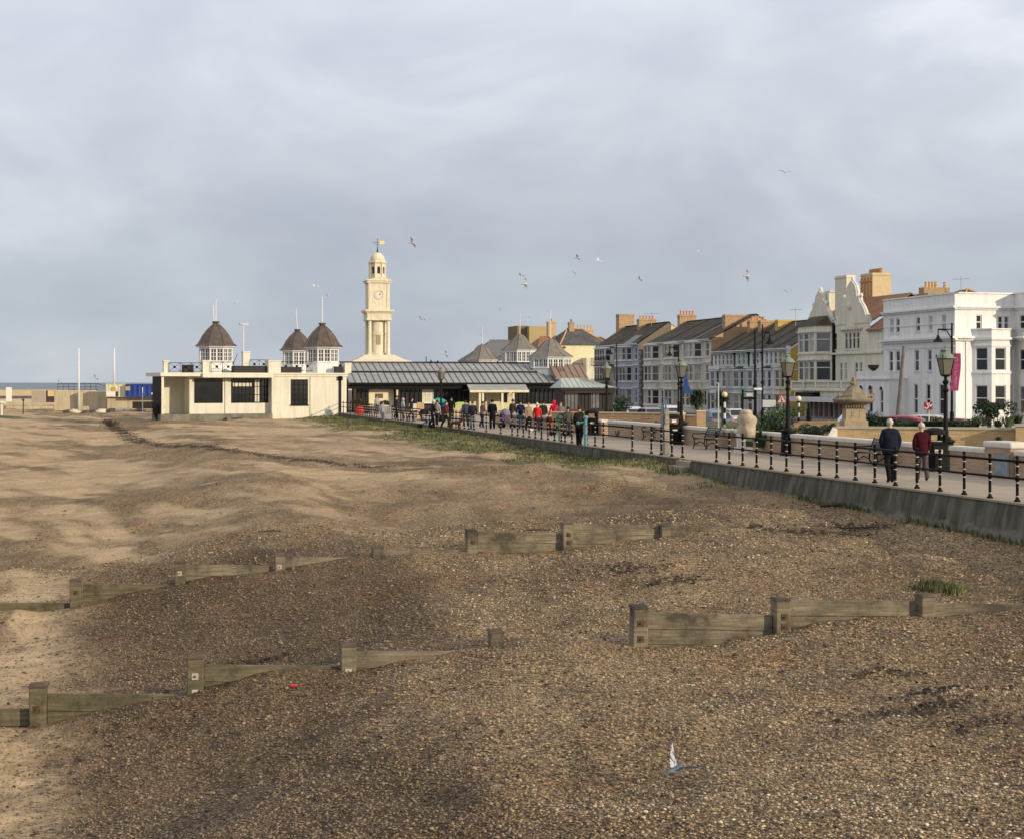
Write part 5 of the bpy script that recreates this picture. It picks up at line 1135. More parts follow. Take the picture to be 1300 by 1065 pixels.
# ------------------------------------------------------------------ black glazed hall with grey metal roof
A_ = (-14.75, 148.0); fr = Frame(A_, (.97, .243)); U = fr.u; Ln = U(717); ze, zr, vr = 2.72, 4.62, -5.2
t = thing('glazed_hall', 'long dark glazed hall with grey standing seam roof and shingled turrets', 'hall', (*A_, 0))
m = MB(); slope(m, fr, -.5, Ln+1, [(.75, ze), (-2.2, 3.72)], .1); slope(m, fr, -.5, Ln+1, [(-2.2, 3.86), (vr, zr+.05)], .1); slope(m, fr, -.5, Ln+1, [(vr, zr+.05), (-11, 2.8)], .1)
k = int((Ln+1.5)/.62)
for i in range(k+1):
    u = -.5+i*.62
    for (n0, za, n1, zb) in ((.76, ze, -2.18, 3.72), (-2.22, 3.86, vr, zr+.05)):
        m.hexa([fr(u-.022, n0, za), fr(u+.022, n0, za), fr(u+.022, n1, zb), fr(u-.022, n1, zb), fr(u-.022, n0, za+.05), fr(u+.022, n0, za+.05), fr(u+.022, n1, zb+.05), fr(u-.022, n1, zb+.05)], 1)
m.build('roof', [GREYM, mat('seam_dark', (.07, .07, .07), .6)], t)
m = MB(); m.fbox(fr, -.5, Ln+1, -2.25, -2.15, 3.62, 3.85); m.fbox(fr, -.5, Ln+1.1, .76, .92, ze-.16, ze+.03); m.fbox(fr, -.52, Ln+1, -.1, .6, ze-.55, ze-.14); m.fbox(fr, -.6, Ln+1, vr-.15, vr+.15, zr+.06, zr+.16)
m.poly([fr(-.48, .75, ze), fr(-.48, vr, zr), fr(-.48, -11, 2.8), fr(-.48, -11, 0), fr(-.48, .1, 0), fr(-.48, .1, 2.3)])
m.build('fascia', BLACK, t)
m = MB(); m.fbox(fr, .02, Ln+1, -.6, -.45, 0, 2.3); w = m.build('glass_wall', GLASS, t)
u1, u2 = U(468.5), U(501.5); us = sorted([u1, u2, U(537), U(551.5), U(595), U(655)])
m = MB(); k = int(Ln/.42)
for i in range(k+1):
    u = .05+i*.42; wd = .07 if i % 6 == 0 else .025
    if u1 < u < u2 or U(537) < u < U(551) or U(597) < u < U(654): continue
    m.fbox(fr, u-wd, u+wd, -.44, -.30, .0, 2.2)
m.fbox(fr, 0, u1, -.44, -.33, 1.18, 1.26); m.fbox(fr, 0, u1, -.46, -.34, 0, .75); m.fbox(fr, U(503), U(597), -.46, -.36, 0, .8); m.fbox(fr, -.05, .2, -.5, .55, 0, 2.3); m.fbox(fr, U(501.5), U(506), -.5, .3, 0, 2.3)
m.build('black_frames', DARKT, t)
m = MB(); m.fbox(fr, u1+.05, u2-.05, -.44, -.40, .55, 2.12); m.fbox(fr, U(502.6), U(504.6), .302, .33, 1.55, 2.1); m.build('sunlit_inner_wall', mat('pale_yellow_wall', (.66, .60, .40), .8, .05), t)
m = MB(); m.fbox(fr, U(477), U(487), -.398, -.37, 1.3, 1.72); m.build('wall_hatch', mat('hatch_brown', (.12, .09, .05), .8), t)
window(fr, U(537), U(551), .9, 2.1, n=-.42, parent=t, style=(3, 3), glass=mat('lit_net_window', (.55, .52, .38), .3, .15), ft=.05)
m = MB(); m.fbox(fr, U(655), U(716), -.28, .1, 0, .62); m.fbox(fr, U(655), U(716), -.3, .16, .622, .70); m.build('dwarf_wall', mat('cream_dwarf_wall', (.60, .55, .42), .8), t)
# centre porch with cream posts
m = MB(); slope(m, fr, U(590), U(664), [(2.2, 2.02), (.77, 2.66)], .08)
for i in range(12): u = U(590)+i*(U(664)-U(590))/11; m.fbox(fr, u-.02, u+.02, .8, 2.2, 2.05, 2.09)
m.build('porch_roof', GREYM, t)
m = MB(); m.fbox(fr, U(590), U(664), 2.2, 2.28, 1.84, 2.06)
for px in (609, 613, 637.5, 651.5): u = fr.sub(0, 2, 1, 0).u(px); m.fbox(fr, u-.10, u+.10, 1.9, 2.1, 0, 1.88)
m.fbox(fr, U(597), U(608), -.42, -.25, 0, 2.2); m.fbox(fr, U(617), U(636), -.42, -.25, 0, 2.2); m.fbox(fr, U(645), U(654), -.42, -.25, 0, 2.2); m.fbox(fr, U(636), U(645), -.42, -.25, 0, .85)
m.build('cream_porch', mat('porch_cream', (.60, .55, .38), .8), t)
m = MB(); m.fbox(fr, U(583), U(596), .1, 1.7, 1.98, 2.06); m.fbox(fr, U(584), U(584.6), 1.4, 1.5, 0, 2); m.build('side_canopy', BLACK, t)
SHING = mat('grey_shingle_roof', (.165, .150, .132), .85, .25, 2.0, .4, 10)
x, y = (699-650)/F*156, 156; cupola(t, x, y, 3.2, 4.2, 5.15, 7.1, 2.18, SHING, 2.6, bell=1, nwin=3, rows=1, rb=2.0, name='turret')
x, y = (660-650)/F*176, 176; cupola(t, x, y, 2.8, 5.0, 6.25, 8.15, 2.0, SHING, 2.1, bell=1, nwin=3, rows=2, rb=1.9, name='turret')
x, y = (612-650)/F*176, 176; cupola(t, x, y, 2.8, 4.3, 5.15, 7.05, 1.95, SHING, 1.8, bell=1, nwin=3, rows=1, rb=1.75, name='turret')
m = MB(); m.box((-4.5, 170, 2.3), (17, 14, 4.5), .24); m.box((1.0, 176, 4.75), (3.4, 3.4, .4), .24); m.build('rear_range', mat('hall_brown', (.16, .12, .09), .9), t)
m = MB(); f3 = Frame((4.1, 152.5), (.97, .243)); slope(m, f3, -.1, 3.2, [(.6, 3.15), (-1.9, 4.5)], .1)
for i in range(6): u = i*.6; m.hexa([f3(u-.025, .6, 3.15), f3(u+.025, .6, 3.15), f3(u+.025, -1.9, 4.5), f3(u-.025, -1.9, 4.5), f3(u-.025, .6, 3.23), f3(u+.025, .6, 3.23), f3(u+.025, -1.9, 4.58), f3(u-.025, -1.9, 4.58)])
m.build('brown_seamed_roof', mat('brown_seam', (.22, .15, .11), .6), t)
# tall rooftop aerial cluster
m = MB()
for px, y0 in ((541, 453), (547, 457)): x, _, z = P(px, y0, 158); m.tube((x, 158, 3.8), (x, 158, z), .04); 
x, _, z = P(546, 460, 158); m.box((x, 158, z), (1.1, .08, .08)); m.lathe((x+.1, 158, z-.25), [(.22, 0), (.05, .4)], 6); m.lathe((x+.75, 158, z-.25), [(.22, 0), (.05, .4)], 6); m.build('rooftop_lamps', BLACK, t)
# hipped kiosk wing at the right
A_ = P(716, 494, 128)[:2]; fr = Frame(A_, (.97, .243)); U = fr.u; Lk = U(779)
t = thing('hipped_kiosk', 'dark timber kiosk with pale green hipped metal roof right of the glazed hall', 'kiosk', (*A_, 0)); zk = 2.32
m = MB(); e = .35; D = 2.8; q = [fr(-e, e, zk), fr(Lk+e, e, zk), fr(Lk+e, -D-e, zk), fr(-e, -D-e, zk), fr(.15, -1.4, 3.12), fr(Lk*.42, -1.4, 3.12)]
m.raw(q, [(0, 1, 5, 4), (1, 2, 5), (2, 3, 4, 5), (3, 0, 4), (3, 2, 1, 0)])
for i in range(11):
    u = Lk*i/10; ut = min(u, Lk*.42) if u < Lk*.42 else Lk*.42+(u-Lk*.42)*.08; m.tube(fr(u, e, zk+.02), fr(ut, -1.4, 3.14), .025, None, 4)
m.build('roof', GREENM, t)
m = MB(); m.fbox(fr, -e, Lk+e, e, e+.1, zk-.15, zk+.03); m.fbox(fr, .0, Lk, -.1, e-.05, zk-.42, zk-.14); m.fbox(fr, 0, Lk, -D, -.1, 0, zk-.02)
for i in range(int(Lk/.3)+1): m.fbox(fr, i*.3-.02, i*.3+.02, -.09, -.04, .6, 1.95) if i*.3 < Lk*.8 else None
for i in range(8): m.fbox(fr, Lk*.82, Lk-.1, -.09, -.05, .5+i*.17, .58+i*.17)
m.build('timber_wall', mat('kiosk_dark', (.016, .013, .011), .6, .3, 4), t)
m = MB(); m.fbox(fr, .1, Lk*.28, -.098, -.07, .55, 1.9); m.fbox(fr, Lk*.55, Lk*.72, -.098, -.07, .7, 1.9); m.build('pane', GLASSL, t)
m = MB(); m.fbox(fr, Lk*.3, Lk*.95, .0, .3, .0, .42); m.fbox(fr, 0, Lk*.28, .0, .3, .0, .62); m.build('red_seating', mat('dark_red_boards', (.10, .02, .02), .7), t)

# ------------------------------------------------------------------ harbour side, far left
HC = mat('harbour_concrete', (.50, .42, .28), .9, .15, .5, .2, 8, kind='streak', dirt=((.30, .25, .18), .6))
def slabt(name, label, cat, px0, px1, y0, y1, Y, th, mt, skew=0, part=None):
    x0, x1 = (px0-650)/F*Y, (px1-650)/F*Y; z1_, z0_ = H-(y0-486)/F*Y, H-(y1-486)/F*Y; f = Frame((x0, Y), (1, skew))
    m = MB(); m.fbox(f, 0, (x1-x0)*math.sqrt(1+skew*skew), -th, 0, z0_, z1_); o = m.build(name, mt, None, loc=(x0, Y, z0_)); tag(o, label, cat); return f, z0_, z1_, o
slabt('harbour_arm', 'long low sunlit harbour arm across the far left', 'harbour wall', -120, 78, 495.3, 503.5, 330, 5, mat('arm_stone', (.55, .44, .25), .9, .12, .3), .02)
slabt('rock_armour', 'dark reddish band of boulders at the foot of the harbour arm', 'rocks', -120, 72, 503, 511, 322, 3, mat('armour', (.14, .10, .10), .95, .5, 1.5, .6, 4))
slabt('concrete_apron', 'pale concrete apron behind the grass bank at the far left', 'apron', -120, 68, 510, 530, 232, 40, HC)
slabt('low_kerb_wall', 'low pale kerb wall in front of the concrete apron', 'wall', -120, 66, 515.5, 526, 205, .4, HC)
slabt('white_slab_sign', 'plain white upright slab standing at the far left', 'sign', 7.5, 14, 492, 510, 215, .3, mat('bright_white', (.72, .70, .64), .6, .03))
f, a, b, o = slabt('grey_block', 'grey ribbed concrete block on the far left shore', 'block', 40, 57.5, 496.3, 511, 220, 2, mat('grey_block_m', (.36, .31, .24), .9, .15))
f, a, b, o = slabt('dark_hut', 'small dark hut with a sunlit yellow panel beside the harbour wall', 'hut', 58.3, 69, 496, 511, 206, 1.5, mat('hut_dark', (.07, .04, .05), .8))
m = MB(); m.fbox(f, .25, 1.05, .003, .03, b-.75, b-.02); m.build('yellow_panel', mat('yellow_panel_m', (.62, .47, .20), .8), o)
f, a, b, o = slabt('harbour_wall', 'stained cream concrete wall carrying a dark railing, left of the flagpoles', 'wall', 69, 100, 496, 521.5, 190, 8, HC)
m = MB(); w_ = 3.0
for i in range(8): u = .3+i*(4.6)/7; m.tube(f(u, -.3, b), f(u, -.3, b+.78), .025, None, 5)
m.tube(f(.3, -.3, b+.78), f(5.2, -.3, b+.78), .03); m.tube(f(.3, -.3, b+.42), f(5.2, -.3, b+.42), .02); m.tube(f(.3, -.3, b+.1), f(5.2, -.3, b+.1), .02)
m.tube(f(5.2, -.3, b+.78), f(7.4, -.3, b), .03); m.tube(f(5.2, -.3, b+.42), f(6.6, -.3, b), .02)
m.build('railing', BLACK, o)
f, a, b, o = slabt('harbour_wall', 'lower stepped cream concrete wall running right to the containers', 'wall', 100.1, 136, 497.5, 521, 189, 6, HC)
f, a, b, o = slabt('harbour_wall', 'low cream concrete ledge below the blue container', 'wall', 136.2, 207, 504.5, 520, 187, 6, HC)
f, a, b, o = slabt('groyne_stub', 'dark timber stub behind the pavilion corner at the far shore', 'timber', 168, 206, 510, 519, 180, .4, mat('stub', (.09, .075, .055), .9, .3))
# container: corrugated
def container(px0, px1, y0, y1, Y, mt, label, extras):
    x0, x1 = (px0-650)/F*Y, (px1-650)/F*Y; z1_, z0_ = H-(y0-486)/F*Y, H-(y1-486)/F*Y; f = Frame((x0, Y), (1, .02)); Lc = x1-x0
    t = thing('shipping_container', label, 'container', (x0, Y, z0_)); m = MB(); k = int(Lc/.14)
    prof = [(i*Lc/k, 0 if (i//2) % 2 else -.05) for i in range(k+1)]
    for (a, na), (b_, nb_) in zip(prof[:-1], prof[1:]): m.poly([f(a, na, z0_+.1), f(b_, nb_, z0_+.1), f(b_, nb_, z1_-.1), f(a, na, z1_-.1)])
    m.fbox(f, 0, Lc, -2.4, -.06, z0_, z1_-.02); m.fbox(f, 0, Lc, -.06, .03, z1_-.1, z1_); m.fbox(f, 0, Lc, -.06, .03, z0_, z0_+.1); m.fbox(f, -.03, .08, -.06, .04, z0_, z1_); m.fbox(f, Lc-.08, Lc+.03, -.06, .04, z0_, z1_)
    b0 = m.build('body', mt, t)
    for (a, b_, c, d, mm) in extras: e = MB(); e.fbox(f, a*Lc, b_*Lc, .035, .05, z0_+c*(z1_-z0_), z0_+d*(z1_-z0_)); e.build('panel', mm, b0)
BLUE = mat('blue_container_paint', (.018, .045, .22), .5, .15, 1.0); YEL = mat('yellow_sign', (.42, .32, .10), .6); WHT = MATS['bright_white']
container(159.5, 206, 488, 504.2, 186, BLUE, 'blue corrugated shipping container half hidden by the pavilion', [(.0, .12, .50, .82, YEL), (.70, .84, .18, .34, WHT)])
container(135, 159, 487.6, 504, 186.5, mat('white_container_paint', (.62, .58, .42), .6, .1), 'white container with yellow boards beside the blue container', [(.25, .50, .45, .75, YEL), (.50, .62, .0, .42, MATS['hut_dark']), (.02, .48, .06, .42, WHT)])
for px, y0, y1, Y, lab in ((100, 442.5, 515, 178, 'white flagpole standing in front of the stained harbour wall'), (145, 442.5, 489, 192, 'white flagpole behind the white container')):
    x, _, z = P(px, y0, Y); zz = P(px, y1, Y).z-.6; m = MB(); m.tube((x, Y, zz), (x, Y, z), .13, .08, 8); o = m.build('flagpole', TRIM, None, True, loc=(x, Y, zz)); tag(o, lab, 'flagpole', 'white flagpoles')
m = MB(); x, _, z = P(181, 492, 179); m.tube((x, 179, -.6), (x, 179, z), .05); o = m.build('pole', TRIM, None, loc=(x, 179, -.6)); tag(o, 'thin pale pole in front of the blue container', 'pole')
m = MB(); x, _, z = P(2, 511, 172); m.tube((x, 172, -1.4), (x, 172, z), .12); m.tube((x-.1, 172, z), (x+.4, 172, z-.1), .18); o = m.build('post', CREAM, None, loc=(x, 172, -1.4)); tag(o, 'cream post at the left edge by the grass bank', 'post')
m = MB(); x, _, z = P(29.5, 508, 176); m.tube((x, 176, -1.4), (x, 176, z), .06); m.ell((x, 176, z), (.14, .1, .14)); o = m.build('signpost', DARKT, None, loc=(x, 176, -1.4)); tag(o, 'thin dark signpost on the grass bank at the far left', 'signpost')
# boulders and debris along the wall foot
def rock(x, y, z, r, s):
    m = MB(); m.ell((x, y, z), (r, r*.7, r*.45), 8, 6); rr = np.random.default_rng(s); m.v = [(a+rr.uniform(-.12, .12)*r, b+rr.uniform(-.12, .12)*r, c+rr.uniform(-.1, .1)*r) for a, b, c in m.v]; return m
for i, (px, py, r, mm, lab) in enumerate([(86, 518.5, .55, 'dk', 'dark green boulder at the foot of the harbour wall, leftmost of the debris'), (95, 519, .7, 'lt', 'pale slab like boulder just right of the dark green one'), (110, 517.5, .6, 'dk', 'dark boulder left in the row of debris below the stepped wall'), (119, 517.5, .55, 'dk', 'small dark boulder near the middle of the debris row'),
        (129, 517, .8, 'lt', 'pale boulder below the white container'), (142, 517.5, .7, 'dk', 'dark flat boulder right of the pale one'), (152, 518, .7, 'lt', 'pale rubble lump below the container joint'), (164, 518.5, .6, 'lt', 'pale boulder under the blue container'), (178, 517, .6, 'rd', 'reddish boulder beside the dark timber stub')]):
    x, _, z = P(px, py, 181); mt = {'dk': mat('dark_rock', (.08, .075, .06), .95, .4, 3), 'lt': mat('pale_rock', (.55, .48, .36), .9, .15, 3), 'rd': mat('reddish_rock', (.30, .20, .15), .9, .3, 3)}[mm]
    o = rock(x, 181, gz(x, 181)+.1, r, i).build('boulder', mt, None, True, loc=(x, 181, gz(x, 181))); tag(o, lab, 'boulder', 'boulders along the harbour wall foot')
# grass bank far left
m = MB(); x0, x1 = -62, -46.5; k = 12
for i in range(k):
    a, b_ = x0+(x1-x0)*i/k, x0+(x1-x0)*(i+1)/k; ha, hb = .75*(1-(i/k)**2)+.05, .75*(1-((i+1)/k)**2)+.05
    za, zb = -1.25, -1.25; m.raw([(a, 161, za-.2), (b_, 161, zb-.2), (b_, 167, zb+hb), (a, 167, za+ha), (b_, 176, zb), (a, 176, za)], [(0, 1, 2, 3), (3, 2, 4, 5)])
o = m.build('grass_bank', mat('bank_grass', (.05, .075, .03), .95, .4, 1, .5, 12), None, True); o['kind'] = 'structure'
# ------------------------------------------------------------------ lantern posts
def lantern_post():
    t = thing('lamp_post', '', 'street lamp'); m = MB()
    m.lathe((0, 0, 0), [(.30, 0), (.30, .10), (.26, .13), (.24, .85), (.29, .90), (.29, .95), (.17, 1.0), (.14, 1.08)], 8, 0, math.pi/8)
    m.lathe((0, 0, 1.0), [(.11, 0), (.085, .15), (.10, .22), (.075, .27), (.065, .9), (.06, 1.45), (.085, 1.47), (.10, 1.53), (.06, 1.58), (.055, 1.7), (.095, 1.74), (.10, 1.79), (.05, 1.85), (.05, 1.95), (.13, 2.0)], 10)
    m.build('post', BLACK, t, 'auto')
    m = MB(); m.lathe((0, 0, 3.0), [(.155, 0), (.275, .52)], 4, 0, math.pi/4, cap=False); g = m.build('lantern_glass', LGLASS, t)
    m = MB(); m.lathe((0, 0, 2.94), [(.10, 0), (.165, .05), (.165, .075)], 4, 0, math.pi/4)
    for k in range(4): a = math.pi/4+k*math.pi/2; c, s = math.cos(a), math.sin(a); m.tube((c*.16, s*.16, 3.0), (c*.285, s*.285, 3.53), .013, None, 5); m.ell((c*.30, s*.30, 3.60), (.025, .025, .05), 6, 4)
    m.tube((.02, 0, 3.0), (.02, 0, 3.2), .02, None, 5)
    m.build('lantern_frame', BLACK, t)
    m = MB(); m.lathe((0, 0, 3.52), [(.31, 0), (.31, .03), (.24, .10), (.12, .18), (.10, .20), (.10, .25), (.13, .26), (.05, .32), (.03, .34), (.05, .37), (.02, .40), (.012, .50)], 8, 0, math.pi/8); m.build('lantern_roof', VERD, t, 'auto')
    return t
lp = lantern_post(); pos = [(1200.5, 50.3, 'nearest lantern post with green copper top, beside the walking woman'), (1000, 60.7, 'second lantern post, standing between the cream wall sections right of the stone statue'), (865, 72.5, 'third lantern post, beside the black litter bin and timber piles'),
       (770, 87, 'fourth lantern post, right of the dark kiosk'), (560, 114, 'farthest lantern post, in front of the dark glazed hall')]
for i, (px, Y, lab) in enumerate(pos):
    x = (px-650)/F*Y
    if i == 0: lp.location = (x, Y, 0); lp['label'] = lab; lp['group'] = 'lantern posts along the promenade'; lp.rotation_euler.z = .2
    else: dup(lp, (x, Y, 0), .2+.1*i, lab)
# ------------------------------------------------------------------ tall black street masts with pendant lamps
def mast(px, Y, ytop, lamp_px, lamp_y, lab, th=.07):
    x = (px-650)/F*Y; zt = P(px, ytop, Y).z; t = thing('street_light', lab, 'street light', (x, Y, -.1), 'tall black street lights'); m = MB()
    m.tube((x, Y, -.6), (x, Y, 1.2), th*1.6, th*1.6, 8); m.tube((x, Y, 1.2), (x, Y, zt), th, th*.7, 8); m.ell((x, Y, zt*.45), (th*1.8, th*1.8, th*2), 8, 5)
    if lamp_px:
        lx, lz = (lamp_px-650)/F*Y, P(0, lamp_y, Y).z; za = lz+.35; m.chain([(x, Y, za-.5), (x+(lx-x)*.4, Y, za-.05), (lx, Y, za), (lx, Y, lz)], .03, 6); m.tube((x, Y, za), (lx, Y, za+.02), .03, None, 6)
    m.build('mast', BLACK, t)
    if lamp_px: q = MB(); q.lathe((lx, Y, lz-.32), [(.30, 0), (.27, .04), (.10, .22), (.06, .36)], 10); q.build('pendant_lamp', BLACK, t)
    return x, t
mast(1208.5, 85, 411, 1191, 427, 'tall black street light carrying a magenta banner, its pendant lamp hanging left')
mast(861.5, 130, 438, 850, 447, 'thin black street light with pendant lamp behind the blue flag')
mast(968, 92, 412, 977, 430, 'taller right of two neighbouring black street lights', .06); mast(958.5, 90, 419, None, 0, 'plain left of two neighbouring black street lights', .07)
mast(783, 150, 436, 775, 446, 'black street light before the dark grey house with iron balconies')
mast(1027, 95, 512, None, 0, 'short dark pole before the cream guesthouse shopfront', .10)
x, z = P(1145, 440, 100).x, P(1145, 440, 100).z; m = MB(); m.tube((x-.35, 100, -.6), (x+.12, 100, z), .16, .10, 8); o = m.build('timber_pole', mat('grey_pole', (.14, .13, .12), .9, .3), None, loc=(x-.35, 100, -.6)); tag(o, 'leaning grey timber pole before the white corner building', 'pole')
# banner
Y = 84.9; x0, x1 = P(1209, 0, Y).x, P(1219.5, 0, Y).x; zt_, zb_ = P(0, 449, Y).z, P(0, 496.5, Y).z
MAG = mat('magenta_banner', (.24, .03, .10), .7, .12, 2); BLET = mat('banner_lettering', (.62, .38, .48), .7)
m = MB(); k = 10
for i in range(k):
    a, b = i/k, (i+1)/k; f = lambda t_: (-.10*t_*t_+.03*math.sin(t_*5), .03*math.sin(t_*4))
    (dx0, dy0), (dx1, dy1) = f(a), f(b); za, zb = zt_+(zb_-zt_)*a, zt_+(zb_-zt_)*b
    m.hexa([(x0+dx1, Y+dy1-.012, zb), (x1+dx1, Y+dy1-.012, zb), (x1+dx1, Y+dy1+.012, zb), (x0+dx1, Y+dy1+.012, zb), (x0+dx0, Y+dy0-.012, za), (x1+dx0, Y+dy0-.012, za), (x1+dx0, Y+dy0+.012, za), (x0+dx0, Y+dy0+.012, za)])
bn = m.build('banner', MAG, None, loc=(x0, Y, zb_)); tag(bn, 'long magenta banner with pale vertical lettering hanging from a street light', 'banner')
rr = random.Random(5); q = MB(); xc = (x0+x1)/2-.03
for i in range(22):                     # illegible vertical line of characters, and a small emblem above it
    z = zt_-.62-i*.058; 
    for j in range(2): a = rr.uniform(-.06, .05); q.box((xc+a-.03*i/22, Y-.05, z), (rr.uniform(.03, .09), .006, rr.uniform(.008, .022)))
q.lathe((xc, Y-.05, zt_-.32), [(.01, -.0), (.01, .001)], 8)
for k in range(8): a0 = k*math.pi/4; q.box((xc+math.cos(a0)*.09, Y-.055, zt_-.33+math.sin(a0)*.09), (.03, .006, .03))
q.build('lettering', BLET, bn)
# blue flag on the third lantern post
m = MB(); Y = 72; pts = [(868, 477), (872, 476), (873, 484), (874, 490), (879, 498), (880, 502), (875, 500), (869, 500), (866.5, 495), (868, 486)]
a = [P(px, py, Y) for px, py in pts]; bb = [p+Vector((.02, .05, 0)) for p in a]; n_ = len(a); m.raw(a+bb, [tuple(range(n_))[::-1], tuple(range(n_, 2*n_))]+[(i, (i+1) % n_, n_+(i+1) % n_, n_+i) for i in range(n_)])
fl = m.build('flag', mat('blue_flag_cloth', (.02, .055, .17), .8, .35, 6), None, loc=tuple(a[0])); tag(fl, 'limp blue flag hanging from the third lantern post', 'flag')
# ------------------------------------------------------------------ belisha beacons
def beacon(px, Y, yg, lab, gcol):
    x = (px-650)/F*Y; z = P(0, yg, Y).z; t = thing('belisha_beacon', lab, 'beacon', (x, Y, -.6), 'belisha beacons at the crossings'); 
    m = MB(); k = 0; za = -.6
    while za < z-.2: zb = min(za+.32, z-.18); m.tube((x, Y, za), (x, Y, zb), .07, .07, 8, k % 2, False); za = zb; k += 1
    m.build('striped_pole', [TRIM, BLACK], t); m = MB(); m.ell((x, Y, z), (.17, .17, .17), 12, 8); m.build('globe', gcol, t, True); m = MB(); m.lathe((x, Y, z-.24), [(.10, 0), (.13, .08)], 8); m.build('globe_holder', BLACK, t)
GL = mat('beacon_globe', (.66, .52, .22), .35, .05); beacon(920, 92, 501.5, 'belisha beacon with amber globe and striped pole, left of the stone statue', GL); beacon(1014, 96, 506.5, 'belisha beacon with pale amber globe before the mustard house', mat('pale_globe', (.66, .60, .42), .35, .05))
# ------------------------------------------------------------------ signs
x, _, z = P(992.5, 505, 80); t = thing('warning_sign', 'red bordered triangular warning sign on a grey pole', 'road sign', (x, 80, -.1)); m = MB()
def tri(m, r, n, mi): f = Frame((x, 80-n), (1, 0)); p = [(math.sin(a)*r, math.cos(a)*r) for a in (0, -2.094, 2.094)]; k = [f(u, 0, z-.12+v) for u, v in p]; k2 = [f(u, -.01, z-.12+v) for u, v in p]; m.raw(k+k2, [(0, 1, 2), (5, 4, 3), (0, 3, 4, 1), (1, 4, 5, 2), (2, 5, 3, 0)], mi)
m.tube((x, 80.03, -.3), (x, 80.03, z+.1), .035, None, 6); m.build('pole', mat('grey_pole_metal', (.3, .3, .3), .5), t)
m = MB(); tri(m, .34, 0, 0); tri(m, .23, .012, 1); m.box((x-.02, 79.98, z-.14), (.03, .008, .16), 0, 2); m.box((x+.03, 79.98, z-.18), (.09, .008, .04), 0, 2); m.ell((x-.02, 79.98, z-.03), (.025, .006, .025), 6, 4, 2); m.build('sign_face', [mat('sign_red', (.26, .035, .03), .6), mat('sign_white', (.48, .42, .39), .6), BLACK], t)
x, _, z = P(976.5, 512.5, 82); t = thing('notice_board', 'blank pale rectangular notice board left of the triangular sign', 'notice board', (x, 82, -.1)); m = MB(); m.box((x, 82, z), (.68, .04, .38)); m.build('board', mat('board_pale', (.42, .45, .45), .6), t); m = MB(); m.box((x, 82.03, z), (.76, .03, .46)); m.tube((x-.3, 82.05, 0), (x-.3, 82.05, z), .03); m.tube((x+.3, 82.05, 0), (x+.3, 82.05, z), .03); m.build('frame', BLACK, t)
x, _, z = P(951, 506, 84); t = thing('finger_board', 'black framed direction board on two posts behind the stone statue', 'direction board', (x, 84, -.1)); m = MB()
for dx in (-.34, .34): m.tube((x+dx, 84, 0), (x+dx, 84, P(0, 495, 84).z), .055, None, 6)
m.box((x, 84, z), (.74, .06, .12)); m.box((x, 84, z+.34), (.66, .05, .05)); m.build('posts', BLACK, t); m = MB(); m.box((x+.02, 83.96, z+.18), (.34, .03, .16)); m.build('board', mat('board_grey', (.45, .46, .48), .6), t); m = MB(); m.box((x+.36+.1, 83.9, P(0, 494, 84).z), (.4, .03, .10)); m.build('arrow_board', WHT, t)
x, _, z = P(1178.5, 515.5, 76); t = thing('crimson_sign', 'small square crimson sign with white curved symbols on a white stake', 'sign', (x, 76, .2)); m = MB(); m.box((x, 76, z), (.40, .03, .36)); pn = m.build('panel', mat('crimson', (.22, .01, .03), .6), t)
m = MB()
def stroke(pts, r=.022): m.chain([(x+a, 75.975, z+b) for a, b in pts], r, 5)
stroke([(-.09, .16), (-.04, .05), (.0, -.05), (-.05, -.12), (-.14, -.12), (-.19, -.07)]); stroke([(.03, .15), (.04, .04), (.09, -.03), (.14, .02), (.19, .10)]); m.build('symbols', WHT, pn)
m = MB(); m.tube((x+.04, 76.03, .1), (x+.04, 76.03, z), .022); m.build('stake', WHT, t)
# pale thin pole by the palm
x, _, z = P(912, 487, 88); m = MB(); m.tube((x, 88, -.5), (x, 88, z), .05, .035); m.tube((x, 88, z), (x-.12, 88, z+.03), .03); o = m.build('pole', mat('pale_pole', (.42, .42, .38), .6), None, loc=(x, 88, -.5)); tag(o, 'thin pale pole rising beside the right hand palm', 'pole')
# ------------------------------------------------------------------ litter bins
def litter_bin():
    t = thing('litter_bin', '', 'litter bin'); m = MB(); m.lathe((0, 0, 0), [(.40, 0), (.40, .06), (.37, .08), (.37, .82), (.40, .86), (.40, .92)], 8, 0, math.pi/8, 1, .8); m.build('body', BLACK, t)
    m = MB()
    for k in range(4): a = math.pi/4+k*math.pi/2; m.box((math.cos(a)*.36, math.sin(a)*.29, 1.03), (.09, .09, .24), a)
    m.lathe((0, 0, 1.14), [(.41, 0), (.41, .05), (.34, .14), (.18, .20), (.05, .22)], 8, 0, math.pi/8, 1, .8); m.build('hood', BLACK, t)
    m = MB(); m.lathe((0, 0, .93), [(.30, 0), (.30, .02)], 8, 0, 0, 1, .8); m.build('liner', mat('bin_liner', (.35, .35, .34), .6), t)
    m = MB(); m.box((0, -.345, .62), (.26, .012, .14)); m.build('plate', mat('bin_plate', (.50, .47, .40), .5), t)
    return t
lb = litter_bin(); g = 'black litter bins on the promenade'
x = (1186-650)/F*50.0; lb.location = (x, 50.0, 0); lb['label'] = 'black litter bin with hooded top between the walking woman and the nearest lantern post'; lb['group'] = g; lb.rotation_euler.z = .15
for px, Y, lab in ((854.5, 71.5, 'black litter bin with a pale notice, beside the timber piles'), (751, 84, 'black litter bin at the fourth lantern post, right of the turquoise pipe')): dup(lb, ((px-650)/F*Y, Y, 0), .1, lab)
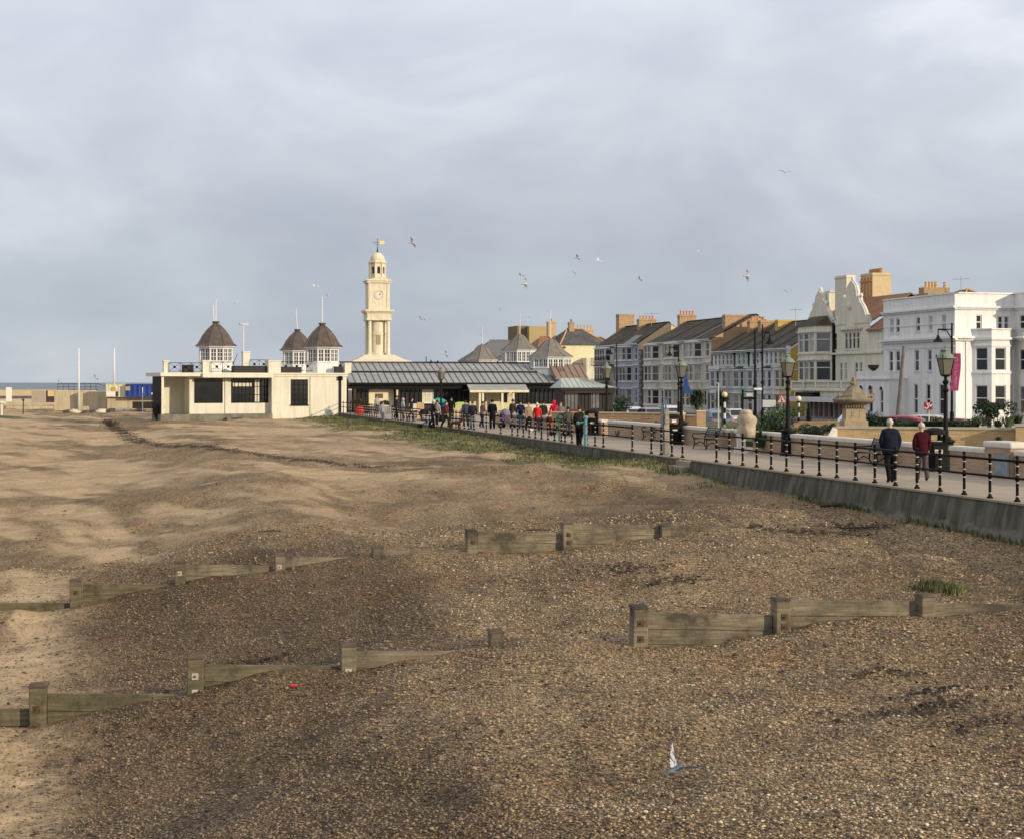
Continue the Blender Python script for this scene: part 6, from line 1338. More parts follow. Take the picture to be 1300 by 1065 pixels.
x, _, z = P(855, 534.5, 71.3); m = MB(); m.box((x, 71.1, z), (.42, .03, .20)); m.box((x, 71.05, z), (.2, .012, .12), 0, 1); o = m.build('notice', [mat('brown_notice', (.16, .09, .03), .7), WHT], None, loc=(x, 71.1, z)); tag(o, 'small brown notice with white patch fixed above the bin by the timber piles', 'notice')
# ------------------------------------------------------------------ benches (front = -y)
def bench():
    t = thing('bench', '', 'bench'); sl = mat('bench_slats', (.075, .08, .095), .45, .2, 6)
    m = MB()
    for k in range(5): y = -.22+k*.10; m.box((0, y, .44+.005*(4-k)), (1.5, .075, .03))
    m.build('seat', sl, t); m = MB()
    for k in range(5): z = .52+k*.085; m.box((0, .24+k*.035, z), (1.5, .028, .065))
    m.build('backrest', sl, t)
    for sx in (-.72, .72):
        m = MB(); m.chain([(sx, -.30, 0), (sx, -.22, .18), (sx, -.26, .42), (sx, .20, .42), (sx, .30, .66), (sx, .40, .92)], .024, 6); m.chain([(sx, .22, .42), (sx, .20, .2), (sx, .34, 0)], .026, 6)
        m.chain([(sx, -.26, .42), (sx, -.33, .55), (sx, -.28, .64), (sx, -.1, .62), (sx, .28, .64)], .022, 6); m.chain([(sx, -.2, .18), (sx, 0, .30), (sx, .2, .2)], .018, 6)
        m.build('end_frame', BLACK, t)
    return t
bn = bench(); AL = math.atan2(-.97, .243)
def bpos(px, Y, off=5.05): return ((px-650)/F*Y, Y, 0)
g = 'slatted benches facing the sea'
B = [(1109, 53.0, 'dark slatted bench with scrolled iron ends just left of the walking man'), (896, 66.5, 'dark slatted bench left of the stone statue'), (829, 76, 'dark slatted bench left of the timber piles')]
for i, (px, Y, lab) in enumerate(B):
    if i == 0: bn.location = bpos(px, Y); bn.rotation_euler.z = AL; bn['label'] = lab; bn['group'] = g
    else: dup(bn, bpos(px, Y), AL, lab)
# ------------------------------------------------------------------ piles and pipe
t = thing('timber_piles', 'pair of tall weathered timber piles with blue paint, standing behind the railing', 'timber piles', ((845-650)/F*61, 61, 0))
def pile(px0, px1, y0, Y, mt, n): 
    x0, x1 = (px0-650)/F*Y, (px1-650)/F*Y; z = P(0, y0, Y).z; m = MB(); w_ = x1-x0; q = lambda e, z_: [(x0+e, Y-w_/2+e, z_), (x1-e, Y-w_/2+e*.5, z_), (x1-e*.4, Y+w_/2, z_), (x0+e, Y+w_/2, z_)]
    m.hexa(q(0, 0)+q(.01, z*.55)); m.hexa(q(.01, z*.55+.001)+q(.025, z-.05)); m.hexa(q(.03, z-.05)+q(.05, z)); m.build(n, mt, t)
PW = timber('pile_wood', (.34, .30, .25), 0, (.15, .14, .12), .15); PB = timber('blue_stained_wood', (.12, .14, .16), 0, (.03, .12, .25), .12)
pile(838.5, 843.5, 513, 61.3, PB, 'pile'); pile(844, 850, 519, 60.9, PW, 'pile'); m = MB(); x, _, z = P(845.5, 507, 61.2); m.tube((x, 61.2, .6), (x, 61.2, z), .045, .03); m.build('blue_rod', mat('blue_paint', (.04, .16, .34), .6, .3), t)
x = (743.5-650)/F*69.0; t = thing('turquoise_post', 'turquoise painted post with a bracket, just inside the railing', 'post', (x, 69, 0)); TQ = mat('turquoise_paint', (.11, .23, .26), .6, .25, 4)
m = MB(); m.tube((x, 69, 0), (x, 69, 1.25), .075, .07, 10); m.lathe((x, 69, 1.2), [(.10, 0), (.12, .05), (.08, .14)], 10); m.build('post', TQ, t); m = MB(); m.chain([(x-.32, 69, 1.02), (x-.12, 69, 1.05), (x, 69, 1.12)], .035, 6); m.ell((x-.34, 69, 1.02), (.08, .06, .08)); m.build('bracket', mat('teal_dark', (.05, .20, .22), .6), t)
x = (676+34-650)/F*75
m = MB(); m.tube((x, 75, 0), (x, 75, 1.0), .04); m.ell((x, 75, 1.12), (.16, .08, .12)); o = m.build('green_post', mat('green_paint', (.02, .09, .06), .6), None, loc=(x, 75, 0)); tag(o, 'short post with green head between the red coated person and the man in olive', 'post')
# lifebuoy housing
Y = 135; x = (457-650)/F*Y; t = thing('lifebuoy_housing', 'bright red oval lifebuoy housing on a post at the far end of the railing', 'lifebuoy housing', (x, Y, 0)); z = P(0, 522, Y).z; m = MB(); m.ell((x, Y-.1, z), (.36, .15, .44), 16, 10); m.build('housing', RED, t, True); m = MB(); m.tube((x, Y, 0), (x, Y, z), .05); m.build('post', BLACK, t)
# ------------------------------------------------------------------ stone statue
STONE = mat('weathered_sandstone', (.37, .31, .225), .9, .5, 2.2, .6, 9)
x = (946-650)/F*62.2; Y = 62.2; t = thing('stone_statue', 'weathered cream stone figure on a pale block, set into the low wall', 'statue', (x, Y, 0)); m = MB(); m.hexa([(x-.42, Y-.35, 0), (x+.05, Y-.35, 0), (x+.05, Y+.2, 0), (x-.42, Y+.2, 0), (x-.40, Y-.33, .26), (x+.04, Y-.33, .26), (x+.04, Y+.2, .26), (x-.40, Y+.2, .26)]); m.box((x-.16, Y, .53), (.30, .4, .53)); m.build('base_block', COPE, t)
m = MB(); prof = [(.31, .62), (.36, .80), (.37, .98), (.345, 1.08), (.37, 1.22), (.375, 1.34), (.33, 1.45), (.25, 1.51), (.235, 1.54), (.26, 1.58), (.23, 1.66), (.14, 1.71), (.03, 1.72)]
b0 = len(m.v); m.lathe((x+.06, Y, 0), prof, 20); rr = np.random.default_rng(3); m.v = [(a+.03*math.sin(c*9+b*5)+rr.uniform(-.012, .012), b+.03*math.cos(c*7+a*6), c) for a, b, c in m.v]; m.build('figure', STONE, t, True)
# ------------------------------------------------------------------ raised garden wall, urn monument
bwall('garden_wall', 'sunlit yellow brick garden wall behind the walking couple', P(1062, 0, 61.2)[:2], P(1290, 0, 59.2)[:2], .2, 1.09, .4, BRICKY, .09, .04, mat('garden_coping', (.40, .36, .28), .9, .15, 3), rnd=False)
bwall('garden_wall', 'end pier of yellow brick garden wall at the right edge', P(1289.5, 0, 58.6)[:2], P(1420, 0, 57.6)[:2], .2, 1.24, .5, BRICKY, .09, .04, MATS['garden_coping'], rnd=False)
m = MB(); a = P(1062, 0, 61.3); b = P(1045, 0, 59.3); 
m.hexa([(b.x-.1, b.y, .2), (b.x+.1, b.y, .2), (a.x+.06, a.y, .2), (a.x-.14, a.y, .2), (b.x-.1, b.y, .3), (b.x+.1, b.y, .3), (a.x+.06, a.y, 1.07), (a.x-.14, a.y, 1.07)]); o = m.build('ramp_wall', COPE, None, loc=(b.x, b.y, .2)); tag(o, 'short sloping stone end of the yellow brick garden wall', 'wall')
bwall('garden_wall', 'long sunlit orange brick garden wall right of the dark kiosk', P(700, 0, 88)[:2], P(866, 0, 84)[:2], 0, 1.17, .35, BRICKO, .06, .03, mat('sand_coping', (.55, .46, .30), .9), rnd=False)
bwall('garden_wall', 'short recessed orange brick wall left of the orange pier', P(867, 0, 84.6)[:2], P(884, 0, 84.2)[:2], 0, 1.06, .35, BRICKO, .06, .03, MATS['sand_coping'], rnd=False)
bwall('brick_pier', 'square orange brick pier under the left hand palm', P(884.5, 0, 82)[:2], P(896, 0, 82)[:2], 0, 1.33, .5, BRICKO, .05, .01, MATS['sand_coping'], rnd=False, cat='pier')
bwall('garden_wall', 'low orange brick wall behind the clipped round bushes', P(1008, 0, 74)[:2], P(1075, 0, 74)[:2], 0, .98, .3, mat('dull_brick', (.33, .21, .12), .9, .1, kind='brick', dirt=((.3, .25, .18), 1.2)), .06, .03, mat('dull_coping', (.28, .20, .14), .9), rnd=False)
x = (1084-650)/F*62.2; Y = 62.2; t = thing('stone_monument', 'ornate weathered stone monument with broad cap and finial on a square pedestal', 'monument', (x, Y, .2)); rt = math.pi/4
def sqp(m, prof, **k): m.lathe((x, Y, 0), [(r*1.414, z) for r, z in prof], 4, 0, rt, **k)
m = MB(); sqp(m, [(.46, .2), (.46, 1.28), (.40, 1.32), (.385, 1.36), (.385, 1.72), (.42, 1.76)]); 
for s_ in (-1, 1): m.box((x+s_*.15, Y-.39, 1.54), (.03, .02, .28)); 
m.box((x, Y-.385, 1.54), (.22, .02, .24)); m.build('pedestal', mat('pedestal_stone', (.33, .265, .18), .9, .2, 2.5, .4, 12), t)
MS = mat('monument_stone', (.20, .165, .115), .95, .4, 3, .8, 10)
m = MB(); m.lathe((x, Y, 0), [(.40, 1.72), (.44, 1.80), (.46, 1.88), (.60, 1.93), (.80, 2.02), (.84, 2.10), (.78, 2.14), (.60, 2.18)], 12); 
for k in range(9): m.box((x-.40+k*.10, Y-.45, 1.84), (.05, .06, .10))
m.build('cap', MS, t, 'auto')
m = MB(); m.lathe((x, Y, 0), [(.58, 2.16), (.54, 2.26), (.40, 2.38), (.30, 2.48), (.20, 2.60), (.13, 2.68), (.14, 2.74), (.09, 2.80), (.05, 2.92), (.01, 3.0)], 10); rr = np.random.default_rng(8); m.v = [(a+rr.uniform(-.035, .035), b+rr.uniform(-.035, .035), c+rr.uniform(-.02, .02)) for a, b, c in m.v]
for s_, zz in ((-1, 2.05), (1, 2.30)):
    m.chain([(x+s_*.35, Y-.1, 2.22), (x+s_*.62, Y-.15, 2.20), (x+s_*.72, Y-.1, zz)], [.13, .10, .05], 6); m.ell((x+s_*.72, Y-.1, zz), (.09, .08, .10), 8, 5)
m.lathe((x+.70, Y-.1, 0), [(.08, 2.1), (.06, 2.3), (.02, 2.62)], 6)
m.build('carved_finial', MS, t)
# white dome tent behind the monument
x = (1085-650)/F*104; Y = 104; t = thing('dome_tent', 'white rounded dome tent before the guesthouse, behind the monument', 'dome', (x, Y, -.6)); m = MB(); m.lathe((x, Y, -.6), [(1.28, 0), (1.26, .5), (1.08, 1.0), (.74, 1.38), (.35, 1.56), (.02, 1.6)], 20); m.build('shell', mat('tent_white', (.66, .72, .82), .5, .03), t, True); m = MB(); m.box((x-.75, Y-1.12, .08), (.42, .06, .34), .1); m.build('window', mat('tent_window', (.06, .12, .22), .3), t)
# ------------------------------------------------------------------ cars (length along x)
def car():
    t = thing('parked_car', '', 'car'); m = MB(); Lc, W_, = 4.1, 1.72
    low = [(-2.05, .30), (-2.0, .62), (-1.85, .86), (-1.1, .93), (1.15, .95), (1.85, .88), (2.02, .62), (2.05, .32), (1.6, .22), (-1.6, .22)]
    def ext(m, prof, w0, w1, zs, mi=0):
        k = len(prof); z0_, z1_ = zs; wd = lambda z: w0+(w1-w0)*max(0, min(1, (z-z0_)/(z1_-z0_))); a = [(u, -wd(z)/2, z) for u, z in prof]; b = [(u, wd(z)/2, z) for u, z in prof]; base = len(m.v); m.v += a+b
        m.f.append(tuple(range(base, base+k))[::-1]); m.m.append(mi); m.f.append(tuple(base+k+i for i in range(k))); m.m.append(mi)
        for i in range(k): j = (i+1) % k; m.f.append((base+i, base+j, base+k+j, base+k+i)); m.m.append(mi)
    ext(m, low, W_, W_-.08, (.5, .95)); ext(m, [(-1.25, .93), (-.75, 1.40), (-.2, 1.46), (.75, 1.44), (1.35, 1.30), (1.75, .94)], W_-.10, W_-.50, (.93, 1.46))
    b = m.build('body', mat('car_silver', (.38, .40, .43), .3, .03, spec=.7), t); bv = b.modifiers.new('bevel', 'BEVEL'); bv.width = .05; bv.segments = 2; bv.limit_method = 'ANGLE'
    m = MB()
    for s_ in (-1, 1):
        for prof in ([(-1.02, .97), (-.70, 1.33), (-.25, 1.37), (-.05, 1.37), (-.05, .97)], [(.02, .97), (.02, 1.37), (.72, 1.35), (1.15, 1.24), (1.35, .97)]):
            m.poly([(u, s_*((W_-.10)/2-(z-.93)*.375+.006), z) for u, z in prof][::s_])
    m.poly([(-1.215, -.72, .975), (-1.215, .72, .975), (-.80, .62, 1.37), (-.80, -.62, 1.37)]); m.poly([(1.70, .70, .985), (1.70, -.70, .985), (1.39, -.60, 1.28), (1.39, .60, 1.28)]); m.build('windows', GLASS, t)
    for a in (-1.25, 1.25):
        for s_ in (-1, 1): m = MB(); m.tube((a, s_*.66, .31), (a, s_*.88, .31), .31, .31, 14); w_ = m.build('wheel', BLACK, t); q = MB(); q.tube((a, s_*.881, .31), (a, s_*.89, .31), .19, .19, 10); q.build('rim', mat('alloy', (.5, .5, .5), .3, metal=.8), w_)
    for s_ in (-1, 1): m = MB(); m.box((-2.0, s_*.6, .68), (.12, .3, .13)); m.build('headlight', LGLASS, t); m = MB(); m.box((2.0, s_*.66, .72), (.08, .2, .18)); m.build('tail_light', RED, t)
    return t
c0 = car(); cars = [(1141, 93, (.30, .02, .03), 'dark red parked car just right of the monument hedge'), (1203, 87, (.16, .03, .06), 'maroon parked car left of the banner street light'), (1172, 96, (.45, .46, .48), 'silver parked car seen between the red and maroon cars'),
    (800, 128, (.50, .52, .55), 'pale silver parked car at the left of the distant row'), (826, 122, (.22, .24, .28), 'dark grey parked car in the middle of the distant row'), (848, 134, (.55, .55, .55), 'white parked car at the right of the distant row'), (775, 146, (.40, .43, .47), 'light blue grey parked car beside the kiosk corner'), (905, 112, (.10, .13, .20), 'dark blue parked car below the right hand palm'), (932, 118, (.5, .5, .52), 'pale car behind the striped beacon pole')]
for i, (px, Y, col, lab) in enumerate(cars):
    loc = ((px-650)/F*Y, Y, -.615); o = c0 if i == 0 else dup(c0, loc, 0, lab); o.location = loc; o.rotation_euler.z = AL+(.0 if i % 2 else math.pi); o['label'] = lab; o['group'] = 'cars parked along the seafront road'
    if i in (0, 1, 2): o.rotation_euler.z = AL+.9
    b = [c for c in kids(o) if c.name.startswith('body')][0]; b.material_slots[0].link = 'OBJECT'; b.material_slots[0].material = mat('car_paint_%d' % i, col, .3, .03, spec=.7)
# ------------------------------------------------------------------ plants
LEAF = mat('bush_leaves', (.045, .075, .025), .75, .5, 2.5); LEAFD = mat('dark_leaves', (.02, .04, .018), .75, .5, 2.5); LEAFG = mat('grey_green_leaves', (.10, .13, .06), .8, .4, 3); PALM = mat('palm_leaves', (.03, .05, .02), .7, .5, 2); STRAW = mat('straw_stems', (.35, .28, .14), .9, .3, 3); BARK = mat('bark', (.09, .065, .045), .95, .3, 6, .5, 20)
def foliage(c, r, n, s, seed, lumps=7, flat=.75):
    rr = np.random.default_rng(seed); m = MB(); lc = rr.normal(0, .42, (lumps, 3))*np.array(r); lr = rr.uniform(.35, .62, lumps)
    for i in range(n):
        k = rr.integers(lumps); d = rr.normal(0, 1, 3); d /= np.linalg.norm(d); rad = lr[k]*rr.uniform(.7, 1.08); p = np.array(c)+lc[k]*np.array([1, 1, flat])+d*rad*np.array(r)
        if p[2] < c[2]-r[2]: p[2] = c[2]-r[2]*rr.uniform(.5, 1)
        a = rr.normal(0, 1, 3); a /= np.linalg.norm(a); b = np.cross(a, d+rr.normal(0, .5, 3)); b /= (np.linalg.norm(b)+1e-6); l_, w_ = s*rr.uniform(.7, 1.4), s*rr.uniform(.3, .55)
        m.poly([p-a*l_, p+b*w_, p+a*l_, p-b*w_])
    return m
def bush(px, Y, pyc, rx, rz, lab, mt, n=900, s=.06, seed=1, cat='bush', ry=None, name='bush'):
    x, _, z = P(px, pyc, Y); zg = .2 if Y < 100 else -.5; t = thing(name, lab, cat, (x, Y, zg)); foliage((x, Y, z), (rx, ry or rx*.8, rz), n, s, seed).build('leaves', mt, t)
    m = MB(); rr = random.Random(seed)
    for k in range(5): a = rr.uniform(-.5, .5)*rx; m.tube((x+a*.2, Y, zg-.05), (x+a, Y+rr.uniform(-.2, .2)*rx, z), .03, .015, 5)
    m.build('stems', BARK, t); return t
def tuft(px, Y, pyb, hgt_, spread, n, mt, lab, seed, cat='plant', zg=.2, name='grassy_plant', wd=.02):
    x = (px-650)/F*Y; z = P(0, pyb, Y).z if pyb else zg; rr = random.Random(seed); m = MB()
    for i in range(n):
        a = rr.uniform(0, 6.283); l_ = hgt_*rr.uniform(.6, 1.1); o = spread*rr.uniform(.2, 1.1); bx, by = x+math.cos(a)*.08*spread/.3, Y+math.sin(a)*.08*spread/.3; dx, dy = math.cos(a), math.sin(a); ex, ey = -dy*wd, dx*wd
        p0 = (bx, by, z); p1 = (bx+dx*o*.45, by+dy*o*.45, z+l_*.7); p2 = (bx+dx*o, by+dy*o, z+l_*rr.uniform(.75, 1))
        m.poly([(p0[0]-ex, p0[1]-ey, p0[2]), (p0[0]+ex, p0[1]+ey, p0[2]), (p1[0]+ex, p1[1]+ey, p1[2]), (p1[0]-ex, p1[1]-ey, p1[2])]); m.poly([(p1[0]-ex, p1[1]-ey, p1[2]), (p1[0]+ex, p1[1]+ey, p1[2]), p2])
    o = m.build(name, mt, None, loc=(x, Y, z)); tag(o, lab, cat); return o
def cordyline(px, Y, pyc, r, lab, seed):
    x, _, z = P(px, pyc, Y); t = thing('palm_tree', lab, 'palm', (x, Y, -.1), 'cordyline palms in the garden'); m = MB(); m.chain([(x+.1, Y, -.1), (x+.03, Y, z*.5), (x, Y, z)], [.12, .10, .08], 8); m.build('trunk', BARK, t); m = MB(); rr = np.random.default_rng(seed)
    for i in range(620):
        d = rr.normal(0, 1, 3); d /= np.linalg.norm(d); hub = np.array([x, Y, z])+rr.normal(0, .18, 3)*r; l_ = r*rr.uniform(.65, 1.05); e = hub+d*l_+np.array([0, 0, -.22*l_*(1-abs(d[2]))]); mid = hub+d*l_*.55; s_ = np.cross(d, [0, 0, 1]); s_ = s_/(np.linalg.norm(s_)+1e-6)*.03
        m.poly([hub-s_*.5, hub+s_*.5, mid+s_, mid-s_]); m.poly([mid-s_, mid+s_, e])
    m.build('crown', PALM, t)
cordyline(885, 92, 506, .62, 'round headed palm above the orange brick pier', 4); cordyline(917, 94, 508, .60, 'round headed palm between the pale pole and the striped beacon', 5)
bush(977, 64.5, 545, .85, .72, 'large grassy green bush between the stone statue and the second lantern post', LEAF, 1700, .07, 11)
bush(992, 72, 527, .95, .55, 'loose brownish green shrub below the triangular sign', LEAF, 1300, .06, 12)
bush(1020, 62.5, 552, .62, .42, 'dark green shrub just right of the second lantern post', LEAFD, 1200, .05, 13)
bush(1033, 70, 546, .40, .28, 'small clipped round dark bush, left of a pair', LEAFD, 1200, .04, 14); bush(1052, 69, 545, .36, .28, 'small clipped round dark bush, right of a pair', LEAFD, 1100, .04, 15)
bush(1050, 63.5, 562, .95, .22, 'low spreading green ground cover behind the low wall', LEAFG, 1300, .05, 16, ry=.8)
bush(940, 70, 548, .62, .50, 'pale grassy shrub left of the stone statue', LEAFG, 900, .05, 17)
bush(1258, 60.5, 523, .55, .48, 'dark spreading evergreen against the sunlit corner building', LEAFD, 1500, .06, 18)
bush(1240, 60.8, 535, .60, .20, 'low olive shrub left of the dark evergreen', LEAFG, 700, .05, 19)
bush(790, 112, 512+2, .8, .8, 'dark rounded shrub at the right end of the dark kiosk', LEAFD, 900, .09, 20)
bush(784, 78.5, 546, .01+.4, .01+.28, 'small spiky green plant on the sunlit brick wall side', LEAF, 10, .05, 21)
for px, Y, pb, h_, s_, n_, mt, lab, sd_ in [(1280, 60, 543, .55, .38, 70, LEAFG, 'spiky grey green plant right of the dark evergreen', 1), (1267, 60.2, 543, .40, .3, 50, LEAF, 'small spiky plant directly under the dark evergreen', 2), (1292, 60, 540, .45, .3, 50, LEAFD, 'dark spiky plant at the right frame edge', 3),
        (1105, 63.5, 538, .62, .45, 60, LEAFD, 'dark spiky palm plant right of the monument', 4), (1119, 63.4, 539, .36, .42, 50, LEAFD, 'lower spiky plant beside the dark palm plant', 5), (1190, 63.5, 537, .30, .3, 40, LEAFG, 'small spiky plant under the crimson sign', 6),
        (925, 67, 562, .75, .35, 120, LEAFG, 'pale reedy grass clump left of the statue', 7), (935, 66, 564, .70, .3, 120, STRAW, 'straw coloured reed clump beside the statue', 8), (785, 84, 547, .42, .5, 90, LEAF, 'spiky green plant before the orange garden wall', 9), (1268, 49.8, 562, .25, .18, 18, LEAFD, 'small spiky tuft behind the brick pillar', 10), (966, 63, 568, .8, .5, 160, LEAF, 'long leaved green clump right of the statue', 11)]:
    tuft(px, Y, pb, h_, s_, n_, mt, lab, sd_)
# hedge along the garden wall
x0, x1 = P(1096, 0, 62.6).x, P(1238, 0, 62.6).x; t = thing('hedge', 'dark clipped hedge along the top of the yellow brick wall', 'hedge', ((x0+x1)/2, 62.6, .2)); rr = np.random.default_rng(44); m = MB()
for i in range(7000):
    u = rr.random(); x = x0+(x1-x0)*u; hh = 1.36-.16*ramp(u, .2, .35); y = 62.6+rr.uniform(-.5, .5); z = rr.uniform(.5, hh) if rr.random() < .45 else hh+rr.normal(0, .02); a = rr.normal(0, 1, 3); a /= np.linalg.norm(a); b = np.cross(a, rr.normal(0, 1, 3)); b /= np.linalg.norm(b); p = np.array([x, y if z > hh-.05 else 62.6-.5+rr.normal(0, .02), z]); m.poly([p-a*.05, p+b*.025, p+a*.05, p-b*.025])
m.build('leaves', LEAFD, t); m = MB(); m.hexa([(x0, 62.15, .2), (x1, 62.15, .2), (x1, 63, .2), (x0, 63, .2), (x0, 62.15, 1.28), (x1, 62.15, 1.12), (x1, 63, 1.12), (x0, 63, 1.28)]); m.build('inner_twigs', LEAFD, t)
# bare shrubs
def bare(px, py, Y, h_, n, lab, seed, sp=.6):
    x = (px-650)/F*Y; z = gz(x, Y); rr = random.Random(seed); m = MB()
    for i in range(n):
        a = rr.uniform(0, 6.283); l_ = h_*rr.uniform(.5, 1.1); o = sp*rr.uniform(.1, 1); p0 = Vector((x, Y, z-.05)); p1 = p0+Vector((math.cos(a)*o*.5, math.sin(a)*o*.5, l_*.6)); p2 = p1+Vector((math.cos(a)*o*.5, math.sin(a)*o*.5, l_*.4)); m.chain([p0, p1, p2], [.03, .02, .012], 4)
        for j in range(3): q = p1+(p2-p1)*rr.random(); m.tube(q, q+Vector((rr.uniform(-.25, .25), rr.uniform(-.2, .2), rr.uniform(0, .25))), .014, .008, 4)
    o = m.build('bare_shrub', mat('bare_twigs', (.07, .05, .035), .9, .3), None, loc=(x, Y, z)); tag(o, lab, 'shrub')
bare(140, 530, 135, .55, 60, 'low bare dark shrub alone on the far sand', 1, .9); bare(199, 528, 139, 1.6, 60, 'bare twiggy shrub against the pavilion left corner', 2, .8)
# ------------------------------------------------------------------ small litter on the beach
x, y = _gp(371, 903); m = MB(); m.ell((x, y, gz(x, y)+.03), (.042, .035, .03), 8, 5); m.box((x+.05, y, gz(x, y)+.04), (.06, .05, .02), .5); o = m.build('red_litter', mat('bright_red_plastic', (.45, .02, .04), .4), None, loc=(x, y, gz(x, y))); tag(o, 'small bright red plastic scrap on the dark shingle', 'litter')
x, y = _gp(319, 858); y -= .35; m = MB(); z = gz(x, y); m.raw([(x-.12, y, z), (x+.02, y-.05, z), (x+.14, y+.03, z+.03), (x+.05, y+.08, z+.09), (x-.06, y+.06, z+.05), (x, y, z+.08)], [(0, 1, 5), (1, 2, 5), (2, 3, 5), (3, 4, 5), (4, 0, 5)]); o = m.build('green_rag', mat('green_rag_cloth', (.08, .26, .18), .8), None, loc=(x, y, z)); tag(o, 'crumpled green rag beside the nearest groyne', 'litter')
x, y = _gp(855, 603+24); 
for px, py, l_, an, lab, wdt in [(1072, 644, 1.4, .15, 'long dark driftwood plank lying near the sea wall', .14), (683, 672, .9, .1, 'thin dark driftwood stick beyond the second groyne', .05), (1095, 672, 1.1, .1, 'dark driftwood stick on the shingle left of the sea wall', .05), (460, 790, .7, .5, 'thin driftwood twig on the bank between the groynes', .03), (345, 673, .8, .05, 'thin driftwood stick on the far sand left of centre', .04), (1050, 681, .9, .3, 'short driftwood stick near the far groyne end', .05)]:
    x, y = _gp(px, py); z = gz(x, y); d = Vector((math.cos(an), math.sin(an), 0))*l_/2; m = MB(); a = Vector((x, y, z+wdt*.4)); m.chain([a-d, a+Vector((0, .03, .02)), a+d], [wdt*.4, wdt*.5, wdt*.3], 6); o = m.build('driftwood', mat('driftwood_dark', (.07, .05, .035), .9, .3), None, loc=(x, y, z)); tag(o, lab, 'driftwood', 'driftwood on the beach')
# ------------------------------------------------------------------ people (skin modifier bodies)
def skin(verts, edges, rad, sub=1, root=0):
    me = bpy.data.meshes.new('tmp'); me.from_pydata(verts, edges, []); ob = bpy.data.objects.new('tmp', me); COL.objects.link(ob)
    sk = ob.modifiers.new('s', 'SKIN'); sk.use_smooth_shade = True
    for i, v in enumerate(me.skin_vertices[0].data): r = rad[i]; v.radius = r if hasattr(r, '__len__') else (r, r); v.use_root = (i == root)
    if sub: sb = ob.modifiers.new('d', 'SUBSURF'); sb.levels = sub; sb.render_levels = sub
    dg = bpy.context.evaluated_depsgraph_get(); ev = ob.evaluated_get(dg); m2 = bpy.data.meshes.new_from_object(ev); bpy.data.objects.remove(ob); bpy.data.meshes.remove(me); return m2
def chainsk(chains):
    """chains: list of [(pos, radius), ...]; first point of later chains may be an int index to attach to"""
    V, E, R = [], [], []
    for ch in chains:
        prev = None
        for c in ch:
            if isinstance(c, int): prev = c; continue
            V.append(c[0]); R.append(c[1]); i = len(V)-1
            if prev is not None: E.append((prev, i))
            prev = i
    return V, E, R
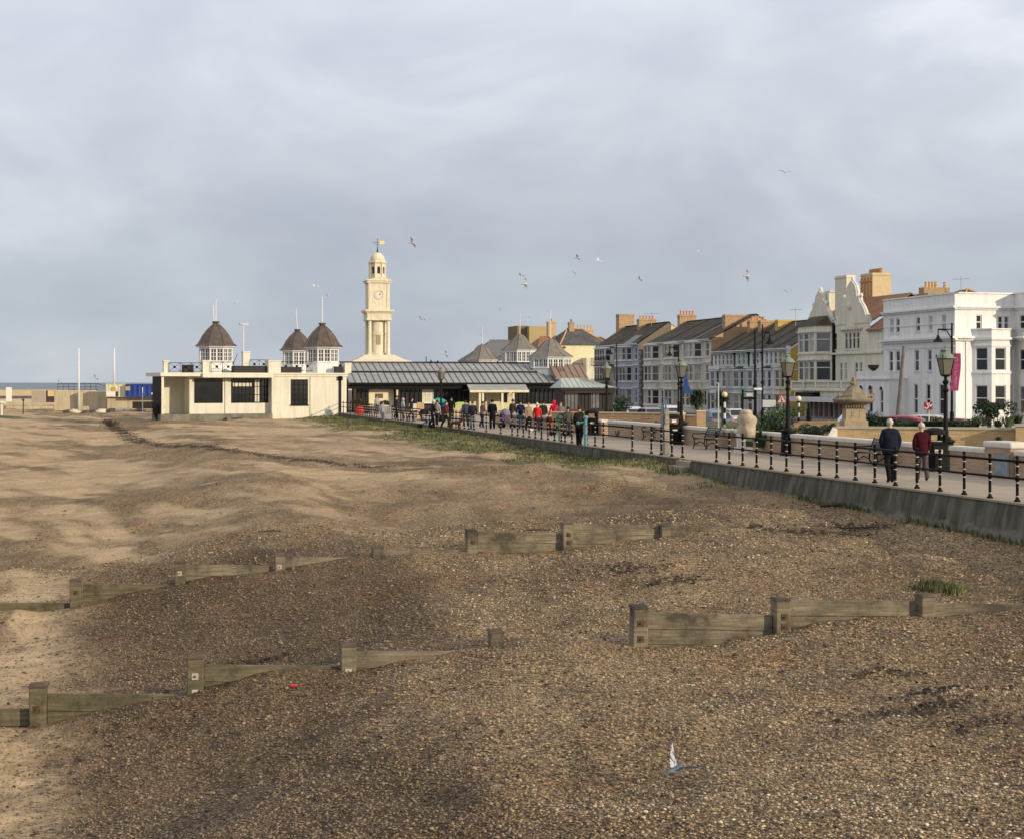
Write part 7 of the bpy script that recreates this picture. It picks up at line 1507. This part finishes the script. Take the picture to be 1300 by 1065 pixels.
def body_parts(pose):
    """figure 1.72 m tall facing -y; returns dict of meshes. pose: dict of leg/arm offsets"""
    st = pose.get('stride', 0); arm = pose.get('arm', 0); ln = pose.get('lean', 0); hold = pose.get('hold', 0)
    hip = (0, 0, .93); L_ = lambda z: -ln*max(0, z-.93)
    def leg(s, f): kn = (s*.10, -f*.22-.03, .50); an = (s*.10, -f*.38+(.10 if f < 0 else 0), .10+(.05 if f < 0 else 0)); toe = (s*.115, an[1]-.15, .035+(0.0 if f >= 0 else .0)); return kn, an, toe
    def armp(s, f):
        sh = (s*.185, L_(1.42), 1.42); el = (s*.235, L_(1.2)+f*.10+.02, 1.14); wr = (s*.225, L_(1.0)-.06+f*.20, .90)
        if hold: el = (s*.22, L_(1.2)-.05, 1.15); wr = (s*.17, L_(1.1)-.32, 1.04)
        return sh, el, wr
    C_ = [[(hip, (.145, .11)), ((0, L_(1.15), 1.12), (.125, .10)), ((0, L_(1.35), 1.33), (.155, .11)), ((0, L_(1.45), 1.45), (.075, .065)), ((0, L_(1.5)-.01, 1.50), (.055, .055)), ((0, L_(1.58)-.02, 1.57), (.072, .085)), ((0, L_(1.66)-.015, 1.655), (.075, .09)), ((0, L_(1.7)-.01, 1.70), (.05, .06))]]
    n = 8
    for s in (-1, 1):
        kn, an, toe = leg(s, st*s); C_.append([0, ((s*.10, 0, .86), .09), (kn, .062), (((kn[0]+an[0])/2, (kn[1]+an[1])/2+.02, (kn[2]+an[2])/2+.04), .056), (an, .036), (toe, .03)])
    for s in (-1, 1):
        sh, el, wr = armp(s, arm*s); h = (wr[0], wr[1]-.03, wr[2]-.07) if not hold else (wr[0]-s*.01, wr[1]-.07, wr[2]-.01); C_.append([2, (sh, .055), (el, .042), (wr, .027), (h, (.032, .020))])
    V, E, R = chainsk(C_); hi = []
    for i, (v, r) in enumerate(zip(V, R)):
        if r == (.032, .020): hi.append(i)
    for i in hi:                       # four fingers and a thumb per hand
        hv = V[i]; s = 1 if hv[0] > 0 else -1; dz = -1 if not hold else -.3; dy = -.25 if not hold else -1
        for k, (o, l_) in enumerate(((-.024, .055), (-.008, .068), (.008, .064), (.024, .048))):
            base = len(V); V.append((hv[0]+o*.3, hv[1]+o, hv[2]+dz*.03+dy*0)); V.append((hv[0]+o*.3-s*.004, hv[1]+o+dy*.02, hv[2]+dz*l_)); V.append((hv[0]+o*.3-s*.012, hv[1]+o+dy*.03, hv[2]+dz*(l_+.03))); R += [.009, .008, .007]; E += [(i, base), (base, base+1), (base+1, base+2)]
        base = len(V); V.append((hv[0]-s*.012, hv[1]-.034, hv[2]+.012)); V.append((hv[0]-s*.02, hv[1]-.05, hv[2]-.022)); R += [.010, .008]; E += [(i, base), (base, base+1)]
    out = {'body': skin(V, E, R)}
    # trousers
    T = [[((0, .0, .96), (.15, .12)), ((0, 0, .90), (.15, .12))]]
    for s in (-1, 1): kn, an, toe = leg(s, st*s); T.append([1, ((s*.10, 0, .80), .105), (kn, .088), (((kn[0]+an[0])/2, (kn[1]+an[1])/2+.02, (kn[2]+an[2])/2+.04), .082), ((an[0], an[1], an[2]-.01), .070), ((an[0], an[1]-.005, an[2]-.06), .068)])
    out['trousers'] = skin(*chainsk(T))
    for q in ('shoe',):
        S_ = []
        for s in (-1, 1): kn, an, toe = leg(s, st*s); S_.append([((an[0], an[1]+.03, an[2]-.02), (.05, .05)), ((an[0], an[1]-.06, max(.04, an[2]-.05)), (.05, .042)), ((toe[0], toe[1]-.01, max(.035, toe[2])), (.043, .03))])
        out['shoes'] = [skin(*chainsk([c])) for c in S_]
    lo = pose.get('coat', .80); bw = pose.get('bulk', 1)
    K = [[((0, 0, lo), (.185*bw, .15*bw)), ((0, .0, .95), (.18*bw, .145*bw)), ((0, L_(1.2), 1.17), (.17*bw, .135*bw)), ((0, L_(1.36), 1.35), (.185*bw, .135*bw)), ((0, L_(1.45), 1.465), (.13*bw, .10)), ((0, L_(1.5), 1.52), (.085, .085))]]
    for s in (-1, 1): sh, el, wr = armp(s, arm*s); K.append([3, ((sh[0], sh[1], sh[2]-.01), .078*bw), (el, .066*bw), ((wr[0], wr[1]+.01, wr[2]+.03), .05)])
    out['coat'] = skin(*chainsk(K))
    return out, L_
POSES = {}
def get_pose(k):
    if k not in POSES:
        d = dict(stand=dict(stride=.12, arm=.2), walk=dict(stride=.55, arm=.7), walk2=dict(stride=-.5, arm=-.6, lean=.06), long=dict(stride=.1, arm=.1, coat=.52, bulk=1.05), push=dict(stride=.4, hold=1, lean=.12), couple=dict(stride=-.45, arm=.15, lean=.10, coat=.74, bulk=1.5), couple2=dict(stride=.35, arm=.2, lean=.08, coat=.72, bulk=1.25), bag=dict(stride=.15, arm=.1, coat=.72, bulk=1.15))[k]
        POSES[k] = body_parts(d)
    return POSES[k]
def mesh_obj(name, me, mt, parent):
    o = bpy.data.objects.new(name, me); COL.objects.link(o); o.parent = parent
    if not me.materials: me.materials.append(mt)
    o.material_slots[0].link = 'OBJECT'; o.material_slots[0].material = mt
    return o
CLO = {}
def cloth(c, r=.85):
    k = tuple(c)
    if k not in CLO: CLO[k] = mat('cloth_%d' % len(CLO), [x*.85 for x in c], r, .25, 9, .35, 14, spec=.06)
    return CLO[k]
EYE = mat('eyes', (.02, .015, .01), .3); LIP = mat('lips', (.35, .14, .12), .6)
_hm = {}
def head_mesh(kind, L_):
    m = MB(); y0 = L_(1.66)-.01; z0 = 1.655
    if kind == 'hair':
        for i in range(11):
            pass
        prof = [(math.sin(math.pi*k/9)*1, -math.cos(math.pi*k/9)) for k in range(10)]
        m.lathe((0, y0+.018, z0+.012), [(max(.001, a*.093), b*.105) for a, b in prof if b > -.72], 14, 0, 0, 1, 1.12, cap=False)
        m.v = [(x, max(y, y0-.062+max(0, (1.70-z))*.9) if z < 1.70 else y, z) for x, y, z in m.v]
    elif kind == 'hat':
        m.lathe((0, y0+.004, z0-.01), [(.098, 0), (.104, .02), (.102, .05), (.095, .09), (.07, .125), (.03, .14), (.002, .143)], 14, 0, 0, 1, 1.14); m.ell((0, y0, z0+.145), (.03, .03, .03), 8, 6)
    elif kind == 'hood':
        prof = [(math.sin(math.pi*k/9), -math.cos(math.pi*k/9)) for k in range(10)]
        m.lathe((0, y0+.02, z0-.005), [(max(.001, a*.122), b*.14) for a, b in prof], 14, 0, 0, 1, 1.1, cap=False); m.v = [(x, max(y, y0-.075), z) for x, y, z in m.v]
    return m
def person(px, pyf, h, pose, coat, trou, lab, head='hair', hc=(.04, .03, .02), rz=math.pi, shoe=(.02, .02, .02), Y=None, scarf=None, bag=None):
    Y = Y or YG(pyf); x = (px-650)/F*Y; (parts, L_) = get_pose(pose)
    t = thing('person', lab, 'person', (x, Y, .0)); t.rotation_euler.z = rz; t.scale = (h/1.74,)*3
    b = mesh_obj('body', parts['body'], SKIN, t); mesh_obj('coat', parts['coat'], cloth(coat), t); mesh_obj('trousers', parts['trousers'], cloth(trou), t)
    for s in parts['shoes']: mesh_obj('shoe', s, cloth(shoe), t)
    k = (head, pose)
    if k not in _hm:
        o = head_mesh(head, L_).build('head_cover', SKIN, None, True); _hm[k] = o.data; bpy.data.objects.remove(o)
        y0 = L_(1.64)-.02; f = MB()
        for s in (-1, 1): f.ell((s*.03, y0-.083, 1.645), (.011, .008, .009), 8, 5, 0)
        f.ell((0, y0-.095, 1.615), (.013, .018, .022), 8, 5, 1); f.ell((0, y0-.083, 1.575), (.024, .008, .006), 8, 4, 2)
        for s in (-1, 1): f.ell((s*.077, y0+.01, 1.62), (.010, .02, .03), 8, 5, 1)
        o = f.build('face', [EYE, SKIN, LIP], None, True); _hm[(k, 'f')] = o.data; bpy.data.objects.remove(o)
    mesh_obj(head if head != 'hood' else 'hood', _hm[k], cloth(hc), t)
    o = bpy.data.objects.new('face', _hm[(k, 'f')]); COL.objects.link(o); o.parent = t
    return t
NAVY = (.012, .016, .03); BLK = (.012, .011, .011); DENIM = (.10, .14, .22); BURG = (.05, .008, .014); REDC = (.55, .012, .03); OLIVE = (.06, .06, .035)
person(1130.5, 613, 1.74, 'couple', NAVY, BLK, 'older man with white hair in a bulky navy coat, walking away', 'hair', (.50, .49, .47), Y=44.0)
person(1170.5, 611, 1.60, 'couple2', BURG, (.08, .07, .08), 'woman in burgundy coat and pale knitted hat, walking away beside the man', 'hat', (.55, .50, .44), Y=44.8)
CR = [(661, 545, 1.70, 'stand', (.015, .022, .055), DENIM, 'person in navy jacket and light blue jeans, seen from behind', 'hair', (.04, .03, .02), math.pi),
 (671, 547, 1.62, 'stand', (.30, .23, .15), BLK, 'person in beige jacket facing the sea beside the navy jacket', 'hair', (.10, .06, .03), .6),
 (682, 548, 1.58, 'stand', (.62, .03, .03), (.03, .03, .05), 'person in bright red jacket and white hat', 'hat', (.62, .58, .50), math.pi),
 (689.5, 545, 1.66, 'long', (.025, .03, .022), BLK, 'person in long dark green coat behind the red jacket', 'hair', (.02, .015, .01), math.pi),
 (703.5, 546, 1.70, 'walk', (.60, .015, .05), (.02, .03, .05), 'person in crimson coat with hood up', 'hood', (.60, .02, .06), math.pi-.3),
 (721, 555, 1.52, 'stand', (.075, .08, .06), (.04, .045, .06), 'person in grey green jacket with bobbed dark hair', 'hair', (.02, .015, .012), math.pi+.3),
 (735.5, 566, 1.72, 'bag', (.035, .028, .02), BLK, 'person in dark brown coat leaning by the turquoise post', 'hair', (.06, .04, .02), math.pi-.4),
 (625, 545, 1.74, 'long', (.010, .010, .011), BLK, 'tall person in long black coat standing alone', 'hair', (.01, .01, .01), math.pi),
 (600, 546, 1.68, 'stand', (.03, .025, .035), (.18, .18, .22), 'person in dark jacket and grey jeans by the grey canopies', 'hair', (.12, .08, .05), math.pi),
 (566.5, 544, 1.62, 'walk', (.10, .03, .025), (.02, .02, .02), 'person in dark red top walking the brown dog', 'hair', (.03, .02, .015), 1.2),
 (573, 535, 1.74, 'stand', (.012, .012, .013), BLK, 'tall person in black behind the dog walker', 'hair', (.02, .015, .01), math.pi),
 (549, 543, 1.66, 'push', (.02, .02, .025), BLK, 'person in black pushing the pushchair', 'hat', (.55, .50, .42), math.pi/2+.4),
 (503, 532, 1.72, 'long', (.02, .022, .035), BLK, 'person in long dark coat by the grey picket fence', 'hair', (.02, .015, .01), math.pi/2),
 (511.5, 533, 1.60, 'stand', (.40, .40, .42), (.10, .10, .12), 'person in pale grey hooded top by the dark entrance', 'hood', (.35, .35, .37), -1.2),
 (478.5, 526, 1.60, 'stand', (.32, .33, .36), (.1, .1, .1), 'person in grey jacket before the sunlit inner wall', 'hair', (.10, .08, .06), .5),
 (486, 536, 1.45, 'stand', (.35, .36, .40), (.20, .20, .24), 'person in pale jacket and grey trousers behind the far railing', 'hair', (.12, .08, .05), math.pi)]
CR += [(591, 541, 1.62, 'stand', (.05, .05, .08), (.03, .03, .04), 'person in slate blue jacket half behind the grey blue tent', 'hair', (.05, .03, .02), math.pi+.5),
 (612, 543, 1.60, 'push', (.16, .10, .10), (.02, .02, .03), 'person in dull pink top leaning beside the long black coat', 'hair', (.08, .05, .03), 2.2),
 (651, 541, 1.66, 'stand', (.07, .05, .035), (.04, .05, .07), 'person in brown jacket left of the navy jacket', 'hat', (.05, .04, .04), math.pi-.6),
 (712, 547, 1.62, 'stand', (.22, .20, .17), (.03, .03, .04), 'person in stone coloured coat right of the crimson hood', 'hair', (.15, .10, .06), -.4),
 (522, 535, 1.66, 'walk2', (.03, .03, .035), (.05, .05, .06), 'person in black jacket walking by the white panel', 'hair', (.04, .03, .02), 1.9),
 (555, 540, 1.58, 'stand', (.30, .28, .30), (.04, .04, .05), 'person in pale grey coat left of the farthest lantern post', 'hat', (.10, .02, .02), 2.6)]
for (px, pf, h, po, c, tr, lab, hd, hc, rz) in CR: person(px, pf, h, po, c, tr, lab, hd, hc, rz)
person(697, 550, 1.05, 'stand', (.10, .01, .02), (.05, .01, .02), 'small child in dark red snowsuit in front of the crimson coat', 'hat', (.12, .02, .03), math.pi)
person(638, 543, 1.02, 'stand', (.20, .06, .28), (.03, .03, .05), 'small child in purple coat beside the long black coat', 'hat', (.45, .06, .12), math.pi)
# dog
def dog(px, pyf, lab, rz, sc_=1, col=(.16, .07, .03)):
    V, E, R = chainsk([[((0, .26, .40), (.09, .10)), ((0, .05, .42), (.09, .10)), ((0, -.20, .42), (.11, .12)), ((0, -.32, .50), .075), ((0, -.40, .60), .065), ((0, -.52, .58), .045), ((0, -.60, .57), .03)],
        [0, ((0, .38, .44), .03), ((0, .48, .54), .02), ((0, .52, .64), .012)]]+[[0, ((s*.08, .26, .33), .065), ((s*.085, .20, .24), .042), ((s*.085, .31, .14), .025), ((s*.085, .29, .03), .024), ((s*.085, .25, .015), .022)] for s in (-1, 1)]+
        [[2, ((s*.08, -.22, .34), .05), ((s*.08, -.20, .20), .032), ((s*.08, -.22, .04), .024), ((s*.08, -.26, .015), .022)] for s in (-1, 1)]+[[4, ((s*.05, -.38, .68), .022), ((s*.07, -.38, .64), .012)] for s in (-1, 1)])
    Y = YG(pyf); t = thing('dog', lab, 'dog', ((px-650)/F*Y, Y, 0)); t.rotation_euler.z = rz; t.scale = (sc_,)*3; mesh_obj('body', skin(V, E, R), cloth(col), t)
    m = MB(); m.tube((0, -.31, .46), (0, -.34, .56), .086, .075, 10); o = m.build('collar', RED, None); o.parent = t
dog(578, 545.5, 'brown dog on the promenade behind the dog walker', 1.3, 1.0); dog(676, 551, 'small white dog at the feet of the red jacket', -1.0, .55, (.55, .52, .48))
# pushchairs
def pushchair(px, pyf, rz, lab, c1, c2):
    Y = YG(pyf); t = thing('pushchair', lab, 'pushchair', (0, 0, 0), 'pushchairs on the promenade')
    m = MB(); m.box((0, 0, .48), (.42, .5, .06)); m.hexa([(-.21, .2, .5), (.21, .2, .5), (.21, .26, .5), (-.21, .26, .5), (-.2, .34, .98), (.2, .34, .98), (.2, .38, .98), (-.2, .38, .98)]); m.box((0, -.25, .36), (.4, .06, .26)); m.build('seat', cloth(c1), t)
    m = MB(); m.lathe((0, .12, .88), [(.30, -.06), (.29, .08), (.22, .20), (.10, .27), (.01, .28)], 12, 0, 0, .8, 1.0); m.build('hood', cloth(c2), t)
    m = MB()
    for s in (-1, 1): m.chain([(s*.23, -.36, .12), (s*.23, .0, .45), (s*.23, .50, 1.02)], .016, 6); m.tube((s*.23, .36, .14), (s*.23, -.1, .45), .016, None, 6)
    m.tube((-.23, .50, 1.02), (.23, .50, 1.02), .022, None, 6); m.build('frame', BLACK, t)
    for s in (-1, 1):
        for y, r in ((-.36, .11), (.36, .14)): m = MB(); m.tube((s*.25, y, r), (s*.29, y, r), r, r, 12); m.build('wheel', BLACK, t)
    t.location = ((px-650)/F*Y, Y, 0); t.rotation_euler.z = rz
pushchair(540.5, 543.5, math.pi/2+.2, 'black and navy pushchair in front of the beige board', (.02, .03, .10), (.02, .02, .02)); pushchair(644, 543, 1.2, 'lilac grey pushchair right of the long black coat', (.16, .15, .24), (.20, .20, .26))
pushchair(710, 553, -1.9, 'dark pushchair between the crimson coat and the grey green jacket', (.03, .03, .04), (.06, .01, .02))
# stalls and boards near the hall
def brd(px0, px1, y0, y1, Y, mt, lab, cat, name, th=.06, legs=True):
    x0, x1 = (px0-650)/F*Y, (px1-650)/F*Y; z1_, z0_ = P(0, y0, Y).z, max(.02, P(0, y1, Y).z); t = thing(name, lab, cat, ((x0+x1)/2, Y, 0)); m = MB(); m.box(((x0+x1)/2, Y, (z0_+z1_)/2), (x1-x0, th, z1_-z0_)); m.build('panel', mt, t)
    m = MB()
    for x in (x0+.04, x1-.04): m.tube((x, Y+th, 0), (x, Y+th, z1_-.02), .025, None, 6)
    m.box(((x0+x1)/2, Y+th, .04), (x1-x0, .5, .05)); m.build('stand', BLACK, t); return t
brd(529.5, 538.5, 511, 532, 118, mat('beige_board', (.48, .33, .19), .8), 'tall plain beige board behind the pushchair', 'board', 'display_board')
brd(519.5, 529, 512.5, 521, 126, mat('white_board', (.58, .56, .48), .7), 'white panel left of the tall beige board', 'board', 'display_board')
brd(575, 586, 514, 528, 121, mat('cream_board', (.52, .42, .26), .8), 'cream panel under the lime green canopy', 'board', 'display_board')
def canopy(px0, px1, y0, y1, yb, Y, top, side, lab):
    x0, x1 = (px0-650)/F*Y, (px1-650)/F*Y; zt_, ze_ = P(0, y0, Y).z, P(0, y1, Y).z; zb_ = max(.05, P(0, yb, Y).z); xc = (x0+x1)/2; d = (x1-x0)*.5; t = thing('market_stall', lab, 'stall', (xc, Y, 0)); m = MB()
    m.raw([(x0, Y-d, ze_), (x1, Y-d, ze_), (x1, Y+d, ze_), (x0, Y+d, ze_), (xc-.2, Y, zt_), (xc+.2, Y, zt_)], [(0, 1, 5, 4), (1, 2, 5), (2, 3, 4, 5), (3, 0, 4)]); m.hexa([(x0, Y-d, ze_-.12), (x1, Y-d, ze_-.12), (x1, Y+d, ze_-.12), (x0, Y+d, ze_-.12), (x0, Y-d, ze_), (x1, Y-d, ze_), (x1, Y+d, ze_), (x0, Y+d, ze_)]); m.build('canopy', top, t)
    m = MB(); m.box((xc, Y+.0, (ze_-.12+zb_)/2), ((x1-x0)*.8, d*1.4, ze_-.14-zb_)); m.build('stall_body', side, t); m = MB()
    for a in (x0+.05, x1-.05):
        for b in (-d+.05, d-.05): m.tube((a, Y+b, 0), (a, Y+b, ze_-.1), .03, None, 6)
    m.build('poles', BLACK, t)
canopy(548.5, 567, 505.5, 509.5, 529, 119, mat('teal_canopy', (.03, .30, .20), .7), mat('blue_stall', (.02, .10, .36), .7, .3, 2), 'small stall with teal canopy and bright blue body behind the farthest lantern post')
canopy(573, 597, 510.5, 513.5, 516, 124, mat('lime_canopy', (.30, .48, .06), .7), mat('stall_cream', (.45, .36, .22), .8), 'low stall with lime green canopy')
canopy(585, 600, 513, 519, 531, 116, mat('grey_blue_canopy', (.11, .13, .19), .8), mat('stall_dark', (.06, .06, .09), .8), 'low grey blue tent beside the person in grey jeans')
# grey picket fence and hedges in front of the hall
Y = 140; f = Frame(((470-650)/F*Y, Y), (.97, .243)); Lf = f.u(500.5); t = thing('picket_fence', 'grey slatted fence panels before the sunlit inner wall', 'fence', (*f.o, 0)); m = MB(); z1_ = P(0, 516, Y).z
for i in range(int(Lf/.16)): m.fbox(f, i*.16, i*.16+.09, 0, .03, .02, z1_)
m.fbox(f, 0, Lf, -.04, -.005, .2, .28); m.fbox(f, 0, Lf, -.04, -.005, z1_-.2, z1_-.12); m.build('slats', mat('fence_grey', (.26, .25, .25), .8), t)
for a, b, lab, sd_ in ((481, 499, 'dark brown hedge in a trough behind the grey picket fence', 1), (449, 469, 'dark reddish hedge at the left end of the glazed hall', 2)):
    x0, x1 = (a-650)/F*142, (b-650)/F*142; t = thing('hedge', lab, 'hedge', ((x0+x1)/2, 142, 0)); foliage(((x0+x1)/2, 142, .92), ((x1-x0)*.42, .3, .32), 700, .09, sd_, 10).build('leaves', mat('brown_hedge', (.06, .05, .02), .85, .4, 3), t); m = MB(); m.box(((x0+x1)/2, 142, .32), ((x1-x0)*.9, .5, .64)); m.build('trough', DARKT, t)
# ------------------------------------------------------------------ gulls
def gull():
    t = thing('seagull', '', 'seagull'); V, E, R = chainsk([[((0, .26, 0), .015), ((0, .16, 0), (.045, .04)), ((0, 0, 0), (.07, .065)), ((0, -.14, .01), (.05, .05)), ((0, -.20, .02), .038), ((0, -.27, .015), .012)]]); b = mesh_obj('body', skin(V, E, R), mat('gull_white', (.70, .70, .70), .7, .03), t)
    for s in (-1, 1):
        m = MB(); P_ = [(s*.04, -.08, .02), (s*.30, -.16, .16), (s*.62, -.02, .10), (s*.34, .06, .14), (s*.04, .10, .02)]; a = [Vector(p) for p in P_]; b2 = [p+Vector((0, 0, -.015)) for p in a]; n_ = 5
        m.raw(a+b2, [(0, 1, 3, 4), (1, 2, 3), (9, 8, 6, 5), (8, 7, 6)]+[(i, n_+i, n_+(i+1) % n_, (i+1) % n_) for i in range(n_)]); m.build('wing', mat('gull_grey', (.50, .52, .55), .7, .05), t)
    m = MB(); m.tube((0, -.25, .015), (0, -.31, .005), .012, .004, 6); m.build('beak', mat('beak_yellow', (.6, .4, .05), .5), t)
    m = MB(); m.hexa([(-.03, .2, -.005), (.03, .2, -.005), (.07, .36, -.005), (-.07, .36, -.005), (-.03, .2, .01), (.03, .2, .01), (.07, .36, .005), (-.07, .36, .005)]); m.build('tail', mat('gull_white', (.7, .7, .7)), t)
    return t
gl = gull(); gs = [(997, 219.5, 60, 0, .1, 'gull high at the upper right sky, wings level'), (733, 328, 75, 1.2, .5, 'gull left of a pair above the turrets'), (760, 331.5, 72, 2.2, -.5, 'gull right of a pair above the turrets'), (731, 348, 70, .3, .2, 'gull gliding just below the pair'), (661, 350, 85, .8, .4, 'small gull above the tan block'),
  (666.5, 361, 62, 1.4, 1.2, 'gull banking with one wing raised above the tan block'), (948, 351, 58, 1.3, 1.1, 'gull banking above the terrace roofs'), (888, 320, 70, -.4, .3, 'gull tilted in the sky between pair and upper right gull'), (812, 355, 90, 1.0, .6, 'small gull above the leftmost terrace chimney'), (1000, 371, 68, 0, .1, 'gull with level wings left of the curved gables'),
  (297, 386, 70, .5, -.4, 'dark gull right of the left cupola flagpole'), (400, 364, 75, -.5, .3, 'gull between the right cupola pole and the clock tower'), (416, 376, 85, .5, .2, 'tiny gull right of the right cupola pole'), (426, 423, 80, .4, -.3, 'gull beside the right cupola roof'), (443, 434.5, 75, .2, .3, 'gull left of the clock tower foot'), (535, 405.5, 75, .6, .5, 'gull right of the clock tower columns'),
  (523, 309, 60, 1.0, .9, 'gull right of the weather vane'), (566, 450.5, 85, 1.3, .8, 'pale gull above the hall roof'), (612, 427, 85, .3, .3, 'gull above the leftmost turret'), (636, 394, 95, .3, .3, 'gull below the banking gull'), (111, 435.5, 75, .3, .2, 'gull right of the left flagpole'), (121, 480, 85, 1.2, .7, 'white gull low between the two flagpoles'), (75, 485, 120, 1, .5, 'white gull over the dark sea railing'), (673.5, 404, 95, .3, .2, 'small gull just above the tan block')]
for i, (px, py, Y, rz, ry, lab) in enumerate(gs):
    loc = tuple(P(px, py, Y)); o = gl if i == 0 else dup(gl, loc, 0, lab); o.location = loc; o.rotation_euler = (.1, ry, rz); o['label'] = lab; o['group'] = 'gulls flying over the seafront'
    o.scale = (.44,)*3
# pigeon landing on the shingle in the foreground
x, y = (857-650)/F*16.7, 16.7; z = gz(x, y); t = thing('pigeon', 'grey pigeon landing on the shingle with one pale wing raised', 'pigeon', (x, y, z+.18)); t.rotation_euler.z = 2.4; t.scale = (.88,)*3
V, E, R = chainsk([[((0, .15, .02), .012), ((0, .09, .015), (.03, .025)), ((0, 0, 0), (.052, .05)), ((0, -.08, .03), (.04, .04)), ((0, -.12, .07), .026), ((0, -.14, .09), .024), ((0, -.17, .085), .008)]]); b = mesh_obj('body', skin(V, E, R), mat('pigeon_grey', (.10, .11, .13), .7, .3, 14), t)
for s in (-1, 1):                      # each wing: an arm and a fan of separate feathers
    m = MB(); sh = Vector((s*.035, -.05, .03)); wr = Vector((s*.055, -.085, .12)) if s > 0 else Vector((s*.13, -.09, .055)); m.tube(sh, wr, .016, .010, 6)
    n_ = 11
    for k in range(n_):
        f_ = k/(n_-1); root = sh.lerp(wr, min(1, f_*1.5)); ang = -.15+1.25*(1-f_)
        d = Vector((s*(.10+.10*f_), .55*(1-f_)+.02, .95*f_+.25)) if s > 0 else Vector((s*(.25+.75*f_), .75*(1-f_)+.12, .10*f_))
        d = d.normalized()*(.095+.085*f_); sd_ = d.cross(Vector((1, .2, 0)) if s > 0 else Vector((0, 0, 1))).normalized()*.013; up = Vector((.002*s*k, 0, .0015*k))
        a = root+up; mi = 1 if k % 4 == 3 else 0
        m.poly([a-sd_*.6, a+d*.5-sd_*1.1, a+d*.92-sd_*.8, a+d, a+d*.92+sd_*.8, a+d*.5+sd_*1.1, a+sd_*.6], mi)
    o = m.build('wing', [mat('pigeon_wing_pale', (.40, .43, .50), .7, .15, 20) if s > 0 else mat('pigeon_dark', (.05, .052, .06), .7, .2), mat('pigeon_grey', (.1, .1, .1))], None); o.parent = t
m = MB(); m.hexa([(-.025, .12, .015), (.025, .12, .015), (.05, .24, .0), (-.05, .24, .0), (-.025, .12, .025), (.025, .12, .025), (.05, .24, .008), (-.05, .24, .008)]); o = m.build('tail', mat('pigeon_tail', (.09, .09, .10), .7), None); o.parent = t
m = MB()
for s in (-1, 1): m.tube((s*.02, .0, -.04), (s*.025, -.02, -.11), .005, None, 5); m.tube((s*.025, -.02, -.11), (s*.025, -.06, -.12), .004, None, 5)
o = m.build('legs', mat('pigeon_legs', (.20, .04, .03), .7), None); o.parent = t
m = MB()
for s in (-1, 1): m.ell((s*.020, -.148, .096), (.005, .005, .005), 6, 4)
o = m.build('eyes', mat('orange_eyes', (.5, .12, .02), .3), None); o.parent = t
